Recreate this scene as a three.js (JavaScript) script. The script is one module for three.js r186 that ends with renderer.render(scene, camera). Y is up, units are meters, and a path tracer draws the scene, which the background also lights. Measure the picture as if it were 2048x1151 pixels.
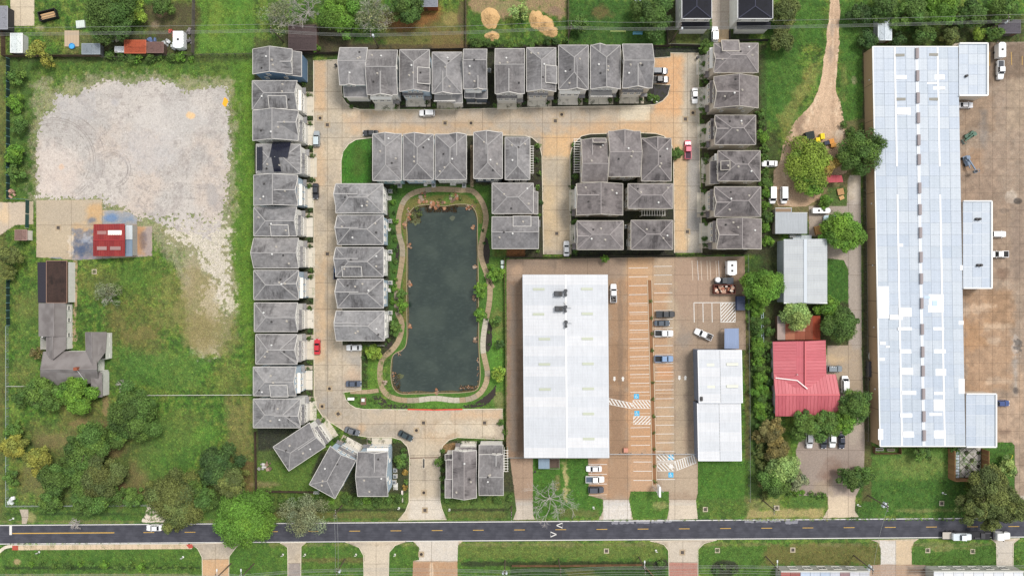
import * as THREE from 'three';
import { mergeGeometries } from 'three/addons/utils/BufferGeometryUtils.js';

// ---------------------------------------------------------------- camera, sky, sun, exposure
const S = 0.15, H = 200;                       // metres per survey unit on the ground; height of the drone
const scene = new THREE.Scene();
const camera = new THREE.PerspectiveCamera(2 * Math.atan(575.5 * S / H) * 180 / Math.PI, 1024 / 575, 1, 1500);
camera.position.set(0, H, 0); camera.up.set(0, 0, -1); camera.lookAt(0, 0, 0);
const renderer = new THREE.WebGLRenderer();
renderer.toneMapping = THREE.LinearToneMapping; renderer.toneMappingExposure = 1.27;
renderer.shadowMap.enabled = true;
{ // an even overcast sky, brightest overhead
  const w = 64, h = 32, d = new Float32Array(w * h * 4);
  for (let j = 0; j < h; j++) for (let i = 0; i < w; i++) {
    const el = ((j + .5) / h - .5) * Math.PI, k = el > 0 ? .66 + .22 * Math.sin(el) : .3;
    const o = (j * w + i) * 4; d[o] = .8 * k; d[o + 1] = .82 * k; d[o + 2] = .85 * k; d[o + 3] = 1;
  }
  const t = new THREE.DataTexture(d, w, h, THREE.RGBAFormat, THREE.FloatType);
  t.mapping = THREE.EquirectangularReflectionMapping; t.magFilter = THREE.LinearFilter; t.needsUpdate = true;
  scene.background = t; scene.environment = t;
}
const sun = new THREE.DirectionalLight(0xfff8f0, 2.4);
sun.position.set(72, 168, -72); sun.castShadow = true; sun.shadow.radius = 30;
sun.shadow.mapSize.set(4096, 4096);
Object.assign(sun.shadow.camera, { left: -200, right: 200, top: 150, bottom: -150, near: 1, far: 500 });
scene.add(sun); scene.add(sun.target);

// ---------------------------------------------------------------- helpers
let seed = 7;
const rnd = () => { seed |= 0; seed = seed + 0x6D2B79F5 | 0; let t = Math.imul(seed ^ seed >>> 15, 1 | seed); t = t + Math.imul(t ^ t >>> 7, 61 | t) ^ t; return ((t ^ t >>> 14) >>> 0) / 4294967296; };
const rr = (a, b) => a + (b - a) * rnd();
const pick = a => a[Math.floor(rnd() * a.length)];
const lerp = (a, b, t) => a + (b - a) * t, clamp = (v, a = 0, b = 1) => v < a ? a : v > b ? b : v;
const sm = (a, b, v) => { const t = clamp((v - a) / (b - a)); return t * t * (3 - 2 * t); };
const NT = new Float32Array(65536); for (let i = 0; i < 65536; i++) NT[i] = rnd();
function vn(x, y) { const xi = Math.floor(x), yi = Math.floor(y); let fx = x - xi, fy = y - yi; fx = fx * fx * (3 - 2 * fx); fy = fy * fy * (3 - 2 * fy);
  const a = (yi & 255) << 8, b = ((yi + 1) & 255) << 8, c = xi & 255, e = (xi + 1) & 255;
  const p = NT[a | c], q = NT[a | e], r = NT[b | c], s = NT[b | e]; return p + (q - p) * fx + (r - p + (p - q - r + s) * fx) * fy; }
const fbm = (x, y) => vn(x, y) * .5 + vn(x * 2.1 + 17, y * 2.1 + 5) * .27 + vn(x * 4.3 + 3, y * 4.3 + 41) * .15 + vn(x * 8.7 + 9, y * 8.7 + 77) * .08;
const gp = (px, py, h = 0) => { const k = S * (H - h) / H; return [(px - 1024) * k, (py - 575.5) * k]; };   // survey point seen at height h -> x, z
const P3 = (px, py, h = 0) => { const [x, z] = gp(px, py, h); return [x, h, z]; };
const pts2 = a => { const o = []; for (let i = 0; i < a.length; i += 2) o.push([a[i], a[i + 1]]); return o; };
const R4 = (x0, y0, x1, y1) => [[x0, y0], [x1, y0], [x1, y1], [x0, y1]];
const toG = ps => ps.map(p => gp(p[0], p[1]));

const lin = c => { c /= 255; return c <= .04045 ? c / 12.92 : Math.pow((c + .055) / 1.055, 2.4); };
const col = c => Array.isArray(c) ? new THREE.Color().setRGB(lin(c[0]), lin(c[1]), lin(c[2])) : new THREE.Color(c);
const matCache = new Map();
function M(c, rough = .85, o = {}) {
  const key = JSON.stringify([c, rough, Object.keys(o).map(k => o[k]?.isTexture ? k + o[k].id : [k, o[k]])]);
  if (!matCache.has(key)) matCache.set(key, new (o.clearcoat || o.transmission ? THREE.MeshPhysicalMaterial : THREE.MeshStandardMaterial)({ color: col(c), roughness: rough, side: THREE.DoubleSide, ...o }));
  return matCache.get(key);
}
const used = new Map();
function numbered(n) { const k = used.get(n) || 0; used.set(n, k + 1); return k ? n + '_' + String(k).padStart(3, '0') : n; }
function mesh(name, geo, m, parent) { const o = new THREE.Mesh(geo, m); o.name = name; o.castShadow = o.receiveShadow = true; parent.add(o); return o; }
const part = (parent, name, geo, m) => mesh(name, geo.isBufferGeometry ? geo : geo.geo(), m, parent);
function thing(name, label, category, p = [0, 0, 0], turn = 0, group) {
  const o = new THREE.Group(); o.name = numbered(name); scene.add(o); o.position.set(...p); o.rotation.y = turn;
  o.userData = { label, category }; if (group) o.userData.group = group; return o;
}
function single(name, label, category, geo, m, group) { const o = part(scene, numbered(name), geo, m); o.userData = { label, category }; if (group) o.userData.group = group; return o; }
function struct(name, geo, m, label) { const o = geo ? part(scene, numbered(name), geo, m) : new THREE.Group(); if (!geo) { o.name = numbered(name); scene.add(o); } o.userData = { kind: 'structure' }; if (label) o.userData.label = label; return o; }

const UVO = [0, 0];
function autoUV(g) {
  const p = g.attributes.position, n = g.attributes.normal, uv = new Float32Array(p.count * 2);
  for (let i = 0; i < p.count; i++) {
    const nx = n.getX(i), ny = n.getY(i), nz = n.getZ(i), x = p.getX(i), y = p.getY(i), z = p.getZ(i), h = Math.hypot(nx, nz);
    if (h < .15) { uv[2 * i] = x; uv[2 * i + 1] = z; } else { const tx = nz / h, tz = -nx / h, bx = ny * tz, by = nz * tx - nx * tz, bz = -ny * tx; uv[2 * i] = x * tx + z * tz + nx * 3.7 + UVO[0]; uv[2 * i + 1] = x * bx + y * by + z * bz + nz * 2.3 + UVO[1]; }
  }
  g.setAttribute('uv', new THREE.BufferAttribute(uv, 2)); return g;
}
function siteUV(g) { const p = g.attributes.position, uv = new Float32Array(p.count * 2); for (let i = 0; i < p.count; i++) { uv[2 * i] = p.getX(i) / (2048 * S) + .5; uv[2 * i + 1] = p.getZ(i) / (1151 * S) + .5; } g.setAttribute('uv', new THREE.BufferAttribute(uv, 2)); return g; }
class MB {
  constructor() { this.p = []; }
  tri(a, b, c) { this.p.push(a[0], a[1], a[2], b[0], b[1], b[2], c[0], c[1], c[2]); return this; }
  quad(a, b, c, d) { return this.tri(a, b, c).tri(a, c, d); }
  poly(q) { for (let i = 1; i + 1 < q.length; i++) this.tri(q[0], q[i], q[i + 1]); return this; }
  hexa(b, t) { const n = b.length; this.poly([...b].reverse()); this.poly(t); for (let i = 0; i < n; i++) { const j = (i + 1) % n; this.quad(b[i], b[j], t[j], t[i]); } return this; }   // b, t anticlockwise seen from above
  box(cx, cy, cz, sx, sy, sz) { const x0 = cx - sx / 2, x1 = cx + sx / 2, y0 = cy - sy / 2, y1 = cy + sy / 2, z0 = cz - sz / 2, z1 = cz + sz / 2;
    const r = y => [[x0, y, z0], [x0, y, z1], [x1, y, z1], [x1, y, z0]]; return this.hexa(r(y0), r(y1)); }
  bar(a, b, w, h) { const dx = b[0] - a[0], dz = b[2] - a[2], l = Math.hypot(dx, dz) || 1, nx = -dz / l * w / 2, nz = dx / l * w / 2;
    const q = y => [[a[0] + nx, a[1] + y, a[2] + nz], [b[0] + nx, b[1] + y, b[2] + nz], [b[0] - nx, b[1] + y, b[2] - nz], [a[0] - nx, a[1] + y, a[2] - nz]]; return this.hexa(q(-h / 2), q(h / 2)); }
  cyl(x, y0, z, r0, y1, r1 = r0, n = 8) { const ring = (y, r) => Array.from({ length: n }, (_, i) => { const a = -i / n * Math.PI * 2; return [x + Math.cos(a) * r, y, z + Math.sin(a) * r]; }); return this.hexa(ring(y0, r0), ring(y1, r1)); }
  tube(path, rad, n = 5) { const ringAt = (i) => { const a = path[Math.max(0, i - 1)], b = path[Math.min(path.length - 1, i + 1)], d = new THREE.Vector3(b[0] - a[0], b[1] - a[1], b[2] - a[2]).normalize();
      const u = Math.abs(d.y) < .9 ? new THREE.Vector3(0, 1, 0) : new THREE.Vector3(1, 0, 0), s = new THREE.Vector3().crossVectors(d, u).normalize(), t = new THREE.Vector3().crossVectors(d, s), r = Array.isArray(rad) ? rad[i] : rad;
      return Array.from({ length: n }, (_, k) => { const q = k / n * Math.PI * 2, c = Math.cos(q) * r, e = Math.sin(q) * r; return [path[i][0] + s.x * c + t.x * e, path[i][1] + s.y * c + t.y * e, path[i][2] + s.z * c + t.z * e]; }); };
    let A = ringAt(0); for (let i = 1; i < path.length; i++) { const B = ringAt(i); for (let k = 0; k < n; k++) { const j = (k + 1) % n; this.quad(A[k], A[j], B[j], B[k]); } A = B; } return this; }
  flat(ps, y) { const v = ps.map(p => new THREE.Vector2(p[0], p[1])); for (const f of THREE.ShapeUtils.triangulateShape(v, [])) { const t = f.map(i => [ps[i][0], y, ps[i][1]]); const up = (t[1][2] - t[0][2]) * (t[2][0] - t[0][0]) - (t[1][0] - t[0][0]) * (t[2][2] - t[0][2]) > 0; up ? this.tri(t[0], t[1], t[2]) : this.tri(t[0], t[2], t[1]); } return this; }
  slab(ps, y0, y1) { this.flat(ps, y1); for (let i = 0; i < ps.length; i++) { const a = ps[i], b = ps[(i + 1) % ps.length]; this.quad([a[0], y0, a[1]], [b[0], y0, b[1]], [b[0], y1, b[1]], [a[0], y1, a[1]]); } return this; }
  ribbon(ps, w, y0, y1, closed) { const n = ps.length, off = ps.map((p, i) => { const a = closed ? ps[(i + n - 1) % n] : ps[Math.max(0, i - 1)], b = closed ? ps[(i + 1) % n] : ps[Math.min(n - 1, i + 1)], dx = b[0] - a[0], dz = b[1] - a[1], l = Math.hypot(dx, dz) || 1; return [-dz / l * w / 2, dx / l * w / 2]; });
    for (let i = 0; i < (closed ? n : n - 1); i++) { const j = (i + 1) % n, a = ps[i], b = ps[j], o = off[i], q = off[j]; this.hexa([[a[0] + o[0], y0, a[1] + o[1]], [b[0] + q[0], y0, b[1] + q[1]], [b[0] - q[0], y0, b[1] - q[1]], [a[0] - o[0], y0, a[1] - o[1]]], [[a[0] + o[0], y1, a[1] + o[1]], [b[0] + q[0], y1, b[1] + q[1]], [b[0] - q[0], y1, b[1] - q[1]], [a[0] - o[0], y1, a[1] - o[1]]]); } return this; }
  geo() { const g = new THREE.BufferGeometry(); g.setAttribute('position', new THREE.Float32BufferAttribute(this.p, 3)); g.computeVertexNormals(); return autoUV(g); }
}
function smooth(ps, n = 6, closed = false) { const c = new THREE.CatmullRomCurve3(ps.map(p => new THREE.Vector3(p[0], 0, p[1])), closed, 'centripetal'); return c.getPoints(ps.length * n).map(v => [v.x, v.z]); }
function clipRect(ps, x0, y0, x1, y1) {
  const cut = (q, ins, ix) => { const o = []; for (let i = 0; i < q.length; i++) { const a = q[i], b = q[(i + 1) % q.length], A = ins(a), B = ins(b); if (A) o.push(a); if (A !== B) o.push(ix(a, b)); } return o; };
  const ax = v => (a, b) => { const t = (v - a[0]) / (b[0] - a[0]); return [v, a[1] + (b[1] - a[1]) * t]; }, ay = v => (a, b) => { const t = (v - a[1]) / (b[1] - a[1]); return [a[0] + (b[0] - a[0]) * t, v]; };
  let q = cut(ps, p => p[0] >= x0, ax(x0)); if (q.length) q = cut(q, p => p[0] <= x1, ax(x1)); if (q.length) q = cut(q, p => p[1] >= y0, ay(y0)); if (q.length) q = cut(q, p => p[1] <= y1, ay(y1)); return q;
}
const area = ps => { let a = 0; for (let i = 0; i < ps.length; i++) { const p = ps[i], q = ps[(i + 1) % ps.length]; a += p[0] * q[1] - q[0] * p[1]; } return a / 2; };
function inside(ps, x, y) { let c = false; for (let i = 0, j = ps.length - 1; i < ps.length; j = i++) { const a = ps[i], b = ps[j]; if ((a[1] > y) !== (b[1] > y) && x < (b[0] - a[0]) * (y - a[1]) / (b[1] - a[1]) + a[0]) c = !c; } return c; }
function sdf(ps, x, y) { let m = 1e9, c = false; for (let i = 0, j = ps.length - 1; i < ps.length; j = i++) { const ax = ps[j][0], ay = ps[j][1], bx = ps[i][0], by = ps[i][1], ex = bx - ax, ey = by - ay; let t = ((x - ax) * ex + (y - ay) * ey) / (ex * ex + ey * ey); t = t < 0 ? 0 : t > 1 ? 1 : t; const dx = x - ax - t * ex, dy = y - ay - t * ey, d = dx * dx + dy * dy; if (d < m) m = d; if ((by > y) !== (ay > y) && x < (ax - bx) * (y - by) / (ay - by) + bx) c = !c; } m = Math.sqrt(m); return c ? m : -m; }
// a sheet with a ragged natural edge (marching squares over a noisy outline), outline in survey units
function ragged(ps, y, jag, cell, nscale, extra, fine = .7) {
  let x0 = 1e9, y0 = 1e9, x1 = -1e9, y1 = -1e9; for (const p of ps) { x0 = Math.min(x0, p[0]); y0 = Math.min(y0, p[1]); x1 = Math.max(x1, p[0]); y1 = Math.max(y1, p[1]); }
  x0 -= jag; y0 -= jag; x1 += jag; y1 += jag; const nx = Math.ceil((x1 - x0) / cell), ny = Math.ceil((y1 - y0) / cell), f = new Float32Array((nx + 1) * (ny + 1));
  for (let j = 0; j <= ny; j++) for (let i = 0; i <= nx; i++) { const x = x0 + i * cell, q = y0 + j * cell; let v = sdf(ps, x, q) + (fbm(x / nscale, q / nscale) - .5) * 2 * jag + (vn(x / 3.1 + 50, q / 3.1) - .5) * jag * fine; if (extra) v = extra(x, q, v); f[j * (nx + 1) + i] = (i === 0 || j === 0 || i === nx || j === ny) ? Math.min(v, -.01) : v; }
  const mb = new MB();
  for (let j = 0; j < ny; j++) for (let i = 0; i < nx; i++) {
    const c = [[i, j], [i + 1, j], [i + 1, j + 1], [i, j + 1]], v = c.map(k => f[k[1] * (nx + 1) + k[0]]); if (v.every(t => t <= 0)) continue;
    const o = []; for (let k = 0; k < 4; k++) { const l = (k + 1) % 4, a = v[k], b = v[l]; if (a > 0) o.push(c[k]); if (a > 0 !== b > 0) { const t = a / (a - b); o.push([c[k][0] + (c[l][0] - c[k][0]) * t, c[k][1] + (c[l][1] - c[k][1]) * t]); } }
    const w = o.map(k => { const [gx, gz] = gp(x0 + k[0] * cell, y0 + k[1] * cell); return [gx, y, gz]; }); w.reverse(); mb.poly(w);
  }
  return siteUV(mb.geo());
}
// ---------------------------------------------------------------- computed textures
function tex(w, h, fn, srgb = true, rep) { const d = new Uint8Array(w * h * 4); for (let j = 0; j < h; j++) for (let i = 0; i < w; i++) { const c = fn(i, j), o = (j * w + i) * 4; d[o] = clamp(c[0], 0, 255); d[o + 1] = clamp(c[1], 0, 255); d[o + 2] = clamp(c[2], 0, 255); d[o + 3] = 255; }
  const t = new THREE.DataTexture(d, w, h); t.wrapS = t.wrapT = THREE.RepeatWrapping; t.magFilter = THREE.LinearFilter; t.minFilter = THREE.LinearMipmapLinearFilter; t.generateMipmaps = true; if (srgb) t.colorSpace = THREE.SRGBColorSpace; if (rep) t.repeat.set(rep, rep); t.needsUpdate = true; return t; }
// periodic fbm for tiles of n pixels
const pv = (x, y, p) => { const xi = Math.floor(x), yi = Math.floor(y), w = (a) => ((a % p) + p) % p; let fx = x - xi, fy = y - yi; fx = fx * fx * (3 - 2 * fx); fy = fy * fy * (3 - 2 * fy); const g = (a, b) => NT[(w(b) * 37 + p * 11 & 255) << 8 | (w(a) * 53 + 7 & 255)]; return lerp(lerp(g(xi, yi), g(xi + 1, yi), fx), lerp(g(xi, yi + 1), g(xi + 1, yi + 1), fx), fy); };
const pf = (u, v, p) => pv(u * p, v * p, p) * .5 + pv(u * p * 2, v * p * 2, p * 2) * .3 + pv(u * p * 4, v * p * 4, p * 4) * .2;
const pvr = (x, y, px, py) => { const xi = Math.floor(x), yi = Math.floor(y), wx = a => ((a % px) + px) % px, wy = a => ((a % py) + py) % py; let fx = x - xi, fy = y - yi; fx = fx * fx * (3 - 2 * fx); fy = fy * fy * (3 - 2 * fy); const g = (a, b) => NT[(wy(b) * 61 + 19 & 255) << 8 | (wx(a) * 29 + 5 & 255)]; return lerp(lerp(g(xi, yi), g(xi + 1, yi), fx), lerp(g(xi, yi + 1), g(xi + 1, yi + 1), fx), fy); };
// ---------------------------------------------------------------- the lie of the land: soil, turf and concrete colours mapped over the whole site
const MW = 2048, MH = 1151;
function siteMap(base, layers, ease = false) {
  const d = new Float32Array(MW * MH * 3);
  for (let y = 0; y < MH; y++) for (let x = 0; x < MW; x++) { const c = base(x, y), o = (y * MW + x) * 3; d[o] = c[0]; d[o + 1] = c[1]; d[o + 2] = c[2]; }
  layers.forEach((L, li) => {
    let [ps, c, soft = 4, jag = 8, amt = 1, ns = 18, gr = .3] = L; if (ease && soft > 2) { soft *= 1.7; jag *= 1.35; amt *= .94; gr *= .35; } const mg = soft + jag;
    let x0 = 1e9, y0 = 1e9, x1 = -1e9, y1 = -1e9; for (const p of ps) { x0 = Math.min(x0, p[0]); y0 = Math.min(y0, p[1]); x1 = Math.max(x1, p[0]); y1 = Math.max(y1, p[1]); }
    x0 = Math.max(0, Math.floor(x0 - mg)); y0 = Math.max(0, Math.floor(y0 - mg)); x1 = Math.min(MW - 1, Math.ceil(x1 + mg)); y1 = Math.min(MH - 1, Math.ceil(y1 + mg));
    const oy = li * 31.7;
    for (let y = y0; y <= y1; y++) for (let x = x0; x <= x1; x++) {
      let s = sdf(ps, x, y); if (s < -mg) continue; if (jag) s += (fbm(x / ns + oy, y / ns) - .5) * 2.6 * jag;
      let t = sm(-soft, soft, s) * amt; if (t <= 0) continue; if (gr) t *= clamp(1 - gr + gr * 2 * fbm(x / 5 + oy, y / 5)) * (.72 + .28 * vn(x / 1.8 + oy, y / 1.8));
      if (t > 1) t = 1; if (ease) t *= .86; const o = (y * MW + x) * 3; d[o] += (c[0] - d[o]) * t; d[o + 1] += (c[1] - d[o + 1]) * t; d[o + 2] += (c[2] - d[o + 2]) * t;
    }
  });
  return d;
}
function siteTex(d, grain) { const t = tex(MW, MH, (i, j) => { const o = (j * MW + i) * 3, g = 1 + (NT[(i * 7 + j * 131 + (i * j & 1023)) & 65535] - .5) * grain; return [d[o] * g, d[o + 1] * g, d[o + 2] * g]; }); t.wrapS = t.wrapT = THREE.MirroredRepeatWrapping; return t; }
const EL = (cx, cy, rx, ry, n = 14) => Array.from({ length: n }, (_, i) => [cx + Math.cos(i / n * 6.2832) * rx, cy + Math.sin(i / n * 6.2832) * ry]);

const mix3 = (a, b, t) => [a[0] + (b[0] - a[0]) * t, a[1] + (b[1] - a[1]) * t, a[2] + (b[2] - a[2]) * t];
const LUSH = [68, 108, 36], SOIL = [112, 92, 66], DRY = [132, 122, 76], DARK = [40, 37, 34], TAN = [176, 150, 116], BR = [122, 98, 70];
const grassBase = (x, y) => {
  const a = fbm(x / 110, y / 110), b = fbm(x / 34 + 40, y / 34), c = fbm(x / 9 + 11, y / 9 + 60), e = vn(x / 1.7, y / 1.7);
  let k = mix3([70, 104, 36], [96, 122, 46], sm(.3, .7, a)); k = mix3(k, [70, 116, 36], sm(.42, .7, b) * .7); k = mix3(k, [126, 130, 62], sm(.46, .68, c) * .5 * (1.3 - a)); k = mix3(k, [46, 70, 28], sm(.48, .7, 1 - c) * .5); k = mix3(k, [124, 116, 70], sm(.6, .75, fbm(x / 5 + 80, y / 5 + 9)) * .22);
  const g = .78 + e * .44; return [k[0] * g, k[1] * g, k[2] * g];
};
const groundData = siteMap(grassBase, [
  [R4(392, -9, 506, 106), [86, 128, 44], 4, 3, .75, 20, .4], [EL(430, 40, 16, 50), [118, 132, 52], 20, 10, .6],
  [R4(-9, 0, 10, 1040), [104, 92, 58], 4, 6, .6], [R4(15, 110, 505, 165), [76, 104, 42], 8, 6, .5],
  [R4(286, 5, 392, 80), [84, 70, 54], 12, 14, .85], [EL(322, 24, 14, 10), [150, 120, 98], 4, 5, .9], [EL(310, 48, 8, 7), [150, 130, 112], 4, 5, .7], [R4(205, 70, 390, 108), [66, 58, 46], 8, 10, .8],
  [R4(130, 62, 200, 108), [120, 100, 78], 8, 8, .5], [EL(105, 65, 30, 12), [120, 108, 62], 10, 8, .6], [EL(78, 55, 10, 6), [170, 150, 130], 4, 3, .7],
  [R4(10, 108, 505, 122), [52, 56, 34], 6, 4, .6],  // dark band below the fence: its cast shadow painted into the turf
  // left lot
  [R4(462, 118, 506, 640), [86, 124, 40], 10, 8, .7], [R4(488, 120, 506, 860), [96, 132, 40], 8, 6, .55], [R4(15, 120, 66, 400), [66, 94, 42], 8, 10, .6],
  [pts2([70, 150, 120, 170, 150, 155, 200, 148, 330, 150, 470, 160, 474, 420, 460, 480, 468, 560, 476, 640, 440, 712, 390, 712, 360, 560, 300, 470, 60, 420, 60, 250]), [160, 150, 132], 10, 16, .8, 9, .8],
  [pts2([310, 455, 452, 440, 462, 520, 468, 570, 440, 600, 402, 590, 372, 510, 330, 490]), [150, 142, 112], 9, 20, .6, 7, .9], [pts2([330, 452, 452, 436, 456, 520, 462, 560, 446, 584, 424, 566, 396, 500, 350, 476]), [204, 195, 184], 3, 26, 1, 6, .5], [EL(424, 606, 22, 40), [208, 198, 186], 2.5, 26, 1, 5, .5], [EL(460, 600, 9, 24), [202, 192, 176], 2.5, 16, .95, 4, .5], [EL(410, 694, 20, 18), [206, 197, 182], 2.5, 22, 1, 5, .5], [EL(380, 560, 14, 40), [168, 152, 132], 10, 14, .7, 6, .8], [EL(400, 660, 40, 40), [138, 126, 86], 14, 18, .6, 6, .8], [EL(395, 620, 45, 80), [140, 126, 84], 14, 20, .6], [EL(270, 640, 50, 50), [112, 96, 58], 14, 20, .5, 10], [EL(430, 670, 55, 40), [130, 120, 78], 12, 18, .6], [EL(280, 560, 60, 35), [78, 106, 42], 14, 16, .6],
  [EL(190, 560, 40, 30), [112, 108, 62], 12, 20, .5, 9], [EL(290, 680, 40, 30), [128, 108, 70], 12, 22, .5, 8], [EL(230, 650, 24, 40), [118, 104, 64], 12, 20, .45, 8], [EL(340, 600, 30, 60), [134, 122, 78], 14, 22, .5, 8], [EL(460, 760, 30, 40), [112, 112, 62], 12, 18, .5, 8], [EL(360, 850, 60, 40), [112, 118, 62], 14, 20, .4, 8], [EL(50, 740, 24, 30), [116, 112, 66], 10, 14, .5, 8],
  [EL(330, 740, 80, 40), [78, 116, 50], 20, 18, .6], [EL(250, 730, 40, 40), [76, 112, 48], 16, 14, .5], [EL(60, 610, 30, 25), [132, 116, 72], 12, 10, .6], [EL(60, 660, 34, 80), [84, 112, 48], 12, 10, .5],
  [R4(120, 800, 220, 850), [128, 116, 70], 14, 14, .6], [EL(210, 800, 8, 30), [160, 130, 98], 4, 5, .8], [EL(110, 880, 46, 20), [150, 122, 88], 12, 12, .7], [EL(190, 848, 60, 10), [142, 112, 80], 10, 10, .7], [EL(230, 900, 20, 18), [140, 106, 74], 8, 10, .75], [EL(275, 960, 26, 40), [140, 116, 80], 12, 14, .7], [EL(60, 955, 30, 30), [122, 106, 70], 14, 12, .6],
  [R4(40, 850, 300, 1005), [106, 98, 66], 20, 30, .45], [EL(410, 870, 22, 24), [92, 140, 50], 16, 12, .6], [EL(330, 900, 60, 70), [76, 112, 46], 16, 16, .6], [R4(452, 800, 506, 930), [142, 122, 82], 12, 12, .65], [R4(485, 920, 512, 1000), [128, 88, 64], 6, 8, .7], [EL(240, 990, 12, 30), [138, 104, 78], 6, 8, .8], [R4(320, 960, 480, 1010), [74, 74, 48], 12, 14, .5],
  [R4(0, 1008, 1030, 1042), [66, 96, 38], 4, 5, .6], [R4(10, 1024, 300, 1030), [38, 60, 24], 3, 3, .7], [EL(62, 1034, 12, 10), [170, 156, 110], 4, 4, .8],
  // house plots: mulch, bare soil, gap shadows painted into the ground colour
  [R4(508, 95, 626, 870), [58, 56, 46], 2, 2, 1], [R4(678, 88, 1312, 216), [50, 46, 42], 2, 2, 1], [R4(1300, 168, 1342, 208), [52, 50, 50], 2, 1, 1], [R4(1306, 94, 1398, 116), [46, 46, 48], 1, 1, 1],
  [R4(735, 262, 1084, 372), [52, 48, 42], 2, 2, 1], [R4(976, 360, 1086, 516), [56, 50, 44], 2, 2, 1], [R4(1142, 266, 1352, 520), [42, 40, 38], 2, 2, 1], [R4(1402, 88, 1532, 508), [62, 54, 44], 3, 3, 1], [R4(985, 496, 1050, 512), [150, 96, 58], 2, 3, .9],
  [R4(683, 276, 742, 368), [60, 112, 34], 2, 1, 1, 12, .25], [EL(716, 320, 14, 30), [78, 96, 40], 8, 8, .6], [R4(674, 366, 780, 690), [50, 48, 40], 2, 2, 1],
  [R4(780, 368, 1012, 818), [70, 108, 40], 3, 2, .9], [R4(776, 380, 800, 640), [60, 96, 38], 3, 4, .9], [R4(725, 690, 760, 780), [92, 128, 44], 4, 4, .8], [R4(722, 700, 734, 776), [50, 58, 30], 2, 2, .9], [R4(980, 520, 1010, 800), [92, 122, 52], 4, 8, .8], [EL(995, 660, 10, 40), [136, 128, 80], 8, 8, .6], [EL(990, 720, 14, 60), [84, 140, 44], 8, 8, .6], [EL(998, 800, 10, 18), [140, 128, 92], 6, 6, .7],
  [pts2([800, 420, 812, 400, 840, 391, 930, 389, 955, 398, 966, 420, 964, 450, 950, 440, 940, 408, 850, 408, 818, 440, 812, 640, 805, 640, 808, 500]), [122, 104, 62], 3, 5, .8], [pts2([815, 800, 940, 800, 930, 815, 830, 815]), [88, 132, 46], 3, 2, .8], [R4(690, 785, 760, 815), [76, 112, 44], 2, 2, .9],
  [EL(900, 397, 14, 6), [80, 118, 44], 3, 3, .8], [pts2([780, 640, 796, 690, 760, 715, 752, 700, 775, 680]), [54, 50, 40], 2, 3, .9],
  [R4(508, 850, 640, 985), [84, 112, 46], 3, 3, .9], [R4(508, 856, 560, 920), [78, 92, 50], 4, 4, .8], [EL(530, 968, 30, 6), [150, 132, 100], 4, 4, .8], [R4(514, 850, 640, 900), [42, 42, 40], 4, 3, .9], [pts2([640, 905, 700, 870, 780, 880, 815, 890, 816, 985, 700, 992, 620, 950]), [50, 50, 42], 3, 3, .9], [R4(780, 880, 816, 985), [62, 66, 40], 3, 4, .8], [R4(880, 880, 1030, 985), [54, 50, 42], 3, 3, .9], [R4(885, 885, 912, 905), [160, 122, 84], 3, 4, .9],  // near-black plot beside the angled house: shadow painted into the ground
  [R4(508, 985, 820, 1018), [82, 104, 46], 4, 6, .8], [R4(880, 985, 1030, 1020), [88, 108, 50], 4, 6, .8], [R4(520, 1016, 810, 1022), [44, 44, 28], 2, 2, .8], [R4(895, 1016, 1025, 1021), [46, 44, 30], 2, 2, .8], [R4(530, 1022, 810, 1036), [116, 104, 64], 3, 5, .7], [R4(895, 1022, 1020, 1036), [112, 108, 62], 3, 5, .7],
  // north of the houses
  [R4(508, 75, 660, 112), [70, 74, 44], 5, 8, .8], [R4(570, 44, 700, 105), [62, 54, 42], 10, 12, .8], [R4(650, 80, 760, 110), [84, 72, 56], 6, 10, .7], [R4(760, 24, 925, 105), [106, 92, 56], 12, 16, .75, 10], [pts2([760, 45, 880, 15, 880, 40, 800, 62]), [150, 88, 52], 10, 10, .7], [EL(905, 40, 18, 16), [158, 138, 88], 8, 10, .7], [R4(918, 0, 932, 100), [92, 74, 58], 4, 5, .8], [R4(860, 60, 930, 104), [122, 96, 62], 8, 12, .6],
  [R4(936, 20, 1010, 100), [58, 88, 34], 8, 10, .6], [pts2([935, -5, 1136, -5, 1134, 34, 1110, 36, 1080, 20, 1040, 24, 1000, 40, 950, 26]), [156, 126, 102], 6, 10, .95, 10], [EL(1020, 10, 26, 10), [120, 130, 80], 6, 8, .5], [EL(1110, 24, 18, 8), [128, 104, 92], 5, 5, .7], [EL(965, 75, 40, 14), [70, 104, 40], 8, 8, .6],
  [R4(1138, 0, 1332, 90), [54, 90, 34], 6, 6, .8], [EL(1205, 24, 20, 12), [112, 82, 56], 6, 8, .7], [R4(1336, 60, 1400, 90), [104, 100, 58], 6, 8, .7], [R4(1330, 0, 1350, 92), [66, 60, 50], 3, 4, .8], [R4(1400, 60, 1500, 90), [40, 44, 34], 4, 4, .8],
  // east
  [R4(1535, 0, 1645, 90), [64, 104, 36], 8, 6, .8], [R4(1520, 90, 1600, 240), [64, 104, 38], 8, 8, .8], [R4(1680, 0, 1740, 240), [64, 104, 36], 6, 8, .8], [pts2([1640, 120, 1632, 160, 1600, 220, 1570, 290, 1560, 230, 1590, 180, 1620, 130]), [142, 134, 78], 8, 12, .7], [EL(1688, 160, 8, 40), [136, 130, 78], 6, 8, .6], [EL(1708, 160, 5, 8), [160, 150, 124], 3, 3, .8],
  [R4(1725, 100, 1740, 900), [66, 56, 48], 3, 4, .85], [R4(1720, 60, 1905, 92), [60, 70, 36], 6, 8, .7], [R4(1885, 30, 2050, 90), [70, 66, 44], 8, 10, .7], [R4(1690, 240, 1725, 300), [110, 96, 72], 5, 8, .8],
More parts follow.
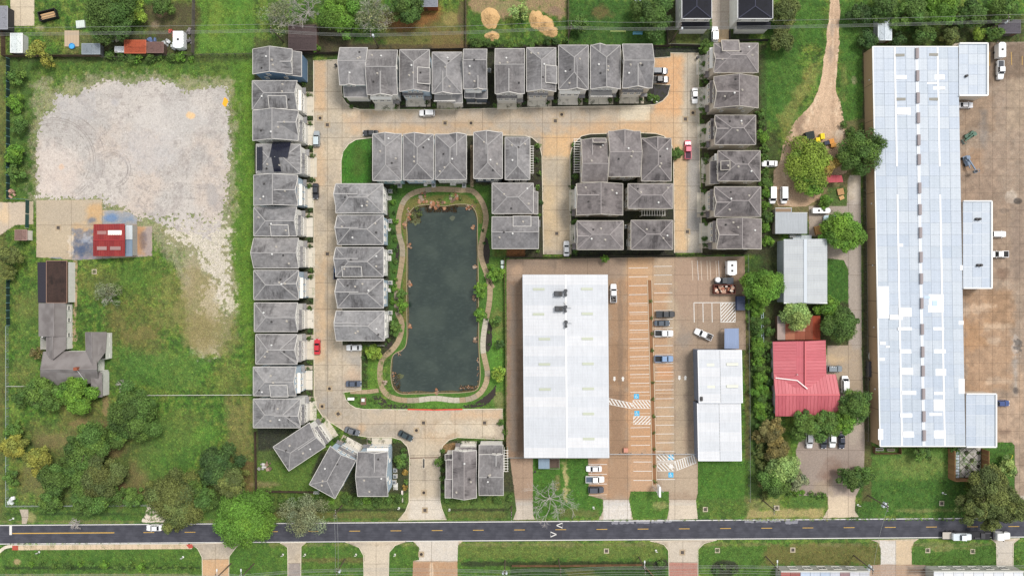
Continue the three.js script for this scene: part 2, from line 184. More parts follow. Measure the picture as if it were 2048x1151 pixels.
  [R4(1520, 260, 1560, 520), [66, 72, 40], 6, 10, .8], [pts2([1548, 330, 1600, 300, 1700, 290, 1715, 300, 1690, 420, 1660, 470, 1620, 440, 1540, 420]), [128, 108, 84], 6, 10, .85], [R4(1655, 375, 1694, 414), [70, 100, 42], 3, 3, .9], [R4(1618, 410, 1720, 520), [136, 122, 106], 6, 8, .7], [R4(1520, 420, 1560, 900), [56, 58, 38], 5, 8, .8],
  [R4(1655, 518, 1697, 640), [60, 100, 36], 3, 2, .95], [R4(1545, 605, 1720, 690), [66, 58, 44], 4, 6, .8], [R4(1496, 510, 1530, 1000), [58, 80, 36], 5, 8, .8], [R4(1490, 640, 1500, 1000), [104, 88, 58], 3, 4, .8],
  [R4(1396, 920, 1500, 1000), [70, 112, 38], 3, 3, .9], [R4(1400, 996, 1500, 1032), [84, 108, 46], 3, 5, .7], [R4(1490, 995, 1560, 1020), [150, 136, 96], 5, 8, .6], [pts2([1500, 1020, 1650, 1012, 1650, 1036, 1490, 1036]), [178, 152, 112], 4, 6, .85], [R4(1580, 988, 1652, 1014), [74, 106, 44], 4, 5, .8],
  [R4(1730, 890, 1900, 960), [84, 116, 50], 4, 6, .9], [EL(1830, 930, 60, 18), [128, 138, 74], 10, 14, .55, 8], [R4(1720, 960, 1930, 1032), [62, 100, 36], 4, 6, .85], [EL(1850, 1020, 60, 5), [150, 138, 96], 3, 4, .6], [R4(1725, 860, 1742, 1000), [92, 80, 52], 3, 4, .8], [R4(1968, 884, 2032, 1040), [66, 104, 38], 3, 3, .9],
  // front lawns of the commercial lot
  [R4(1060, 918, 1206, 1035), [66, 108, 36], 3, 3, .95], [pts2([1124, 925, 1132, 922, 1136, 950, 1134, 1000, 1126, 1005, 1128, 960]), [186, 164, 122], 3, 5, .9, 6], [R4(1120, 1018, 1200, 1034), [112, 104, 66], 3, 5, .7], [R4(1260, 980, 1338, 1036), [72, 112, 40], 3, 2, .95], [EL(1320, 1010, 16, 8), [160, 146, 104], 4, 6, .7], [R4(1010, 980, 1034, 1035), [70, 90, 42], 3, 4, .8], [EL(1115, 965, 5, 16), [150, 126, 92], 3, 4, .7],
  // verge south of the road
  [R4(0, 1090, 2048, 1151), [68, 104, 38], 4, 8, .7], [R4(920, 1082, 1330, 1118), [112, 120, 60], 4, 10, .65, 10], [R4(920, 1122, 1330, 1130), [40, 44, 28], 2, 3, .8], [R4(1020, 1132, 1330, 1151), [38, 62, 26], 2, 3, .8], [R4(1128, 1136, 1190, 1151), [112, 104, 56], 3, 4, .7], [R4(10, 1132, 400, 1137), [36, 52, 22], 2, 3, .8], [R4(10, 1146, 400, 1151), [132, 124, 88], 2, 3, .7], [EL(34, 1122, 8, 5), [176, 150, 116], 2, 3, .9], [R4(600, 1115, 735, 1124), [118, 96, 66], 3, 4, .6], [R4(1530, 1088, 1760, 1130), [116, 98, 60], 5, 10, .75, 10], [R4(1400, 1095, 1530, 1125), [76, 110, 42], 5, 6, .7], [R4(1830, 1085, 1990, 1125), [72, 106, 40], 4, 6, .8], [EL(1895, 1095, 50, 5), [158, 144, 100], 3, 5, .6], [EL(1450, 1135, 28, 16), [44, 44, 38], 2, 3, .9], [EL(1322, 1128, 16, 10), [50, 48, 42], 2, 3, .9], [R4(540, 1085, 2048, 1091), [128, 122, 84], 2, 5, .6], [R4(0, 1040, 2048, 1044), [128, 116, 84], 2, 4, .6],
  [EL(500, 1080, 40, 12), [70, 100, 44], 6, 6, .6],
]);
const groundTex = siteTex(groundData, .3);
const bumpTex = tex(256, 256, (i, j) => { const v = 255 * pf(i / 256, j / 256, 16); return [v, v, v]; }, false);
const fineTex = tex(256, 256, (i, j) => { const v = 120 + 90 * (NT[(i * 31 + j * 257) & 65535] - .5) + 70 * (pf(i / 256, j / 256, 32) - .5); return [v, v, v]; }, false);
const rep = (t, r) => { const c = t.clone(); c.repeat.set(r, r); c.needsUpdate = true; return c; };
const siteBump = (() => { const t = bumpTex.clone(); t.repeat.set(90, 50); t.needsUpdate = true; return t; })();

const pondEdge = smooth(toG(pts2([814, 470, 813, 440, 826, 416, 850, 409, 885, 412, 920, 408, 942, 411, 953, 428, 955, 470, 956, 520, 957, 600, 958, 700, 960, 758, 954, 778, 930, 784, 870, 786, 830, 787, 798, 786, 785, 772, 782, 730, 787, 709, 806, 698, 812, 688, 813, 600])), 4, true); pondEdge.pop();
{ const sh = new THREE.Shape([[-500, -400], [500, -400], [500, 400], [-500, 400]].map(p => new THREE.Vector2(p[0], p[1]))); sh.holes.push(new THREE.Path(pondEdge.map(p => new THREE.Vector2(p[0], p[1]))));
  const g = new THREE.ShapeGeometry(sh); g.rotateX(Math.PI / 2); g.computeVertexNormals(); const ix = g.index.array; for (let i = 0; i < ix.length; i += 3) { const t = ix[i]; ix[i] = ix[i + 1]; ix[i + 1] = t; } g.computeVertexNormals();
  struct('ground', siteUV(g), M([255, 255, 255], .95, { map: groundTex, bumpMap: siteBump, bumpScale: .25 }));
}
// the pond: earth bank below the lawn edge, water 0.5 m down
{ const mb = new MB(), c = [(870 - 1024) * S, (600 - 575) * S], n = pondEdge.length, inn = pondEdge.map(p => { const dx = c[0] - p[0], dz = c[1] - p[1], l = Math.hypot(dx, dz); const k = .5 + .7 * vn(p[0] * .6, p[1] * .6); return [p[0] + dx / l * k, p[1] + dz / l * k]; });
  for (let i = 0; i < n; i++) { const j = (i + 1) % n; mb.quad([pondEdge[i][0], 0, pondEdge[i][1]], [inn[i][0], -.62, inn[i][1]], [inn[j][0], -.62, inn[j][1]], [pondEdge[j][0], 0, pondEdge[j][1]]); }
  const earth = tex(256, 256, (i, j) => { const a = pf(i / 256, j / 256, 12), b = NT[(i * 91 + j * 517) & 65535]; return mix3(mix3([92, 82, 56], [62, 66, 40], sm(.4, .7, a)), [132, 116, 92], b > .85 ? .5 : 0); });
  struct('pond_bank', mb, M([255, 255, 255], .95, { map: rep(earth, .25), bumpMap: rep(bumpTex, .5), bumpScale: .12 }));
  const wt = tex(512, 512, (i, j) => { const u = i / 512, v = j / 512, a = pf(u, v, 5), b = pv(u * 40, v * 110, 40) * .5 + .5 * pf(u, v, 48); return mix3(mix3([38, 50, 46], [54, 65, 58], sm(.25, .75, a)), [64, 75, 70], sm(.45, .8, b) * .38); });  // pale ripple streaks: uneven sky reflection painted into the water colour
  const wb = tex(512, 512, (i, j) => { const u = i / 512, v = j / 512, k = 255 * (.5 * pf(u, v, 40) + .5 * pv(u * 60, v * 128, 64)); return [k, k, k]; }, false);
  struct('pond_water', siteUV(new MB().flat(pondEdge, -.45).geo()), M([255, 255, 255], .16, { map: (() => { const t = rep(wt, 1); t.repeat.set(9, 5); return t; })(), bumpMap: (() => { const t = rep(wb, 1); t.repeat.set(12, 8); return t; })(), bumpScale: .028 }));
  struct('pond_algae', ragged(EL(829, 434, 11, 15), -.445, 5, 1.2, 7), M([86, 92, 58], .7)); struct('pond_algae', ragged(EL(800, 752, 7, 6), -.445, 4, 1.2, 7), M([78, 84, 54], .7)); struct('pond_algae', ragged(EL(905, 436, 5, 5), -.446, 3, 1.2, 7), M([72, 78, 62], .7));
  const kerb = new MB().ribbon(pondEdge, .22, -.1, .06, true); struct('pond_edging', kerb, M([148, 136, 108], .9, { bumpMap: rep(fineTex, 1), bumpScale: .02 }));
}
// ---------------------------------------------------------------- concrete
const C0 = [176, 162, 142], CG = [150, 146, 140], CO = [194, 158, 120], CP = [200, 178, 148], LT = [200, 188, 168], RB = [150, 112, 82], RO = [190, 128, 78], PB = [146, 122, 102];
const concBase = (x, y) => { const a = fbm(x / 60 + 7, y / 60), b = fbm(x / 11, y / 11 + 30), c = fbm(x / 3.2, y / 3.2); let k = mix3([182, 168, 147], [160, 150, 136], sm(.3, .7, a)); k = mix3(k, [142, 130, 112], sm(.5, .8, b) * .35); const g = .91 + .18 * c; return [k[0] * g, k[1] * g, k[2] * g]; };
const concData = siteMap(concBase, [
  // west street
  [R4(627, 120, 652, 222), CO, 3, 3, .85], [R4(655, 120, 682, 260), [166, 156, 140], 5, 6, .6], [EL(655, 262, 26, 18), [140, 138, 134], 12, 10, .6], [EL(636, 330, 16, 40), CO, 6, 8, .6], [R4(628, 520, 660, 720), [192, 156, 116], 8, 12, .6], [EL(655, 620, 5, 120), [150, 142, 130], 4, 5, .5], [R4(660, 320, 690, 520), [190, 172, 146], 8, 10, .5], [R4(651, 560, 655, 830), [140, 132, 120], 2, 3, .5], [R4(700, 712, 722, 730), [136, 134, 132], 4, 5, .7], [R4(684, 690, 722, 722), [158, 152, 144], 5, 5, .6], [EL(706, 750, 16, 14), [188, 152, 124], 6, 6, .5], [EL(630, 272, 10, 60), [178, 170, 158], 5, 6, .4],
  // north street
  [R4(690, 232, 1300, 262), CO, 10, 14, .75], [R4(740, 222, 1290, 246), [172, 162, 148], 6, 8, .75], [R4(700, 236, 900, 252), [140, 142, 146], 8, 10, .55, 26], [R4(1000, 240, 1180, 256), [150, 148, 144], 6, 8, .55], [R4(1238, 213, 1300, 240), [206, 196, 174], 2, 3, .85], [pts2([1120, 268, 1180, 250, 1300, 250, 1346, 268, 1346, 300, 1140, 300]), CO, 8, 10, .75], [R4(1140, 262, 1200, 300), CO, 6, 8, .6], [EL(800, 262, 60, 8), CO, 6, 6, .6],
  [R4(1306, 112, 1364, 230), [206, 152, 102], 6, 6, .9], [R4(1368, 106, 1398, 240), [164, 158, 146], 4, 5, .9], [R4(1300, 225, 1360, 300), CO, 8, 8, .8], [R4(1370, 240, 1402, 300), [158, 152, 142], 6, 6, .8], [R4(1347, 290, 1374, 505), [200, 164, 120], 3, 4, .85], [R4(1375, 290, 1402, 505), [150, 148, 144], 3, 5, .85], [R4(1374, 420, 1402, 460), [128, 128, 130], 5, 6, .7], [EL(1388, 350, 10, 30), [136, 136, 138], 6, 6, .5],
  [R4(1085, 270, 1142, 312), [206, 164, 114], 5, 6, .85], [R4(1085, 312, 1142, 505), [182, 162, 132], 5, 5, .6], [EL(1110, 340, 22, 26), [150, 146, 138], 8, 8, .6], [EL(1128, 410, 12, 50), [148, 144, 138], 8, 8, .6], [EL(1095, 430, 12, 60), [196, 168, 124], 8, 8, .5],
  // south street and gate
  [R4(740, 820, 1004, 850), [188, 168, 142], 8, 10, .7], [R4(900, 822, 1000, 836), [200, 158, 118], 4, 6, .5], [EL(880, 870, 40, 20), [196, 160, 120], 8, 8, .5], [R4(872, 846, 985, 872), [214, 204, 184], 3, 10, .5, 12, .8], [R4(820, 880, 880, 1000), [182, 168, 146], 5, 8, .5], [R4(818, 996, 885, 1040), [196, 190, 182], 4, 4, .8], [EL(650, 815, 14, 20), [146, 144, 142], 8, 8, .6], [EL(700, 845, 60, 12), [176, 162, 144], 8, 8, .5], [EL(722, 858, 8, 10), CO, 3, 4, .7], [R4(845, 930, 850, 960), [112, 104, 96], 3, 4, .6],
  // commercial parking
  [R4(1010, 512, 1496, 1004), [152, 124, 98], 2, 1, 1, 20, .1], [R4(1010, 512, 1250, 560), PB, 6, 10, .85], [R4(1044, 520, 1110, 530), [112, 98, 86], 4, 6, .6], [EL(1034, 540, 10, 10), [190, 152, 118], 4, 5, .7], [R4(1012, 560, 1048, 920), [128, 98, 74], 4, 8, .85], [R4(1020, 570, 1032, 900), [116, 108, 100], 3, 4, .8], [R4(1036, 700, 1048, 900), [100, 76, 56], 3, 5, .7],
  [R4(1216, 560, 1256, 990), [158, 118, 82], 5, 8, .9], [R4(1218, 690, 1250, 770), [140, 106, 76], 4, 8, .7], [R4(1218, 780, 1250, 910), [136, 104, 78], 4, 8, .8], [EL(1240, 690, 4, 130), [118, 96, 78], 2, 4, .6],
  [R4(1254, 515, 1306, 900), [200, 142, 92], 3, 4, .95], [R4(1254, 515, 1304, 560), [198, 158, 114], 6, 6, .8], [R4(1300, 516, 1352, 570), [186, 156, 122], 6, 6, .8], [R4(1308, 570, 1336, 660), [196, 144, 98], 5, 6, .85], [R4(1308, 660, 1345, 900), [190, 140, 96], 5, 6, .85], [R4(1312, 730, 1345, 756), [206, 140, 90], 4, 5, .8], [R4(1312, 800, 1360, 900), [184, 160, 128], 5, 6, .7], [pts2([1330, 600, 1345, 590, 1362, 620, 1355, 660, 1335, 700, 1330, 640]), [190, 170, 138], 3, 5, .7],
  [R4(1350, 516, 1490, 600), [164, 132, 108], 6, 8, .9], [R4(1356, 560, 1440, 640), [158, 130, 108], 8, 10, .8], [R4(1460, 520, 1490, 660), [116, 94, 68], 5, 10, .8], [R4(1355, 640, 1480, 700), [150, 128, 108], 8, 10, .8], [EL(1370, 675, 18, 14), [132, 124, 116], 6, 8, .7], [R4(1355, 700, 1390, 850), [128, 112, 96], 4, 8, .85], [R4(1348, 760, 1372, 900), [176, 156, 126], 4, 8, .7], [R4(1480, 700, 1492, 920), [104, 84, 58], 3, 5, .9],
  [R4(1320, 900, 1394, 985), [178, 158, 132], 4, 5, .9], [R4(1214, 915, 1258, 998), [164, 128, 96], 5, 6, .85], [R4(1178, 915, 1218, 990), [190, 136, 92], 4, 4, .9], [R4(1256, 900, 1306, 988), [200, 148, 104], 4, 4, .9], [R4(1206, 998, 1262, 1040), [196, 192, 188], 2, 1, 1], [R4(1338, 998, 1396, 1040), [190, 178, 162], 2, 1, 1], [R4(1020, 912, 1066, 1000), [162, 130, 104], 3, 4, .9], [R4(1030, 998, 1066, 1040), [184, 174, 162], 3, 3, .9],
  // big warehouse yard
  [R4(1918, 84, 2060, 990), [148, 120, 96], 2, 1, 1], [R4(1975, 84, 2060, 160), [104, 82, 62], 5, 8, .8], [R4(1920, 190, 1990, 260), [146, 116, 88], 5, 8, .8], [R4(1960, 220, 1975, 300), [116, 112, 110], 4, 5, .7], [R4(2013, 160, 2048, 260), [164, 140, 112], 3, 5, .8], [R4(1925, 300, 1965, 340), [156, 112, 74], 5, 8, .8], [R4(1962, 290, 2020, 340), [150, 124, 102], 5, 6, .7], [R4(1925, 340, 2000, 400), [142, 114, 92], 6, 8, .7], [EL(2022, 395, 12, 12), [190, 176, 160], 2, 5, .8], [EL(2035, 402, 9, 6), [46, 42, 40], 2, 4, .9], [EL(2010, 420, 10, 5), [76, 70, 66], 2, 4, .8], [R4(1986, 400, 2020, 560), [150, 122, 98], 4, 6, .7], [R4(2024, 410, 2048, 560), [132, 110, 94], 4, 6, .8], [EL(2004, 548, 14, 10), [112, 80, 60], 4, 6, .7],
  [R4(1928, 578, 2024, 785), [176, 132, 92], 6, 10, .9], [R4(1928, 640, 1970, 690), [190, 132, 76], 6, 10, .6], [R4(1972, 580, 2024, 650), [152, 112, 74], 6, 8, .7], [pts2([1930, 614, 1966, 606, 1990, 612, 1970, 622, 1930, 630]), [206, 178, 150], 3, 6, .7, 8], [pts2([1970, 645, 2024, 648, 2024, 656, 1970, 660]), [206, 180, 150], 3, 5, .6, 8], [EL(1988, 680, 12, 6), [210, 184, 156], 3, 5, .7], [EL(2030, 690, 8, 24), [190, 180, 172], 3, 8, .8, 6], [EL(2036, 690, 7, 14), [70, 66, 64], 2, 7, .8, 5], [pts2([2026, 720, 2034, 720, 2036, 790, 2028, 790]), [160, 156, 152], 3, 4, .8], [EL(2032, 780, 5, 7), [72, 66, 64], 2, 3, .9], [R4(1972, 755, 2024, 765), [200, 176, 150], 3, 5, .6], [R4(2036, 730, 2048, 820), [190, 148, 110], 4, 4, .7], [R4(1994, 785, 2048, 890), [186, 150, 118], 5, 8, .8], [R4(2000, 858, 2024, 866), [122, 92, 72], 3, 4, .7], [R4(2030, 890, 2048, 985), [172, 146, 118], 4, 5, .8], [EL(2044, 920, 5, 14), [120, 96, 78], 3, 5, .7], [R4(1980, 780, 2024, 792), [120, 104, 88], 4, 4, .5],
  // west yard
  [R4(58, 396, 310, 520), [168, 153, 130], 2, 1, 1, 20, .15], [R4(72, 400, 204, 450), [162, 151, 136], 8, 10, .6], [R4(170, 410, 204, 446), [190, 146, 92], 6, 8, .8], [R4(145, 452, 190, 515), [176, 138, 96], 6, 8, .8], [R4(145, 460, 188, 516), [86, 98, 122], 3, 8, .9, 9, .6], [EL(165, 498, 20, 14), [44, 66, 104], 6, 10, .85, 8], [EL(172, 476, 10, 8), [190, 196, 206], 3, 6, .6, 5], [R4(204, 420, 274, 450), [126, 138, 158], 3, 6, .9, 9, .6], [EL(220, 436, 16, 7), [70, 112, 168], 4, 6, .8], [EL(255, 438, 12, 6), [84, 118, 160], 4, 6, .7], [EL(182, 440, 8, 6), [70, 92, 126], 3, 5, .8], [R4(262, 452, 304, 514), [138, 124, 128], 3, 6, .9], [R4(264, 456, 288, 512), [184, 130, 76], 5, 7, .85], [EL(285, 480, 5, 16), [78, 70, 78], 3, 5, .7], [R4(136, 470, 146, 512), [206, 196, 182], 2, 5, .7, 5], [R4(150, 512, 220, 520), [126, 120, 132], 2, 3, .8], [EL(112, 516, 14, 3), [70, 96, 140], 2, 3, .8],
  [R4(-5, 400, 56, 470), [180, 164, 146], 3, 4, .9], [R4(0, 400, 18, 450), [206, 176, 136], 3, 4, .7],
  // south side drives and pads
  [R4(830, 1080, 916, 1122), [190, 184, 176], 2, 2, 1], [R4(820, 1122, 916, 1160), [164, 124, 90], 2, 2, 1], [R4(820, 1124, 860, 1160), [146, 112, 88], 4, 6, .7], [EL(863, 1138, 3, 14), [214, 196, 172], 2, 4, .9], [R4(400, 1118, 460, 1160), [186, 146, 106], 2, 2, 1], [R4(576, 1126, 606, 1160), [126, 118, 118], 2, 2, 1], [R4(720, 1090, 780, 1160), [188, 176, 158], 2, 2, 1], [R4(1336, 1082, 1402, 1126), [182, 172, 158], 2, 2, 1], [R4(1336, 1124, 1402, 1160), [158, 100, 88], 1, 1, 1], [R4(1760, 1080, 1792, 1160), [192, 190, 188], 1, 1, 1], [R4(1792, 1080, 1826, 1160), [190, 168, 138], 1, 1, 1], [R4(1740, 1128, 1862, 1160), [152, 124, 104], 2, 3, 1], [R4(1990, 1080, 2030, 1160), [186, 180, 172], 2, 2, 1], [R4(1815, 1132, 1862, 1146), [70, 60, 52], 3, 4, .8],
  [R4(18, -5, 106, 56), [196, 182, 158], 2, 2, 1], [R4(1425, -5, 1460, 60), [168, 158, 148], 2, 2, 1], [R4(1436, 58, 1460, 84), [196, 168, 130], 2, 2, 1],
  [R4(1590, 400, 1740, 1000), [146, 134, 124], 4, 6, 1], [R4(1690, 400, 1726, 760), [150, 142, 136], 4, 6, .7], [R4(1652, 690, 1726, 780), [158, 138, 112], 6, 8, .8], [EL(1674, 718, 20, 12), [196, 168, 128], 5, 8, .7], [R4(1595, 880, 1735, 990), [132, 118, 110], 8, 10, .85], [EL(1675, 945, 30, 18), [112, 84, 70], 10, 12, .8], [R4(1625, 960, 1665, 990), [152, 136, 112], 6, 8, .7], [R4(1655, 990, 1712, 1040), [194, 176, 152], 3, 3, 1], [EL(1714, 388, 9, 20), [186, 178, 170], 4, 6, .7],
], true);
for (let y = 500; y < 1010; y++) for (let x = 1005; x < 1500; x++) { const o = (y * MW + x) * 3, l = (concData[o] + concData[o + 1] + concData[o + 2]) / 3; for (let c = 0; c < 3; c++) concData[o + c] = lerp(concData[o + c], l, .2) * .97; }
for (let y = 60; y < 1010; y++) for (let x = 1900; x < 2048; x++) { const o = (y * MW + x) * 3, f = .92 + .3 * (fbm(x / 9, y / 9) - .5), l = (concData[o] + concData[o + 1] + concData[o + 2]) / 3; for (let c = 0; c < 3; c++) concData[o + c] = lerp(concData[o + c], l, .26) * f * 1.04; }
const concTex = siteTex(concData, .16);
const concMat = M([255, 255, 255], .9, { map: concTex, bumpMap: siteBump, bumpScale: .02 });
const jointMat = M([92, 80, 66], .95);
// a pavement: dark jointing bed, and above it each cast slab as a piece of its own
const paved = [];
function pavement(name, ps, xs, ys, { y = .05, gap = .08, kerb = true, kcol = [206, 196, 178], kw = .2, m = concMat, label } = {}) {
  const root = struct(name, null, null, label), g = toG(ps); paved.push(ps);
  part(root, 'joint_bed', siteUV(new MB().flat(g, y - .03).geo()), jointMat);
  for (let i = 0; i + 1 < xs.length; i++) for (let j = 0; j + 1 < ys.length; j++) {
    const [a, b] = gp(xs[i], ys[j]), [c, d] = gp(xs[i + 1], ys[j + 1]); const q = clipRect(g, a + gap / 2, b + gap / 2, c - gap / 2, d - gap / 2);
    if (q.length < 3 || Math.abs(area(q)) < .25) continue; part(root, 'slab', siteUV(new MB().slab(q, y - .03, y + (vn(i * 3.3, j * 7.1) - .5) * .012).geo()), m);
  }
  if (kerb) part(root, 'kerb', new MB().ribbon(g, kw, -.02, y + .09, true), M(kcol, .9, { bumpMap: rep(fineTex, 1), bumpScale: .02 }));
  return root;
}
const seq = (a, b, d) => { const o = []; for (let v = a; v < b - d * .3; v += d) o.push(v); o.push(b); return o; };
const streetPs = pts2([627, 121, 683, 119, 683, 183, 686, 196, 692, 206, 703, 214, 720, 219, 900, 219, 1100, 214, 1290, 211, 1310, 209, 1325, 202, 1336, 190, 1341, 170, 1306, 168, 1306, 116, 1341, 114, 1341, 106, 1397, 106, 1399, 300, 1404, 505, 1349, 505, 1347, 310, 1345, 293, 1339, 281, 1328, 272, 1312, 267, 1270, 265, 1180, 268, 1163, 272, 1151, 284, 1143, 298, 1140, 312, 1142, 508, 1087, 508, 1084, 312, 1081, 298, 1074, 284, 1064, 275, 1050, 271, 900, 270, 770, 272, 735, 276, 712, 279, 697, 288, 686, 303, 682, 322, 683, 480, 684, 690, 722, 688, 722, 779, 687, 784, 691, 798, 699, 808, 711, 815, 728, 818, 860, 819, 1005, 817, 1007, 878, 960, 876, 915, 874, 898, 879, 886, 890, 880, 905, 880, 1000, 884, 1018, 893, 1038, 796, 1039, 811, 1022, 818, 1003, 819, 912, 815, 893, 802, 879, 784, 874, 740, 874, 700, 868, 668, 848, 648, 836, 634, 815, 628, 790]);
pavement('residential_street', streetPs, [600, 655, 684, 722, 790, 850, 910, 965, 1020, 1085, 1114, 1142, 1180, 1240, 1302, 1347, 1375, 1410], [100, 183, 218, 246, 275, 320, 372, 420, 461, 510, 565, 618, 680, 730, 780, 815, 848, 875, 910, 960, 1000, 1045]);
struct('kerb_paint', siteUV(new MB().ribbon(toG([[815, 818], [870, 819], [925, 818]]), .34, .1, .15).geo()), M([206, 66, 56], .8));
pavement('parking_lot', pts2([1013, 518, 1300, 514, 1490, 512, 1492, 700, 1396, 700, 1396, 985, 1392, 1000, 1396, 1037, 1334, 1039, 1338, 1020, 1338, 982, 1262, 982, 1258, 998, 1266, 1038, 1196, 1039, 1206, 1022, 1206, 998, 1178, 990, 1176, 916, 1066, 916, 1066, 1030, 1072, 1038, 1026, 1039, 1033, 1020, 1020, 916, 1013, 914]), [1005, 1046, 1110, 1175, 1218, 1255, 1306, 1350, 1396, 1440, 1500], [505, 549, 590, 640, 690, 740, 790, 840, 880, 916, 955, 998, 1045], { kerb: false, gap: .07 });
pavement('warehouse_yard', pts2([1905, 86, 2120, 82, 2120, 1010, 2060, 1010, 2030, 985, 2030, 890, 2024, 884, 1905, 884]), seq(1905, 2120, 27), seq(80, 1020, 34), { kerb: false, gap: .06 });
pavement('service_lane', pts2([1618, 412, 1694, 412, 1696, 360, 1700, 350, 1722, 350, 1724, 700, 1730, 880, 1728, 960, 1712, 992, 1710, 1020, 1718, 1033, 1646, 1036, 1656, 1018, 1656, 992, 1598, 990, 1592, 900, 1610, 850, 1640, 832, 1655, 690, 1697, 690, 1697, 540, 1688, 520, 1655, 516, 1655, 474, 1618, 472]), [1580, 1655, 1697, 1740], seq(340, 1040, 70), { kerb: false });
pavement('concrete_yard', pts2([72, 400, 204, 399, 205, 420, 240, 420, 262, 426, 274, 436, 274, 452, 304, 452, 304, 512, 150, 520, 72, 514]), [60, 142, 204, 274, 310], [395, 450, 525], { kerb: false });
pavement('entry_drive', pts2([-60, 404, 30, 404, 66, 402, 66, 448, 30, 450, 0, 470, -60, 474]), [-60, 17, 70], [395, 480], { kerb: false });
pavement('concrete_pad', pts2([20, -30, 106, -30, 106, -2, 68, -2, 68, 52, 20, 52]), [10, 40, 110], [-30, 14, 60], { kerb: false });
pavement('house_drive', pts2([1424, -40, 1460, -40, 1458, 84, 1432, 84, 1424, 50]), [1420, 1442, 1465], seq(-40, 90, 32), { kerb: false });
const apron = (name, poly, xs, ys, o) => pavement(name, pts2(poly), xs, ys, { kw: .16, ...o });
apron('driveway', [380, 1087, 486, 1084, 470, 1096, 458, 1112, 457, 1190, 405, 1190, 404, 1114, 395, 1096], [370, 430, 490], [1080, 1118, 1190]);
apron('driveway', [560, 1085, 612, 1084, 602, 1092, 601, 1190, 576, 1190, 575, 1094], [550, 620], [1080, 1126, 1190]);
apron('driveway', [690, 1083, 812, 1082, 790, 1090, 778, 1104, 776, 1190, 728, 1190, 727, 1110, 718, 1094], [680, 752, 820], [1080, 1127, 1190]);
apron('driveway', [826, 1082, 926, 1081, 916, 1090, 915, 1121, 915, 1190, 824, 1190, 826, 1121, 838, 1119, 838, 1094], [820, 863, 930], [1078, 1122, 1190], { kerb: false });
apron('driveway', [1300, 1081, 1434, 1079, 1408, 1086, 1396, 1098, 1396, 1190, 1339, 1190, 1337, 1100, 1328, 1088], [1290, 1366, 1440], [1076, 1124, 1190]);
apron('driveway', [1742, 1079, 1838, 1077, 1828, 1084, 1824, 1096, 1824, 1128, 1862, 1130, 1862, 1190, 1738, 1190, 1738, 1130, 1762, 1128, 1762, 1096, 1756, 1084], [1730, 1792, 1870], [1070, 1129, 1190], { kerb: false });
apron('driveway', [1982, 1077, 2040, 1076, 2027, 1086, 2026, 1190, 1995, 1190, 1993, 1086], [1975, 2045], [1070, 1105, 1190]);
apron('concrete_culvert', [38, 1018, 56, 1018, 56, 1034, 52, 1047, 43, 1047, 43, 1034], [30, 60], [1010, 1034, 1050], { kerb: false });

// the asphalt road
const asphalt = tex(512, 512, (i, j) => { const u = i / 512, v = j / 512, a = pf(u, v, 6), b = NT[(i * 73 + j * 419) & 65535], c = pf(u, v, 40); const st = pv(u * 3, v * 48, 48); return mix3(mix3(mix3([54, 55, 64], [68, 69, 78], sm(.25, .75, a)), [84, 84, 92], b > .72 ? .3 : c * .2), [47, 48, 56], sm(.45, .95, st) * .5); });
const nY = x => 1048.4 - .0072 * x, sY = x => 1088.8 - .0069 * x, cY = x => 1066.2 - .0070 * x;
struct('asphalt_road', (() => { const g = new MB().flat(toG([[-600, nY(-600)], [2700, nY(2700)], [2700, sY(2700)], [-600, sY(-600)]]), .03).geo(); return g; })(), M([255, 255, 255], .88, { map: rep(asphalt, .09), bumpMap: rep(fineTex, .8), bumpScale: .01 }));
const roadLine = (a, b, off, w, m, n = 'road_marking') => { const f = off < 0 ? nY : off > 0 ? sY : cY; struct(n, new MB().slab(toG([[a, f(a) - off - w / 2], [b, f(b) - off - w / 2], [b, f(b) - off + w / 2], [a, f(a) - off + w / 2]]), .03, .038), m); };
const paintTex = tex(256, 256, (i, j) => { const v = pf(i / 256, j / 256, 24), g = 238 - 70 * sm(.55, .8, v); return [g, g, g]; }), sheetTex = tex(512, 512, (i, j) => { const u = i / 512, v = j / 512, g = 246 - 12 * pf(u, v, 6) - 10 * pv(u * 90, v * 8, 90) - 6 * NT[(i * 57 + j * 311) & 65535]; return [g, g, g]; });
const whiteP = M([226, 224, 220], .7, { map: rep(paintTex, .7) }), yellowP = M([204, 164, 80], .7, { map: rep(paintTex, .7) });
roadLine(-600, 2700, -1.6, 1.6, whiteP); roadLine(-600, 2700, 1.6, 1.6, whiteP);
roadLine(24, 228, 0, 2.0, yellowP);
for (let k = -2; k < 26; k++) { const x = 297 + k * 82.45; if (x > 20 && x < 240) continue; roadLine(x - 10.8, x + 10.8, 0, 1.3, yellowP); }
struct('stop_line', new MB().slab(toG(R4(18, nY(20) + 2, 23, cY(20) + 3)), .03, .038), whiteP);
const chev = (x, y, s) => { const mb = new MB(); for (const k of [-1, 1]) mb.ribbon(toG([[x + 6 * s, y + k * 5], [x - 6 * s, y]]), .26, .03, .04); for (const k of [-1, 1]) mb.box((x + 6 * s - 1024) * S, .035, (y + k * 1.4 - 575.5) * S, .14, .01, .12); return mb; };
struct('road_marking', chev(1119, 1050, 1), whiteP); struct('road_marking', chev(1107, 1068, -1), whiteP);
struct('asphalt_patch', new MB().flat(toG([[1101, nY(1101) + 3], [1124, nY(1124) + 3], [1124, sY(1124) - 3], [1101, sY(1101) - 3]]), .034), M([57, 57, 65], .9));
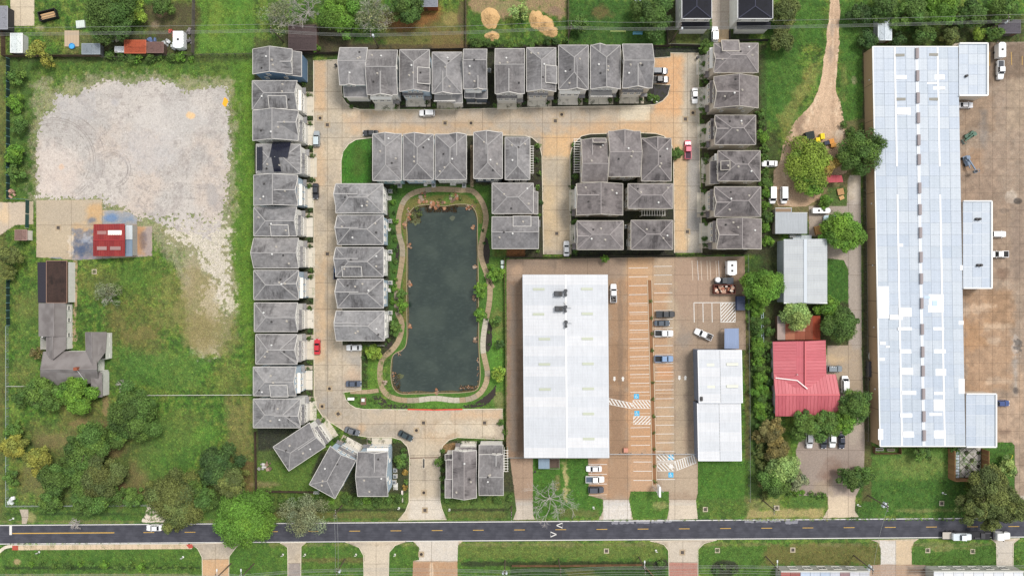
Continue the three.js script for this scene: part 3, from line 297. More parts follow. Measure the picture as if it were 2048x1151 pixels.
for (const [a, b, y] of [[1224, 1236, 1045], [1240, 1268, 1044], [1272, 1300, 1043], [1303, 1326, 1042], [1330, 1345, 1041], [1490, 1508, 1042], [1512, 1535, 1041], [1540, 1562, 1040], [1570, 1596, 1044]]) struct('tar_patch', ragged(R4(a, y - 3.5, b, y + 3), .036, 2.4, 1.1, 5), M([124, 124, 132], .9));
// sidewalk at lower left, with its own slabs
{ const root = struct('sidewalk', null), k = M([196, 176, 150], .9, { bumpMap: rep(fineTex, 1), bumpScale: .02 }), k2 = M([182, 162, 136], .9), red = M([170, 74, 62], .9);
  for (let x = 24; x < 380; x += 12) { const a = x + .25, b = x + 11.75, t = sY(x) + 1.6; part(root, 'slab', new MB().slab(toG([[a, t], [b, t - .07], [b, t + 9], [a, t + 9]]), 0, .14), x === 24 ? red : pick([k, k2, k])); }
  part(root, 'ramp', new MB().slab(toG(pts2([372, 1088, 384, 1087, 386, 1094, 378, 1096])), .01, .145), red);
  part(root, 'kerb', new MB().ribbon(toG([[24, sY(24) + .6], [376, sY(376) + .6]]), .2, 0, .15), M([208, 200, 186], .9));
  part(root, 'corner', new MB().ribbon(smooth(toG(pts2([-30, 1118, -4, 1104, 10, 1094, 24, 1091])), 5), .9, 0, .14), M([204, 194, 178], .9)); }
// pond walk: one slab after another along the loop
{ const root = struct('pond_walk', null), tones = [[172, 152, 124], [166, 146, 118], [162, 150, 130], [176, 156, 128], [190, 182, 166]].map(c => M(c, .92, { map: rep(paintTex, .3), bumpMap: rep(fineTex, 1), bumpScale: .02 }));
  const line = (p, w, closed) => { const c = new THREE.CatmullRomCurve3(toG(p).map(q => new THREE.Vector3(q[0], 0, q[1])), closed, 'centripetal'), L = c.getLength(), n = Math.round(L / 1.75);
    for (let i = 0; i < n; i++) { const a = c.getPointAt(i / n), b = c.getPointAt((i + 1) / n), ta = c.getTangentAt(i / n), tb = c.getTangentAt((i + 1) / n), e = .025; const q = [[a.x + ta.x * e + ta.z * w, a.z + ta.z * e - ta.x * w], [b.x - tb.x * e + tb.z * w, b.z - tb.z * e - tb.x * w], [b.x - tb.x * e - tb.z * w, b.z - tb.z * e + tb.x * w], [a.x + ta.x * e - ta.z * w, a.z + ta.z * e + ta.x * w]];
      const px = a.x / S + 1024, py = a.z / S + 575.5; const pale = (py > 640 && py < 712 && px > 950) || (py > 790 && px > 830 && px < 915); part(root, 'slab', new MB().slab(q, -.03, .07), pale ? tones[4] : tones[Math.floor(vn(px / 60, py / 60) * 3.99)]); } };
  line(pts2([944, 381, 920, 380, 880, 378, 850, 380, 826, 386, 810, 398, 802, 415, 797, 440, 798, 470, 804, 490, 805, 510, 801, 540, 796, 570, 793, 600, 795, 625, 803, 642, 803, 660, 795, 685, 780, 703, 765, 717, 760, 735, 760, 758, 764, 776, 777, 791, 800, 799, 830, 800, 870, 796, 910, 800, 940, 797, 960, 786, 972, 766, 975, 745, 970, 720, 966, 700, 967, 670, 972, 640, 978, 610, 980, 580, 977, 556, 970, 538, 963, 518, 961, 500, 966, 470, 972, 440, 970, 420, 962, 400]), .8, true);
  line(pts2([944, 374, 944, 340, 944, 290]), .5, false); line(pts2([757, 780, 735, 783, 700, 783]), .62, false); line(pts2([970, 548, 980, 565, 988, 575]), .5, false); }
// gravel lot, dirt track, bare ground
const gravelTex = (() => { const rings = [[105, 320, 85], [105, 320, 81], [105, 320, 74], [222, 337, 38], [222, 337, 33], [226, 338, 28], [118, 316, 90]]; const d = siteMap((x, y) => {
    const sh = .9; if (x > 500 || y < 120 || y > 740 || x < 40) return [190, 180, 172]; const a = fbm(x / 50, y / 50), b = fbm(x / 12 + 9, y / 12), c = vn(x / 1.6, y / 1.6), e = fbm(x / 4 + 70, y / 4);
    let k = mix3([198, 191, 184], [184, 179, 174], sm(.35, .65, a)); k = mix3(k, [200, 186, 174], sm(.5, .75, fbm(x / 70 + 90, y / 70 + 8)) * .8); k = mix3(k, [166, 158, 154], sm(.5, .76, b) * .55); k = mix3(k, [140, 132, 126], sm(.56, .74, e) * .4); k = mix3(k, [118, 112, 104], sm(.82, .96, vn(x / 1.3 + 9, y / 1.3)) * .5); k = mix3(k, [226, 220, 214], sm(.7, .95, c) * .5);
    for (const [cx, cy, r] of rings) { const dx = x - cx, dy = y - cy, q = Math.abs(Math.hypot(dx, dy) - r), an = Math.atan2(dy, dx); const on = r > 60 ? (an > -2.4 && an < 1.1) : (an > -2.3 && an < 1.4); if (q < 1.2 && on) k = mix3(k, [140, 132, 128], (1 - q / 1.2) * (.1 + .75 * sm(.3, .7, fbm(x / 14, y / 14)))); }
    return [k[0] * sh, k[1] * sh, k[2] * sh]; }, [[EL(424, 390, 10, 24), [152, 148, 146], 6, 6, .8], [EL(300, 300, 60, 40), [172, 170, 170], 16, 20, .6], [EL(340, 240, 80, 40), [184, 180, 176], 16, 20, .5], [EL(110, 350, 50, 60), [202, 188, 178], 16, 20, .5], [EL(380, 230, 8, 6), [222, 180, 128], 3, 4, .9], [R4(120, 182, 190, 240), [160, 158, 158], 3, 8, .5, 5, .9], [EL(122, 332, 6, 7), [196, 166, 142], 2, 3, .8], [EL(230, 205, 8, 8), [160, 158, 160], 4, 5, .7]]);
  return siteTex(d, .14); })();
const gravelMat = M([255, 255, 255], .95, { map: gravelTex, bumpMap: siteBump, bumpScale: .03 });
const holes = (k, ns) => (x, y, v) => y > 425 ? Math.min(v, 8) - 1 - 70 * Math.max(0, fbm(x / 4.2 + 5, y / 4.2) - .5 + Math.max(0, y - 440) * .0011) : v < 26 ? v - 34 * Math.max(0, fbm(x / 2.4 + 3, y / 2.4) - .46) * clamp((16 - v) / 16) - k * Math.max(0, fbm(x / ns + 31, y / ns + 12) - .5) * (26 - v) : v;
struct('gravel_lot', ragged(pts2([108, 184, 150, 186, 178, 172, 205, 158, 235, 160, 262, 168, 300, 152, 345, 162, 372, 178, 420, 170, 458, 168, 460, 220, 464, 300, 455, 400, 448, 430, 440, 462, 420, 480, 380, 470, 345, 462, 310, 446, 272, 440, 250, 420, 205, 416, 204, 400, 68, 400, 70, 300, 72, 256, 82, 225, 104, 218]), .012, 6, 1.6, 12, holes(2.6, 4)), gravelMat);
const dirtTex = (() => { const d = siteMap((x, y) => { if (x < 1480) return [190, 160, 130]; const a = fbm(x / 30, y / 30), b = fbm(x / 7, y / 14), c = vn(x / 1.7, y / 1.7); let k = mix3([198, 170, 142], [174, 148, 124], a); k = mix3(k, [212, 190, 164], sm(.5, .8, b) * .6); const g = .9 + c * .2; return [k[0] * g, k[1] * g, k[2] * g]; }, [[pts2([1664, -5, 1667, -5, 1662, 150, 1640, 240, 1610, 300, 1605, 300, 1636, 236, 1658, 148]), [150, 126, 104], 3, 2, .5], [pts2([1673, -5, 1676, -5, 1669, 150, 1668, 240, 1672, 290, 1667, 290, 1662, 236, 1665, 148]), [152, 128, 106], 3, 2, .5], [EL(1661, 110, 5, 18), [150, 134, 122], 5, 4, .7], [EL(1664, 60, 4, 14), [158, 142, 128], 4, 4, .7], [EL(1681, 270, 10, 14), [176, 168, 156], 4, 4, .7], [EL(1600, 245, 10, 34), [112, 92, 76], 6, 10, .6], [R4(1580, 270, 1700, 420), [156, 130, 104], 12, 16, .7], [EL(1650, 180, 14, 70), [206, 178, 150], 8, 8, .5]]); return siteTex(d, .14); })();
struct('dirt_track', ragged(pts2([1661, -120, 1681, -120, 1680, 20, 1679, 80, 1676, 140, 1674, 180, 1684, 215, 1692, 250, 1696, 290, 1700, 310, 1694, 345, 1660, 350, 1640, 400, 1610, 412, 1556, 412, 1548, 380, 1548, 345, 1560, 320, 1565, 290, 1580, 262, 1600, 235, 1625, 205, 1640, 170, 1648, 120, 1655, 70, 1659, 20]), .014, 4.5, 2, 30, null, .2), M([255, 255, 255], .95, { map: dirtTex, bumpMap: siteBump, bumpScale: .15 }));
struct('dirt_drive', ragged(pts2([294, 1008, 308, 1010, 312, 1020, 332, 1030, 334, 1044, 280, 1044, 290, 1030]), .016, 2, 1.4, 6), M([206, 194, 180], .95, { bumpMap: siteBump, bumpScale: .15 }));
struct('dirt_path', ragged(pts2([146, 520, 154, 520, 154, 600, 150, 660, 156, 675, 148, 690, 140, 700, 138, 690, 144, 650, 148, 600]), .012, 1.6, 1.5, 8), M([158, 138, 108], .95, { bumpMap: siteBump, bumpScale: .1 }));
// ---------------------------------------------------------------- townhouses
const roofTexs = [[[136, 135, 136], [78, 76, 77], [156, 154, 154]], [[126, 121, 121], [70, 66, 67], [148, 143, 142]], [[142, 142, 143], [86, 85, 86], [160, 159, 159]]].map((c, k) => tex(768, 768, (i, j) => {
  const u = i / 768, v = j / 768, a = pf(u, v, 2 + k), s = pv(u * 26, v * 5, 26) * .6 + pf(u, v, 14) * .4, f = NT[((i >> 1) * 71 + (j >> 2) * 263 + k * 99) & 65535], row = (j % 12) < 2 ? .9 : 1, g = NT[(i * 13 + j * 777) & 65535];
  const strk = pvr(u * 70, v * 9, 70, 9) * .6 + pvr(u * 150, v * 30, 150, 30) * .4; let q = mix3(c[0], c[2], sm(.4, .75, pf(v, u, 3)) * .8); q = mix3(q, c[1], sm(.45, .75, a) * (.2 + .6 * sm(.25, .7, strk))); const w = (.86 + .1 * f + .06 * (g - .5) + .3 * (pf(u, v, 28) - .5) + .1) * row; return [q[0] * w, q[1] * w, q[2] * w]; }));
const shingleBump = tex(256, 256, (i, j) => { const row = j % 16, off = ((j >> 4) & 1) * 16, c = ((i + off) % 32) < 2 ? 60 : 0, v = 90 + row * 9 - c + 30 * NT[(i * 7 + j * 131) & 65535]; return [v, v, v]; }, false);
const roofMats = [0, 1, 2].flatMap(v => roofTexs.map(t => M([[240, 239, 239], [228, 225, 224], [217, 216, 217]][v], .92, { map: rep(t, 1 / 17), bumpMap: rep(shingleBump, 1 / 4), bumpScale: .03 })));
const capMat = [0, 1, 2].flatMap(() => [M([152, 150, 149], .92), M([144, 138, 137], .92), M([157, 155, 154], .92)]);  // paler than the roof: wear, plus light contrast at the hips painted in
const sidingBump = tex(64, 64, (i, j) => { const v = (j % 16) * 16; return [v, v, v]; }, false);
const wallMat = c => M(c, .85, { bumpMap: rep(sidingBump, .9), bumpScale: .02, map: rep(sheetTex, .12) });
const WALL = { white: [240, 240, 236], cream: [216, 208, 194], pale: [186, 206, 222], blue: [104, 136, 168], teal: [166, 196, 200], slate: [92, 102, 116], grey: [190, 188, 184], beige: [204, 190, 168], navy: [66, 76, 92] };
const trimMat = M([224, 222, 216], .8), gutMat = M([196, 193, 188], .75), gutDark = M([178, 172, 162], .75), glass = M([40, 48, 56], .12, { metalness: 0 }), garM = M([214, 210, 202], .7), doorM = M([92, 66, 52], .7), ventM = M([58, 56, 56], .7), ventW = M([200, 200, 198], .5), pvM = M([30, 32, 46], .25);
const key = v => v.map(q => q.toFixed(3)).join();
function edgesOf(polys) { const m = new Map(); for (const q of polys) for (let i = 0; i < q.length; i++) { const a = q[i], b = q[(i + 1) % q.length], k = [key(a), key(b)].sort().join('|'); const e = m.get(k) || { a, b, n: 0 }; e.n++; m.set(k, e); } return [...m.values()]; }
function roofGeo(polys, t = .2) { const mb = new MB(); for (const q of polys) { mb.poly(q); mb.poly(q.map(p => [p[0], p[1] - t, p[2]]).reverse()); } for (const e of edgesOf(polys)) if (e.n === 1) mb.quad([e.a[0], e.a[1] - t, e.a[2]], [e.b[0], e.b[1] - t, e.b[2]], e.b, e.a); return mb; }
const up = q => { const a = q[0], b = q[1], c = q[2]; const ny = (b[2] - a[2]) * (c[0] - a[0]) - (b[0] - a[0]) * (c[2] - a[2]); return ny > 0 ? q : [...q].reverse(); };
function roofAt(polys, x, z) { let best = -1; for (const q of polys) { const f = q.map(p => [p[0], p[2]]); if (!inside(f, x, z)) continue; const n = new THREE.Vector3().subVectors(new THREE.Vector3(...q[1]), new THREE.Vector3(...q[0])).cross(new THREE.Vector3().subVectors(new THREE.Vector3(...q[2]), new THREE.Vector3(...q[0]))); const y = q[0][1] - (n.x * (x - q[0][0]) + n.z * (z - q[0][2])) / n.y; if (y > best) best = y; } return best; }
// roof over x0..x1, z0..z1 at eave e; kinds: hip, gx (ridge along x), gz (ridge along z), hg (hip at -z, gable at +z)
function roofPolys(kind, x0, z0, x1, z1, e, pitch, rf = .5) {
  const W = x1 - x0, D = z1 - z0, P = (x, y, z) => [x, y, z]; let o;
  if (kind === 'gx') { const zr = z0 + D * rf, y = e + D / 2 * pitch; o = [[P(x0, e, z0), P(x0, y, zr), P(x1, y, zr), P(x1, e, z0)], [P(x0, y, zr), P(x0, e, z1), P(x1, e, z1), P(x1, y, zr)]]; }
  else if (kind === 'gz') { const xr = x0 + W * rf, y = e + W / 2 * pitch; o = [[P(x0, e, z0), P(x0, e, z1), P(xr, y, z1), P(xr, y, z0)], [P(xr, y, z0), P(xr, y, z1), P(x1, e, z1), P(x1, e, z0)]]; }
  else { if (W <= D || kind === 'hg') { const xr = (x0 + x1) / 2, y = e + W / 2 * pitch, zb = z0 + Math.min(W / 2, D * .45), zf = kind === 'hg' ? z1 : z1 - Math.min(W / 2, D * .45);
      o = [[P(x0, e, z0), P(xr, y, zb), P(x1, e, z0)], [P(x0, e, z0), P(x0, e, z1), P(xr, y, zf), P(xr, y, zb)], [P(xr, y, zb), P(xr, y, zf), P(x1, e, z1), P(x1, e, z0)]]; if (kind !== 'hg') o.push([P(x0, e, z1), P(x1, e, z1), P(xr, y, zf)]); }
    else { const zr = (z0 + z1) / 2, y = e + D / 2 * pitch, xa = x0 + D / 2, xb = x1 - D / 2; o = [[P(x0, e, z0), P(x0, e, z1), P(xa, y, zr)], [P(x0, e, z0), P(xa, y, zr), P(xb, y, zr), P(x1, e, z0)], [P(xa, y, zr), P(x0, e, z1), P(x1, e, z1), P(xb, y, zr)], [P(x1, e, z0), P(xb, y, zr), P(x1, e, z1)]]; } }
  return o.map(up);
}
const frameCache = new Map();
function windowGeos(w, h) { const k = w.toFixed(2) + '_' + h.toFixed(2); if (!frameCache.has(k)) { const f = .13, m = new MB(); m.box(0, h / 2 + f / 2, 0, w + 2 * f, f, .14); m.box(0, -h / 2 - f / 2, .03, w + 2 * f, f, .2); m.box(-w / 2 - f / 2, 0, 0, f, h, .14); m.box(w / 2 + f / 2, 0, 0, f, h, .14); m.box(0, 0, -.01, .07, h, .08); m.box(0, 0, -.012, w, .07, .08); frameCache.set(k, [m.geo(), new MB().box(0, 0, 0, w, h, .05).geo()]); } return frameCache.get(k); }
function addWindow(g, x, y, z, w, h, turn, fm = trimMat) { const [a, b] = windowGeos(w, h), f = part(g, 'window', a, fm); f.position.set(x, y, z); f.rotation.y = turn; const p = part(f, 'pane', b, glass); p.position.z = -.03; return f; }
function roofSet(g, polys, rm, cm, gm, gutter = true) {
  const r = part(g, 'roof', roofGeo(polys), rm), c = new MB(), t = new MB();
  for (const e of edgesOf(polys)) { if (e.n > 1) { const l = p => [p[0], p[1] + .03, p[2]]; c.bar(l(e.a), l(e.b), .22, .06); } else t.bar([e.a[0], e.a[1] - .05, e.a[2]], [e.b[0], e.b[1] - .05, e.b[2]], .13, .2); }
  if (c.p.length) part(r, 'ridge_cap', c, cm); if (gutter) part(r, 'gutter', t, gm); return r;
}
const TURN = { S: 0, E: Math.PI / 2, N: Math.PI, W: -Math.PI / 2 };
const houses = [];
function townhouse(o) {
  const he = o.he || 8.6, k = S * (H - he) / H; let cx, cz, W, D, turn;
  if (o.r) { const [x0, y0, x1, y1] = o.r; [cx, cz] = gp((x0 + x1) / 2, (y0 + y1) / 2, he); turn = TURN[o.f]; const a = (x1 - x0) * k, b = (y1 - y0) * k; [W, D] = o.f === 'E' || o.f === 'W' ? [b, a] : [a, b]; }
  else { [cx, cz] = gp(o.c[0], o.c[1], he); W = o.wd[0] * k; D = o.wd[1] * k; turn = o.turn; }
  const g = thing('townhouse', o.lab, 'house', [cx, 0, cz], turn, 'townhouses of the estate');
  const loc = (px, py, h = he) => { const [x, z] = gp(px, py, h), dx = x - cx, dz = z - cz, c = Math.cos(turn), s = Math.sin(turn); return [dx * c - dz * s, dx * s + dz * c]; };
  UVO[0] = rr(0, 17); UVO[1] = rr(0, 17); const rm = (o.rm ?? 0) + 3 * Math.floor(rr(0, 2.99)), oh = .38, wm = wallMat(WALL[o.wall || 'white']), gm = o.gm || gutMat, hw = W / 2, hd = D / 2, pitch = o.pitch || (o.t === 'gx' ? .42 : .55);
  const main = roofPolys(o.t, -hw, -hd, hw, hd, he, pitch, o.rf || .5); let all = [...main];
  roofSet(g, main, roofMats[rm], capMat[rm], gm);
  const wx = hw - oh, wz = hd - oh, w = new MB(); w.box(0, he / 2 - .05, 0, wx * 2, he - .1, wz * 2);
  const gableZ = (x0, x1, z, y0, y, s = 1) => { const m = (x0 + x1) / 2; w.tri([x0, y0, z], [x1, y0, z], [m, y, z]); };
  if (o.t === 'gx') { const zr = -hd + D * (o.rf || .5), y = he + D / 2 * pitch - .22; for (const x of [-wx, wx]) w.tri([x, he - .12, -wz], [x, he - .12, wz], [x, y, zr]); }
  if (o.t === 'gz' || o.t === 'hg') { const y = he + W / 2 * pitch - .22; gableZ(-wx, wx, wz, he - .12, y); if (o.t === 'gz') gableZ(-wx, wx, -wz, he - .12, y); }
  // cross gables: [side, centre, width, reach, proud]; side F/B, centre across the front in fractions of W
  const front = [];
  for (const [side, c, cw, proud = .05, cp = .7] of o.cg || []) {
    const s = side === 'F' ? 1 : -1, x = c * W, h2 = cw * W / 2, zo = hd + proud, y = he + h2 * cp, zi = 0;
    const q = [[[x - h2, he + .02, s * zi], [x - h2, he + .02, s * zo], [x, y, s * zo], [x, y, s * zi]], [[x, y, s * zi], [x, y, s * zo], [x + h2, he + .02, s * zo], [x + h2, he + .02, s * zi]]].map(up);
    const r = part(g, 'roof', roofGeo(q), roofMats[rm]); const t = new MB(); for (const [a, b] of [[[x - h2, he, s * zo], [x, y, s * zo]], [[x, y, s * zo], [x + h2, he, s * zo]]]) t.bar(a, b, .2, .2); part(r, 'gutter', t, gm); part(r, 'ridge_cap', new MB().bar([x, y + .03, s * zo], [x, y + .03, s * zi], .3, .08), capMat[rm]);
    all.push(...q); w.box(x, he / 2 - .05, s * (zo - oh - .4), h2 * 2 - oh, he - .12, .8); const zz = s * (zo - oh + .01); w.tri([x - h2 + oh, he - .1, zz], [x + h2 - oh, he - .1, zz], [x, y - .25, zz]);
    if (side === 'F') front.push([x, zo - oh, h2]);
  }
  // shed dormers, survey rectangle: a low roof lifted out of the main slope
  for (const d of o.dm || []) { const dh = d[4] ?? .9, a = loc(d[0], d[1], he + dh), b = loc(d[2], d[3], he + dh), x0 = Math.min(a[0], b[0]), x1 = Math.max(a[0], b[0]), z0 = Math.min(a[1], b[1]), z1 = Math.max(a[1], b[1]); const out = Math.abs(x0 + x1) / W > Math.abs(z0 + z1) / D ? (x0 + x1 > 0 ? 'x1' : 'x0') : (z0 + z1 > 0 ? 'z1' : 'z0');
    const yl = he + dh, yh = he + dh + 1.0, Y = (x, z) => (out === 'x1' ? x === x1 : out === 'x0' ? x === x0 : out === 'z1' ? z === z1 : z === z0) ? yl : yh; const q = up([[x0, Y(x0, z0), z0], [x0, Y(x0, z1), z1], [x1, Y(x1, z1), z1], [x1, Y(x1, z0), z0]]);
    const r = part(g, 'dormer', roofGeo([q]), roofMats[rm]), t = new MB(); for (const e of edgesOf([q])) t.bar([e.a[0], e.a[1] - .05, e.a[2]], [e.b[0], e.b[1] - .05, e.b[2]], .16, .2); part(r, 'gutter', t, gm); part(r, 'dormer_wall', new MB().box((x0 + x1) / 2, he + dh / 2 - .2, (z0 + z1) / 2, x1 - x0 - .5, dh + .2, z1 - z0 - .5), wm); all.push(q); }
  // lower wings with their own roofs: survey rectangle, eave height, kind, wall
  for (const d of o.wing || []) { const e = d[4], a = loc(d[0], d[1], e), b = loc(d[2], d[3], e), x0 = Math.min(a[0], b[0]), x1 = Math.max(a[0], b[0]), z0 = Math.min(a[1], b[1]), z1 = Math.max(a[1], b[1]); const wgm = d[6] ? wallMat(WALL[d[6]]) : wm; let q;
    if (d[5] === 'shed') q = [up([[x0, e + 1.2, z0], [x0, e, z1], [x1, e, z1], [x1, e + 1.2, z0]])]; else if (d[5] === 'flat') q = [up([[x0, e + .06, z0], [x0, e, z1], [x1, e, z1], [x1, e + .06, z0]])]; else q = roofPolys(d[5], x0, z0, x1, z1, e, .45);
    roofSet(g, q, roofMats[rm], capMat[rm], gm); part(g, 'wing_wall', new MB().box((x0 + x1) / 2, e / 2 - .1, (z0 + z1) / 2, x1 - x0 - .5, e - .2, z1 - z0 - .5), wgm); }
  part(g, 'wall', w, wm);
  // front: projecting bay over the garage, its cap, bands, openings
  const fz = front.length ? Math.max(...front.map(f => f[1])) : wz, bay = o.bay ?? .55, bz = fz + bay, bw = wx * 2 * (o.bw || .74), bx = (o.bx ?? -.1) * W, s2 = M([230, 228, 224], .8);
  part(g, 'front_bay', new MB().box(bx, 2.95, fz + bay / 2 - .1, bw, 5.9, bay + .2), wm);
  part(g, 'bay_roof', new MB().hexa([[bx - bw / 2 - .15, 5.9, fz - .02], [bx - bw / 2 - .15, 5.9, bz + .22], [bx + bw / 2 + .15, 5.9, bz + .22], [bx + bw / 2 + .15, 5.9, fz - .02]], [[bx - bw / 2 - .15, 6.5, fz - .02], [bx - bw / 2 - .15, 6.0, bz + .22], [bx + bw / 2 + .15, 6.0, bz + .22], [bx + bw / 2 + .15, 6.5, fz - .02]]), (houses.length % 3 !== 1) ? roofMats[rm] : trimMat);
  part(g, 'trim_band', new MB().box(bx, 2.95, bz + .02, bw + .1, .28, .1), trimMat);
  const gd = part(g, 'garage_door', new MB().box(bx, 1.2, bz + .03, Math.min(4.9, bw - .8), 2.4, .1), garM); { const m = new MB(); for (let i = 1; i < 4; i++) m.box(bx, i * .6, bz + .085, Math.min(4.9, bw - .8), .05, .03); part(gd, 'panel_rail', m, trimMat); }
  const dx = bx < 0 ? (bx + bw / 2 + wx) / 2 : (bx - bw / 2 - wx) / 2; const dr = part(g, 'front_door', new MB().box(dx, 1.15, fz + .05, 1.0, 2.2, .1), doorM); part(dr, 'handle', new MB().box(dx + .35, 1.1, fz + .12, .08, .2, .06), ventW);
  part(g, 'porch_roof', new MB().box(dx, 3.0, fz + .65, Math.max(1.4, wx * 2 - bw - .1), .2, 1.0), roofMats[rm]);
  const nW = bw > 5.5 ? 3 : 2; for (let i = 0; i < nW; i++) addWindow(g, bx + (i - (nW - 1) / 2) * bw / nW, 4.5, bz + .06, Math.min(1.15, bw / nW - .8), 1.35, 0);
  const topX = front.length ? front[0] : [0, wz, wx]; const n3 = topX[2] > 2.6 ? 3 : 2; for (let i = 0; i < n3; i++) addWindow(g, topX[0] + (i - (n3 - 1) / 2) * 1.5, 7.55, topX[1] + .07, .8, 1.15, 0);
  if (o.balc) { const b = part(g, 'balcony', new MB().box(bx, 6.15, fz + 1.0, bw + .4, .22, 2.0), M([150, 148, 146], .85)), m = new MB(); m.bar([bx - bw / 2 - .2, 7.2, fz + 2], [bx + bw / 2 + .2, 7.2, fz + 2], .12, .1); for (let x = bx - bw / 2 - .2; x <= bx + bw / 2 + .21; x += (bw + .4) / 8) m.box(x, 6.7, fz + 2, .09, .95, .09); part(b, 'railing', m, trimMat); }
  for (const s of [-1, 1]) for (const [y, z] of [[4.4, -.3], [4.4, .25], [7.4, -.15], [7.4, .38]]) addWindow(g, s * (wx + .06), y, z * D * .9, .9, 1.1, s * Math.PI / 2);
  for (let i = 0; i < 3; i++) { addWindow(g, (i - 1) * W * .28, 7.4, -wz - .06, 1.1, 1.4, Math.PI); addWindow(g, (i - 1) * W * .28, 4.4, -wz - .06, 1.2, 1.5, Math.PI); }
  addWindow(g, -W * .2, 1.4, -wz - .06, 1.8, 2.0, Math.PI);
  // things that stick out of the roof
  const nv = o.nv ?? 4; for (let i = 0, t = 0; i < nv && t < 40; t++) { const x = rr(-.36, .36) * W, z = rr(-.38, .38) * D, y = roofAt(all, x, z); if (y < 0) continue; i++; const white = i === 1; part(g, white ? 'roof_vent' : 'vent_pipe', white ? new MB().cyl(x, y - .2, z, .26, y + .28, .26, 8).cyl(x, y + .28, z, .3, y + .4, .16, 8) : new MB().box(x, y + .02, z, .5, .24, .5).cyl(x, y + .1, z, .13, y + .5, .13, 6), white ? ventW : (i % 2 ? ventM : gutDark)); }
  for (const [px, py, nx, nz] of o.pv || []) { const [x, z] = loc(px, py, he + 1.5), y0 = roofAt(all, x, z), e = .3, gx = (roofAt(all, x + e, z) - roofAt(all, x - e, z)) / (2 * e), gz = (roofAt(all, x, z + e) - roofAt(all, x, z - e)) / (2 * e);
    for (let i = 0; i < nx; i++) for (let j = 0; j < nz; j++) { const ox = (i - (nx - 1) / 2) * 1.68, oz = (j - (nz - 1) / 2) * 1.06, Y = (a, b) => y0 + .12 + gx * (ox + a) + gz * (oz + b); const c = [[-.82, -.51], [-.82, .51], [.82, .51], [.82, -.51]], q = d => c.map(([a, b]) => [x + ox + a, Y(a, b) + d, z + oz + b]); part(g, 'solar_panel', new MB().hexa(q(-.04), q(.04)), pvM); } }
  // drive in front
  if (o.dl) { const L = o.dl * S, z0 = bz + .01, c = Math.cos(turn), s = Math.sin(turn), toW = (x, z) => [cx + x * c + z * s, cz - x * s + z * c], w2 = bw / 2 + .1; const q = (a, b, z1, z2) => [toW(a, z1), toW(b, z1), toW(b, z2), toW(a, z2)]; const r = struct('driveway', null), dm = M(pick([[222, 216, 202], [214, 206, 190], [226, 220, 208]]), .9, { map: rep(sheetTex, .15), bumpMap: rep(fineTex, 1), bumpScale: .02 });
    part(r, 'slab', new MB().slab(q(bx - w2, bx - .03, z0, z0 + L), -.02, .07), dm); part(r, 'slab', new MB().slab(q(bx + .03, bx + w2, z0, z0 + L), -.02, .07), dm); part(r, 'path', new MB().slab(q(dx - .55, dx + .55, fz + .1, z0 + L), -.02, .06), M([196, 184, 166], .9, { map: rep(sheetTex, .2) }));
    o.shr = [[toW(bx - w2 - .75, z0 + L * .45), 'left'], [toW(bx + w2 + .45, z0 + L * .4), 'right']]; }
  UVO[0] = UVO[1] = 0; houses.push(o); return g;
}
const ord = ['first', 'second', 'third', 'fourth', 'fifth', 'sixth', 'seventh', 'eighth', 'ninth', 'tenth', 'eleventh', 'twelfth'];
const row = (list, base, lab, ref) => list.forEach((o, i) => townhouse({ ...base, ...o, lab: lab(o, i), ref: ref(i) }));
const D_ = { hip: 'hip-roofed', hg: 'hip-and-gable', gx: 'gable-ended', gz: 'gable-roofed' };
const say = o => `${o.adj ? o.adj + ' ' : ''}${D_[o.t]} townhouse`;
row([
  { r: [505, 98, 584, 148], t: 'gx', wall: 'blue', adj: 'blue', cg: [['F', -.05, .5]], wing: [[583, 104, 603, 153, 6.4, 'shed', 'blue']], bay: .2, rm: 2 },
  { r: [504, 161, 594, 219], t: 'hg', dm: [[538, 193, 574, 217]] },
  { r: [505, 221, 596, 281], t: 'gx', cg: [['F', .05, .72]] },
  { r: [512, 288, 601, 347], t: 'hip', pv: [[559, 298, 3, 5], [517, 316, 4, 2], [552, 324, 3, 2]], adj: 'solar-panelled' },
  { r: [507, 350, 595, 411], t: 'gx', cg: [['F', -.02, .8]], wall: 'pale', adj: 'pale blue fronted' },
  { r: [507, 414, 593, 472], t: 'hg', dm: [[542, 450, 578, 472]] },
  { r: [507, 476, 597, 536], t: 'gz', cg: [] },
  { r: [507, 540, 597, 599], t: 'hip', cg: [['F', .04, .7]], wall: 'pale' },
  { r: [508, 605, 595, 663], t: 'hg' },
  { r: [511, 668, 594, 728], t: 'hip', cg: [['F', 0, .8]] },
  { r: [506, 733, 592, 791], t: 'hg', dm: [[541, 769, 576, 793]], wall: 'pale', adj: 'pale blue fronted' },
  { r: [506, 797, 600, 855], t: 'hip', cg: [['F', -.05, .7]] }],
  { f: 'E', dl: 13, rm: 2, gm: gutMat }, (o, i) => `${say(o)}, ${ord[i]} from the top in the long left column`, i => `${ord[i]} house from the top in the left column`);
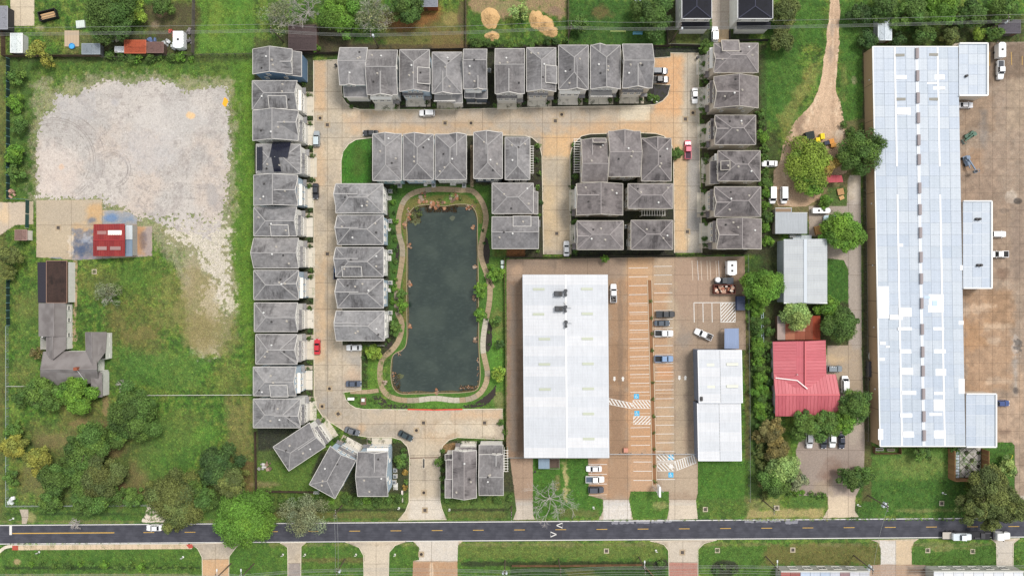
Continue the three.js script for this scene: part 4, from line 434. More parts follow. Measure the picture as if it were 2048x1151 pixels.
row([
  { r: [679, 95, 735, 170], t: 'gx', wall: 'teal', cg: [['F', -.13, .44]], wing: [[688, 170, 735, 194, 5.4, 'shed', 'white']], bay: .3, rf: .42 },
  { r: [734, 100, 795, 189], t: 'gx', cg: [['F', -.02, .72, .3]], rf: .44 },
  { r: [799, 99, 859, 183], t: 'hg', wall: 'pale', dm: [[836, 136, 860, 168]], adj: 'pale blue fronted' },
  { r: [864, 104, 924, 187], t: 'hip', cg: [['F', -.12, .62]], balc: 1, wing: [[904, 187, 925, 206, 5.6, 'shed']] },
  { r: [927, 98, 974, 178], t: 'gx', wall: 'pale', cg: [['F', .12, .46]], wing: [[929, 176, 950, 196, 5.4, 'shed', 'slate'], [950, 178, 975, 197, 5.2, 'flat', 'slate']], bay: .4, rf: .34 },
  { r: [990, 97, 1049, 187], t: 'gx', cg: [['F', -.03, .86, .2]], rf: .42 },
  { r: [1053, 95, 1112, 183], t: 'hg', dm: [[1091, 132, 1114, 167]], wall: 'cream' },
  { r: [1117, 90, 1177, 179], t: 'hip', cg: [['F', .1, .6]] },
  { r: [1181, 90, 1241, 178], t: 'hg', cg: [['B', -.2, .4]], balc: 1 },
  { r: [1245, 88, 1305, 176], t: 'gx', cg: [['F', -.03, .76]], wall: 'cream', rf: .44 }],
  { f: 'S', dl: 12, rm: 0 }, (o, i) => `${say(o)}, ${ord[i]} from the left in the top row`, i => `${ord[i]} house from the left in the top row`);
row([
  { r: [1428, 86, 1517, 145], t: 'hip', dm: [[1443, 80, 1478, 104, .7]], cg: [['F', .1, .6]] },
  { r: [1428, 153, 1517, 216], t: 'gx', cg: [['F', .06, .86]] },
  { r: [1430, 230, 1512, 289], t: 'hip', cg: [['F', 0, .6]] },
  { r: [1436, 301, 1521, 362], t: 'hip', dm: [[1442, 322, 1458, 340, 1.2]], wing: [[1420, 322, 1436, 368, 5.6, 'shed']], bay: .3 },
  { r: [1429, 373, 1522, 433], t: 'hip', cg: [['F', .05, .66]] },
  { r: [1434, 437, 1523, 498], t: 'gx', cg: [['F', .05, .74]] }],
  { f: 'W', dl: 16, rm: 1, wall: 'cream', gm: gutDark }, (o, i) => `${say(o)}, ${ord[i]} from the top in the right column`, i => `${ord[i]} house from the top in the right column`);
row([
  { r: [671, 367, 766, 426], t: 'hip', cg: [['F', -.12, .7]] }, { r: [674, 430, 767, 489], t: 'hip', cg: [['F', -.05, .8]], wall: 'pale', adj: 'pale blue' }, { r: [671, 494, 767, 553], t: 'hip', cg: [['F', -.1, .7]], dm: [[685, 533, 724, 553]] }, { r: [674, 557, 767, 616], t: 'hip', cg: [['F', -.05, .8]], wall: 'pale', adj: 'pale blue' }, { r: [672, 621, 769, 681], t: 'hg', cg: [['F', -.1, .72]] }],
  { f: 'W', dl: 0, rm: 2, bay: .25 }, (o, i) => `${say(o)}, ${ord[i]} from the top in the column left of the pond`, i => `${ord[i]} house left of the pond`);
row([
  { r: [745, 267, 803, 361], t: 'hip', cg: [['F', .04, .62, 0, .6]], wall: 'teal', adj: 'teal-walled' }, { r: [806, 268, 867, 360], t: 'hip', cg: [['F', .1, .6]], wall: 'pale', adj: 'light blue' }, { r: [870, 268, 933, 359], t: 'hip', cg: [['F', -.2, .5]] }, { r: [947, 264, 1005, 357], t: 'hip', cg: [['F', .05, .8, 0, .6]], wall: 'slate', adj: 'slate-walled' }, { r: [1010, 274, 1060, 359], t: 'hip', wall: 'slate' }],
  { f: 'N', dl: 0, rm: 0, bay: .2 }, (o, i) => `${say(o)}, ${ord[i]} from the left in the row above the pond`, i => `${ord[i]} house above the pond`);
townhouse({ r: [984, 366, 1067, 427], t: 'hip', f: 'E', dl: 3, rm: 0, wall: 'cream', wing: [[1066, 383, 1076, 428, 5, 'shed']], bay: .2, lab: 'upper of the two townhouses at the upper right of the pond', ref: 'upper house right of the pond' });
townhouse({ r: [984, 433, 1077, 497], t: 'gz', f: 'E', dl: 3, rm: 0, wall: 'cream', dm: [[1026, 432, 1062, 453, .8]], bay: .2, lab: 'lower of the two townhouses at the upper right of the pond', ref: 'lower house right of the pond' });
row([
  { r: [1163, 279, 1215, 364], t: 'gx', rf: .4, dm: [[1186, 276, 1212, 286, 1]], cg: [['F', .1, .6]] }, { r: [1217, 262, 1281, 353], t: 'gx', cg: [['F', .02, .6]] }, { r: [1283, 276, 1343, 362], t: 'hip', cg: [['F', 0, .6]] }],
  { f: 'N', dl: 0, rm: 1, wall: 'cream', bay: .2, gm: gutDark }, (o, i) => `${say(o)}, ${['left', 'middle', 'right'][i]} one of the three between the short lanes`, i => `${['left', 'middle', 'right'][i]} house of the three between the lanes`);
townhouse({ r: [1153, 367, 1246, 430], t: 'gx', f: 'W', dl: 9, rm: 1, wall: 'cream', cg: [['F', -.1, .8]], bay: .3, gm: gutDark, lab: 'gable-ended townhouse facing the short lane, above its hip-roofed neighbour', ref: 'upper house on the short lane' });
townhouse({ r: [1256, 367, 1346, 417], t: 'hip', f: 'E', dl: 0, rm: 1, wall: 'cream', bay: .2, gm: gutDark, lab: 'hip-roofed townhouse with white pergola beside the right-hand lane', ref: 'house with the pergola' });
townhouse({ r: [1154, 441, 1247, 499], t: 'hip', f: 'W', dl: 9, rm: 1, wall: 'cream', cg: [['F', .05, .6]], bay: .3, gm: gutDark, lab: 'hip-roofed townhouse at the bottom end of the short lane', ref: 'house at the end of the short lane' });
townhouse({ r: [1262, 440, 1346, 499], t: 'hip', f: 'E', dl: 0, rm: 1, wall: 'cream', bay: .2, gm: gutDark, lab: 'hip-roofed townhouse at the bottom end of the right-hand lane', ref: 'house at the end of the right lane' });
townhouse({ c: [598, 893], wd: [58, 88], turn: 2.156, t: 'hg', cg: [['F', -.06, .7]], dl: 12, rm: 0, wall: 'white', lab: 'angled white-fronted townhouse at the bend, farthest left', ref: 'left angled house at the bend' });
townhouse({ c: [665, 944], wd: [59, 88], turn: 2.64, t: 'hg', dl: 12, rm: 0, wall: 'pale', lab: 'angled pale blue townhouse between two others at the bend', ref: 'right angled house at the bend' });
townhouse({ r: [715, 903, 776, 992], t: 'gx', f: 'N', dl: 12, rm: 0, wall: 'pale', cg: [['F', -.1, .7]], lab: 'pale blue walled townhouse left of the estate entrance', ref: 'blue house left of the entrance' });
townhouse({ r: [905, 900, 953, 995], t: 'gz', f: 'N', dl: 4, rm: 1, wall: 'white', wing: [[890, 908, 906, 920, 6, 'flat'], [892, 919, 922, 958, 8.2, 'flat'], [890, 957, 910, 995, 7.6, 'flat']], bay: .4, lab: 'townhouse with a brown roof deck right of the estate entrance', ref: 'roof-deck house right of the entrance' });
townhouse({ r: [958, 908, 1007, 990], t: 'gx', f: 'N', dl: 2, rm: 0, wall: 'white', cg: [['F', -.2, .5]], wing: [[958, 889, 1006, 910, 6, 'shed']], bay: .2, lab: 'townhouse with white pergola at the dead end of the lower street', ref: 'pergola house at the dead end' });
// ---------------------------------------------------------------- other buildings
function base(name, label, cat, px, py, group) { const [bx, bz] = gp(px, py); const g = thing(name, label, cat, [bx, 0, bz], 0, group); const L = (x, y, h = 0) => { const p = P3(x, y, h); return [p[0] - bx, h, p[2] - bz]; }; return { g, L }; }
const lift = (p, d) => [p[0], p[1] + d, p[2]];
const lp = (a, b, t) => [lerp(a[0], b[0], t), lerp(a[1], b[1], t), lerp(a[2], b[2], t)];
const ribBump = tex(64, 8, (i) => { const v = (i % 32) < 6 ? 255 : 60; return [v, v, v]; }, false);
const metal = (c, r = .55, s = .35) => M(c, r, { bumpMap: rep(ribBump, s), bumpScale: .03, map: rep(sheetTex, .07) });
function wallsFrom(pl, y1, inset = .25) { // wall ring under an eave polygon (local xz points)
  const c = pl.reduce((s, p) => [s[0] + p[0] / pl.length, s[1] + p[1] / pl.length], [0, 0]); const q = pl.map(p => { const dx = c[0] - p[0], dz = c[1] - p[1], l = Math.hypot(dx, dz); return [p[0] + dx / l * inset, p[1] + dz / l * inset]; });
  const mb = new MB(); for (let i = 0; i < q.length; i++) { const a = q[i], b = q[(i + 1) % q.length]; mb.quad([a[0], 0, a[1]], [b[0], 0, b[1]], [b[0], y1, b[1]], [a[0], y1, a[1]]); } return mb; }
// a metal slope between ridge and eave laid from panels, each a sheet of its own
function panelled(parent, a0, a1, b0, b1, n, m, mats, seamM, t = .06) { // a: ridge ends, b: eave ends; n along, m down
  const L = new THREE.Vector3(...a0).distanceTo(new THREE.Vector3(...a1)), e = .012 * Math.min(1, 1), P = (u, v) => lp(lp(a0, a1, u), lp(b0, b1, u), v), seam = new MB();
  for (let i = 0; i < n; i++) for (let j = 0; j < m; j++) { const g = .03 / L, u0 = i / n + g, u1 = (i + 1) / n - g, v0 = j / m + (j ? .004 : 0), v1 = (j + 1) / m - .002; const q = [P(u0, v0), P(u0, v1), P(u1, v1), P(u1, v0)].map(p => lift(p, vn(i * 5.1, j * 3.7) * .02)); const f = up(q); part(parent, 'roof_panel', new MB().hexa(f.map(p => lift(p, -t)), f), mats(i, j)); }
  if (seamM) { const k = n * 3; for (let i = 0; i <= k; i++) seam.bar(lift(P(i / k, 0), .05), lift(P(i / k, 1), .05), .07, .07); part(parent, 'seam', seam, seamM); }
}
// white steel warehouse
{ const { g, L } = base('white_warehouse', 'long white metal-roofed warehouse with skylights beside the orange parking bays', 'warehouse', 1132, 732);
  const A = [1046, 549], B = [1215, 549], C = [1218, 915], D = [1049, 915], he = 6, hr = 7.1; const r0 = L(1131, 549, hr), r1 = L(1134, 915, hr), c = p => L(p[0], p[1], he);
  const wt = [[211, 214, 219], [217, 219, 223], [206, 210, 216], [220, 221, 224]].map(q => metal(q, .6)); const sM = M([202, 206, 212], .6);
  panelled(g, r0, r1, c(A), c(D), 18, 1, (i) => wt[Math.floor(vn(i * 9.3, 1) * 4)], sM); panelled(g, r0, r1, c(B), c(C), 18, 1, (i) => wt[Math.floor(vn(i * 7.3, 5) * 4)], sM);
  const pl = [A, B, C, D].map(q => { const v = c(q); return [v[0], v[2]]; }); part(g, 'wall', wallsFrom(pl, he - .1), metal([206, 208, 210], .7));
  const gbl = new MB(); gbl.tri(lift(c(A), -.12), lift(c(B), -.12), lift(r0, -.12)); gbl.tri(lift(c(D), -.12), lift(c(C), -.12), lift(r1, -.12)); part(g, 'gable', gbl, metal([206, 208, 210], .7));
  part(g, 'ridge_cap', new MB().bar(lift(r0, .07), lift(r1, .07), .5, .08), M([222, 223, 225], .6)); const gt = new MB(); gt.bar(lift(c(A), -.1), lift(c(D), -.1), .25, .25); gt.bar(lift(c(B), -.1), lift(c(C), -.1), .25, .25); part(g, 'gutter', gt, M([196, 200, 206], .6));
  const sky = M([176, 182, 164], .4); const yAt = x => { const t = Math.abs(x - 1132) / 85; return lerp(hr, he, t); };
  for (const [x, y] of [[1077.5, 578], [1077, 628], [1089, 677.5], [1089, 728], [1090, 778], [1174, 577.5], [1174.7, 627], [1175, 677], [1176, 727], [1176.5, 777], [1176.7, 827], [1177.5, 877]]) { const q = [[x - 11.5, y - 2.4], [x - 11.5, y + 2.4], [x + 11.5, y + 2.4], [x + 11.5, y - 2.4]].map(p => lift(L(p[0], p[1], yAt(p[0])), .09)); const f = up(q), s = part(g, 'skylight', new MB().hexa(f.map(p => lift(p, -.08)), f.map(p => lift(p, .05))), sky); }
  const dk = M([62, 64, 68], .6), lg = M([190, 192, 194], .5); const unit = (x, y) => { const [X, , Z] = L(x, y, 7.2), y0 = yAt(x); const u = part(g, 'rooftop_unit', new MB().box(X, y0 + .75, Z, 2.2, 1.2, 1.3).box(X, y0 + .15, Z, 2.4, .3, 1.5), dk); part(u, 'fan', new MB().cyl(X + .4, y0 + 1.35, Z, .45, y0 + 1.45, .45, 10), ventM); };
  unit(1117, 587); unit(1118, 617);
  for (const [x, y, l] of [[1131.5, 585, 0], [1131, 617, 10], [1132, 647.5, 10]]) { const [X, , Z] = L(x, y, 7.6), y0 = yAt(x); part(g, 'duct', new MB().cyl(X, y0, Z - .6, .5, y0 + 1.2, .5, 8).cyl(X, y0, Z + .7, .42, y0 + 1.0, .42, 8).box(X, y0 + .8, Z, .5, .5, 1.2), dk); if (l) part(g, 'pipe', new MB().bar([X, y0 + .6, Z - .4], [X + 1.9, y0 + .5, Z - .4], .16, .16), lg); }
  part(g, 'roof_vent', new MB().cyl(...(() => { const [X, , Z] = L(1131, 605, 7.2); return [X, 7.0, Z]; })(), .35, 7.5, .35, 8), ventW);
}
// smaller white building east of the bays, two roofs
{ const { g, L } = base('white_workshop', 'white metal building with a higher upper half at the lot’s right edge', 'building', 1440, 810); const mats = [[211, 214, 219], [218, 220, 224], [206, 210, 216]].map(q => metal(q, .6)), sM = M([203, 207, 213], .6), wl = metal([120, 130, 148], .7);  // wl: blue-grey puts the shade of the left wall into its colour
  const block = (x0, y0, x1, y1, h, sk) => { const dh = .5, a0 = L(x0, y0, h), a1 = L(x0 + 2.5, y1, h), b0 = L(x1, y0, h - dh), b1 = L(x1 + 2, y1, h - dh); panelled(g, a0, a1, b0, b1, 6, 2, (i, j) => mats[(i * 2 + j) % 3], sM); part(g, 'wall', wallsFrom([a0, b0, b1, a1].map(p => [p[0], p[2]]), h - .6, .15), wl); const f = new MB(); for (const [p, q] of [[a0, a1], [a0, b0], [b0, b1], [a1, b1]]) f.bar(lift(p, -.1), lift(q, -.1), .16, .3); part(g, 'fascia', f, M([232, 234, 238], .6));
    for (const [x, y] of sk) { const [X, Y, Z] = lift(L(x, y, h - .2), .05); part(g, 'skylight', new MB().box(X, Y, Z, 3.4, .12, .75), M([206, 208, 194], .4)); } };
  block(1396, 700, 1483.5, 805, 5.6, [[1417, 729], [1465, 728], [1418.5, 773], [1465, 772]]); block(1395, 806, 1481.5, 921, 4.8, []);
  { const [X, Y, Z] = L(1403, 797, 5.7); part(g, 'rooftop_unit', new MB().box(X, 5.8, Z, .7, .5, 1.2), ventM); }
}
{ const { g, L } = base('metal_canopy', 'small blue-grey sheet metal canopy above the white workshop', 'canopy', 1463, 678); const m = metal([146, 164, 196], .6); const q = [[1449.5, 656.5], [1449.5, 697], [1478, 697], [1477.5, 656]].map(p => L(p[0], p[1], 3)); panelled(g, q[0], q[3], q[1], q[2], 4, 1, () => m, M([134, 150, 184], .6)); for (const p of q) part(g, 'post', new MB().box(p[0] * .94, 1.45, p[2] * .94, .12, 2.9, .12), M([140, 140, 140], .6)); }
{ const { g, L } = base('storage_box', 'blue-grey storage unit with dark side below the white warehouse', 'shed', 1100, 928); const q = [[1077, 917], [1077, 937], [1099, 937], [1099, 917]].map(p => L(p[0], p[1], 2.4)); part(g, 'roof', new MB().hexa(q.map(p => lift(p, -.1)), q), metal([132, 152, 170], .5)); const q2 = [[1099.5, 917], [1099.5, 937], [1119, 937], [1119, 917]].map(p => L(p[0], p[1], 2)); part(g, 'tray', new MB().hexa(q2.map(p => lift(p, -1.9)), q2.map(p => lift(p, -1.3))), M([84, 70, 60], .9)); part(g, 'wall', wallsFrom(q.map(p => [p[0], p[2]]), 2.35, .1), metal([150, 150, 150], .7)); const f = new MB(); for (let i = 0; i < 4; i++) f.bar(q2[i], q2[(i + 1) % 4], .12, .12); part(g, 'rim', f, M([120, 112, 104], .7)); }
// the long pale warehouse on the right
{ const { g, L } = base('long_warehouse', 'very long pale blue-white roofed warehouse filling the right side', 'warehouse', 1840, 490);
  const h = 5.2, lx = y => 1746 + (y - 94) * .0185, rx = y => 1917 + (y - 94) * .0185, mx = y => (lx(y) + rx(y)) / 2 + 2, y0 = 93, y1 = 892; const hr = 5.8;
  const seamTex = tex(256, 256, (i, j) => { const l = (i % 128) < 7 || (j % 64) < 4, g = (l ? 255 : 238) - 10 * NT[(i * 57 + j * 311) & 65535] - 16 * pf(i / 256, j / 256, 8); return [g - (l ? 0 : 5), g - (l ? 0 : 2), g]; }), tones = [[190, 200, 214], [195, 204, 217], [199, 207, 218], [203, 210, 219], [193, 202, 213]].map(c => M(c, .55, { map: rep(seamTex, .3), bumpMap: rep(ribBump, .6), bumpScale: .02 })), white = M([222, 223, 225], .6), tone = (i, j) => { const v = vn(i * 1.7 + 3, j * 4.1), s = vn(i * 3.3 + 90, j * 7.7 + 4); const lower = i > 17; return s > (lower ? .93 : .985) ? white : tones[Math.floor(v * 4.99)]; };
  const ridge = [L(mx(y0), y0, hr), L(mx(y1), y1, hr)], left = [L(lx(y0), y0, h), L(lx(y1), y1, h)], right = [L(rx(y0), y0, h), L(rx(y1), y1, h)];
  panelled(g, ridge[0], ridge[1], left[0], left[1], 34, 4, tone, null); panelled(g, ridge[0], ridge[1], right[0], right[1], 34, 4, (i, j) => tone(i, j + 9), null);
  part(g, 'roof_deck', new MB().quad(...[ridge[0], left[0], left[1], ridge[1]].map(p => lift(p, -.075))).quad(...[ridge[0], ridge[1], right[1], right[0]].map(p => lift(p, -.075))), M([200, 206, 214], .7));
  for (const [s, f] of [[left, .5], [right, .5]]) { const a = lp(ridge[0], s[0], f), b = lp(ridge[1], s[1], f); for (const [u, v] of [[0, .3], [.37, 1]]) part(g, 'seam_strip', new MB().bar(lift(lp(a, b, u), .06), lift(lp(a, b, v), .06), .5, .06), white); }
  part(g, 'ridge_strip', new MB().bar(lift(ridge[0], .06), lift(ridge[1], .06), .9, .06), M([204, 209, 216], .6));
  for (const [x, y] of [[1835, 107], [1836, 152], [1837, 196], [1838, 236], [1839, 280], [1839.5, 319], [1840.6, 376], [1842, 419], [1843, 465], [1844, 514], [1845, 557], [1845.7, 606], [1847, 658], [1848, 703], [1848.7, 741], [1850, 787], [1850.5, 832], [1851, 870]]) { const t = (y - y0) / (y1 - y0), p = lp(ridge[0], ridge[1], t); const v = part(g, 'ridge_vent', new MB().box(p[0], hr + .3, p[2], .8, .5, 3.1), M([142, 133, 134], .7)); part(v, 'slot', new MB().box(p[0], hr + .56, p[2], .12, .06, 3.0), M([150, 142, 144], .7)); }
  // recoated rectangles, laid on the sheets
  const patch = (x, y, a, b, m = white) => { const u = (mx(y) - x) / (mx(y) - lx(y)), w2 = x > mx(y) ? (x - mx(y)) / (rx(y) - mx(y)) : u, hh = lerp(hr, h, clamp(Math.abs(w2))) + .07; const [X, , Z] = L(x, y, hh); part(g, 'roof_patch', new MB().box(X, hh - .01, Z, a * S * .97, .05, b * S * .97), m); };
  for (const q of [[1768, 604, 24, 64], [1812, 624, 28, 18], [1795, 634, 30, 10], [1868, 606, 40, 36], [1880, 154, 20, 10], [1866, 166, 22, 4], [1878, 176, 26, 6], [1803, 154, 22, 8], [1811, 222, 32, 14], [1814, 657, 36, 6], [1878, 657, 22, 6], [1812, 702, 24, 8], [1880, 702, 24, 8], [1815, 742, 30, 14], [1882, 744, 22, 14], [1822, 785, 36, 8], [1880, 786, 22, 6], [1814, 830, 26, 8], [1870, 828, 30, 6], [1818, 868, 22, 12], [1880, 868, 24, 16], [1924, 772, 12, 30], [1923, 645, 10, 8], [1766, 686, 12, 6], [1776, 693, 8, 4], [1764, 718, 12, 6], [1762, 868, 10, 22], [1925, 535, 8, 10], [1803, 490, 8, 6]]) patch(...q);
  for (const [x, y] of [[1801, 110], [1868, 109], [1803, 198], [1868, 198]]) patch(x, y, 18, 5.5, M([128, 126, 118], .6));
  const bluish = M([176, 196, 222], .55); for (const q of [[1870, 606, 10, 10], [1855, 594, 12, 4]]) { const [X, , Z] = L(q[0], q[1], 5.75); part(g, 'hatch', new MB().box(X, 5.74, Z, q[2] * S, .16, q[3] * S), bluish); }
  const wall = M([168, 142, 112], .85, { bumpMap: rep(ribBump, .3), bumpScale: .03 }); part(g, 'wall', wallsFrom([left[0], right[0], right[1], left[1]].map(p => [p[0], p[2]]), h - .08, .15), wall); part(g, 'gable', new MB().tri(lift(left[0], -.1), lift(right[0], -.1), lift(ridge[0], -.1)).tri(lift(left[1], -.1), lift(right[1], -.1), lift(ridge[1], -.1)), wall);
  const fs = new MB(); for (const [a, b] of [[left[0], left[1]], [left[0], ridge[0]], [ridge[0], right[0]], [left[1], ridge[1]], [ridge[1], right[1]]]) fs.bar(lift(a, -.06), lift(b, -.06), .24, .28); part(g, 'fascia', fs, M([236, 236, 234], .7));
  const jm = M([84, 72, 60], .8); for (let i = 1; i < 11; i++) { const p = lp(left[0], left[1], i / 11); part(g, 'downpipe', new MB().box(p[0] + .1, h / 2 - .1, p[2], .14, h - .3, .14), jm); }
  for (let i = 0; i < 6; i++) { const p = lp(left[0], left[1], (i + .5) / 6.4); part(g, 'wall_lamp', new MB().box(p[0] - .02, 3.1, p[2], .3, .3, .4), ventW); }
  // eastern annexes with parapets
  const annex = (x0, ya, x1, yb, hh, n, m) => { const q = [[x0, ya], [x0, yb], [x1, yb], [x1, ya]].map(p => L(p[0], p[1], hh)); const nx = n, ny = m; for (let i = 0; i < nx; i++) for (let j = 0; j < ny; j++) { const p = (u, v) => lp(lp(q[0], q[3], u), lp(q[1], q[2], u), v), e = .004; const f = up([p(i / nx + e, j / ny + e), p(i / nx + e, (j + 1) / ny - e), p((i + 1) / nx - e, (j + 1) / ny - e), p((i + 1) / nx - e, j / ny + e)]); part(g, 'roof_panel', new MB().hexa(f.map(t => lift(t, -.06)), f), tones[Math.floor(vn(i * 4.4 + x0, j * 3.1 + ya) * 4.99)]); }
    part(g, 'roof_deck', new MB().quad(...q.map(p => lift(p, -.07))), M([200, 206, 214], .7)); const pm = new MB(); for (const [a, b] of [[q[0], q[3]], [q[3], q[2]], [q[2], q[1]]]) pm.bar(lift(a, .12), lift(b, .12), .35, .6); part(g, 'parapet', pm, M([232, 232, 230], .7)); part(g, 'wall', wallsFrom(q.map(p => [p[0], p[2]]), hh - .1, .1), M([200, 190, 176], .85)); };
  annex(1918.5, 87, 1975, 191, 5.4, 3, 5); annex(1927, 402, 1983, 576, 5.4, 3, 8); annex(1933, 787, 1992, 893, 5.4, 3, 5);
  for (const [x, y] of [[1933, 152], [1953, 438], [1959, 438], [1956, 530], [1962, 530]]) { const [X, , Z] = L(x, y, 5.6); part(g, 'rooftop_unit', new MB().cyl(X, 5.35, Z, .42, 6.2, .36, 8), ventM); }
}
// walled patio below it
{ const root = struct('patio_paving', null); const a = M([186, 182, 176], .85, { map: rep(paintTex, .3) }), jt = M([66, 60, 56], .9); part(root, 'joint_bed', new MB().flat(toG(R4(1905, 895, 1964, 958)), .02), jt); const q = R4(1920, 895, 1962, 954); const [X0, Z0] = gp(1920, 895), [X1, Z1] = gp(1962, 954); const st = 2.0;
  for (let i = -6; i < 14; i++) for (let j = -6; j < 14; j++) { const cx = X0 + (i - j) * st * .72, cz = Z0 + (i + j) * st * .72, r = st * .66; const d = clipRect([[cx, cz - r], [cx + r, cz], [cx, cz + r], [cx - r, cz]], X0, Z0, X1, Z1); if (d.length > 2 && Math.abs(area(d)) > .1) part(root, 'tile', new MB().slab(d, .02, .06), a); }
  for (let j = 0; j < 10; j++) part(root, 'tile', new MB().slab(toG(R4(1912.3, 896 + j * 6, 1919, 901 + j * 6)), .02, .06), M([176, 186, 196], .85));
  const dk = M([52, 46, 44], .9); for (const [x, y, r] of [[1944, 920, .75], [1934, 934, .6], [1946, 944, .6], [1933, 905, .7], [1957, 905, .6], [1957, 932, .6]]) { const [X, Z] = gp(x, y); part(root, 'tree_pit', new MB().cyl(X, .03, Z, r, .075, r, 12), dk); } }
{ const { g, L } = base('patio_wall', 'brown board wall enclosing the diamond-paved patio', 'wall', 1930, 930); const m = [M([150, 112, 78], .85), M([140, 104, 72], .85)]; const seg = (x0, y0, x1, y1, n) => { for (let i = 0; i < n; i++) { const a = L(lerp(x0, x1, i / n + .006), lerp(y0, y1, i / n + .006), 0), b = L(lerp(x0, x1, (i + 1) / n - .006), lerp(y0, y1, (i + 1) / n - .006), 0); part(g, 'panel', new MB().bar(lift(a, 1.6), lift(b, 1.6), .16, 3.2), m[i % 2]); } }; seg(1897, 896, 1897, 955, 6); seg(1897, 956, 1962, 956, 6); seg(1964, 956, 1964, 896, 6); }
// red metal-roofed house
const corr = (c, r = .6) => M(c, r, { bumpMap: rep(ribBump, 1.1), bumpScale: .05, map: rep(sheetTex, .08) });
{ const { g, L } = base('red_roofed_building', 'low building with a pinkish-red ribbed metal roof', 'building', 1612, 757); const he = 3, c1 = corr([202, 106, 115]), c2 = corr([194, 97, 107]), c3 = corr([207, 114, 122]), sM = M([176, 84, 90], .6);
  const q = (x, y, h) => L(x, y, h); const hr = 4.5;
  panelled(g, q(1611, 682, hr), q(1611, 778, hr), q(1652, 680, he), q(1654, 778, he), 5, 1, i => [c3, c1][i % 2], sM);
  panelled(g, q(1593, 682, hr - .15), q(1593, 778, hr - .15), q(1546, 683, he), q(1548, 778, he), 5, 1, i => [c1, c1, c3][i % 3], sM); panelled(g, q(1593, 682, hr - .22), q(1593, 778, hr - .22), q(1610.6, 682, hr - .35), q(1610.6, 778, hr - .35), 1, 1, () => c2, sM);
  panelled(g, q(1551, 789, 4.9), q(1680, 789, 4.9), q(1548, 746, he), q(1672, 748, he), 6, 1, i => [c1, c3][i % 2], sM); panelled(g, q(1551, 789, 4.9), q(1680, 789, 4.9), q(1551, 832, he), q(1676, 832, he), 6, 1, i => [c2, c1][i % 2], sM);  // paler panels north, darker south: slope light and shade put into colour
  const wl = wallMat(WALL.grey); part(g, 'wall', wallsFrom([[1549, 748], [1671, 750], [1674, 830], [1553, 830]].map(p => { const v = q(p[0], p[1], he); return [v[0], v[2]]; }), he - .1), wl); part(g, 'wall', wallsFrom([[1548, 684], [1651, 682], [1653, 760], [1549, 760]].map(p => { const v = q(p[0], p[1], he); return [v[0], v[2]]; }), he - .1), wl);
  const gb = new MB(); gb.tri(q(1674, 750, he), q(1674, 830, he), q(1678.5, 789, 4.7)); gb.tri(q(1552, 750, he), q(1552, 830, he), q(1553, 789, 4.7)); part(g, 'gable', gb, wl); part(g, 'valley_flashing', new MB().bar(lift(q(1551, 755, 3.6), .2), lift(q(1594, 760, 4.2), .3), .3, .1).bar(lift(q(1594, 760, 4.2), .3), lift(q(1615, 777, 4.8), .15), .3, .1), M([232, 214, 212], .6)); part(g, 'ridge_cap', new MB().bar(lift(q(1551, 789, 4.9), .08), lift(q(1680, 789, 4.9), .08), .4, .08).bar(lift(q(1611, 682, hr), .08), lift(q(1611, 774, hr), .08), .4, .08), M([192, 96, 102], .6)); part(g, 'vent_pipe', new MB().cyl(...q(1593, 748, 4.2), .12, 5.2, .12, 6), ventW); }
{ const { g, L } = base('rusty_shed', 'rust-streaked sheet iron lean-to above the red-roofed building', 'shed', 1598, 655); const cs = [[150, 84, 62], [172, 110, 84], [134, 70, 48], [186, 140, 118], [150, 62, 34], [120, 112, 112], [168, 150, 142]].map(c => corr(c, .85)); const xs = [1555, 1571, 1590, 1611, 1626, 1641], ys = [631, 646, 662, 679]; for (let i = 0; i < 5; i++) for (let j = 0; j < 3; j++) { const f = up([[xs[i], ys[j]], [xs[i], ys[j + 1]], [xs[i + 1], ys[j + 1]], [xs[i + 1], ys[j]]].map(p => L(p[0] + .15, p[1] + .15, 2.7 - j * .1 + (i % 2) * .04))); part(g, 'roof_sheet', new MB().hexa(f.map(p => lift(p, -.03)), f), i > 2 ? cs[i === 3 ? 2 : 4] : i === 0 ? cs[j ? 6 : 5] : cs[(i * 3 + j) % 4]); } part(g, 'wall', wallsFrom(R4(1556, 632, 1640, 678).map(p => { const v = L(p[0], p[1], 2.5); return [v[0], v[2]]; }), 2.35), M([110, 84, 66], .9)); }
{ const { g, L } = base('grey_barn', 'pale grey ribbed metal barn with a ridge down the middle', 'building', 1604, 541); const he = 5.2, hr = 5.9, c = corr([188, 192, 195], .5), c2 = corr([194, 198, 200], .5), sM = M([186, 195, 204], .5); panelled(g, L(1611, 478, hr), L(1611, 605, hr), L(1568, 479, he), L(1568, 605, he), 9, 1, i => [c, c2][i % 2], sM); panelled(g, L(1611, 478, hr), L(1611, 605, hr), L(1655, 478, he), L(1655, 605, he), 9, 1, i => [c2, c][i % 2], sM); const rc = L(1611, 478, hr), rd = L(1611, 605, hr); part(g, 'ridge_cap', new MB().bar(lift(rc, .08), lift(rd, .08), .9, .08), M([182, 190, 198], .5)); part(g, 'wall', wallsFrom(R4(1568, 479, 1655, 605).map(p => { const v = L(p[0], p[1], he); return [v[0], v[2]]; }), he - .1, .15), metal([168, 178, 184], .6)); part(g, 'gable', new MB().tri(lift(L(1568, 480, he), -.1), lift(L(1655, 479, he), -.1), lift(L(1611, 479, hr), -.1)).tri(lift(L(1568, 604, he), -.1), lift(L(1655, 604, he), -.1), lift(L(1611, 604, hr), -.1)), metal([220, 222, 222], .6)); part(g, 'gutter', new MB().bar(lift(L(1568, 479, he), -.05), lift(L(1655, 478, he), .0), .2, .2).bar(L(1568, 606, he), L(1655, 606, he), .2, .2), M([232, 234, 234], .6)); }
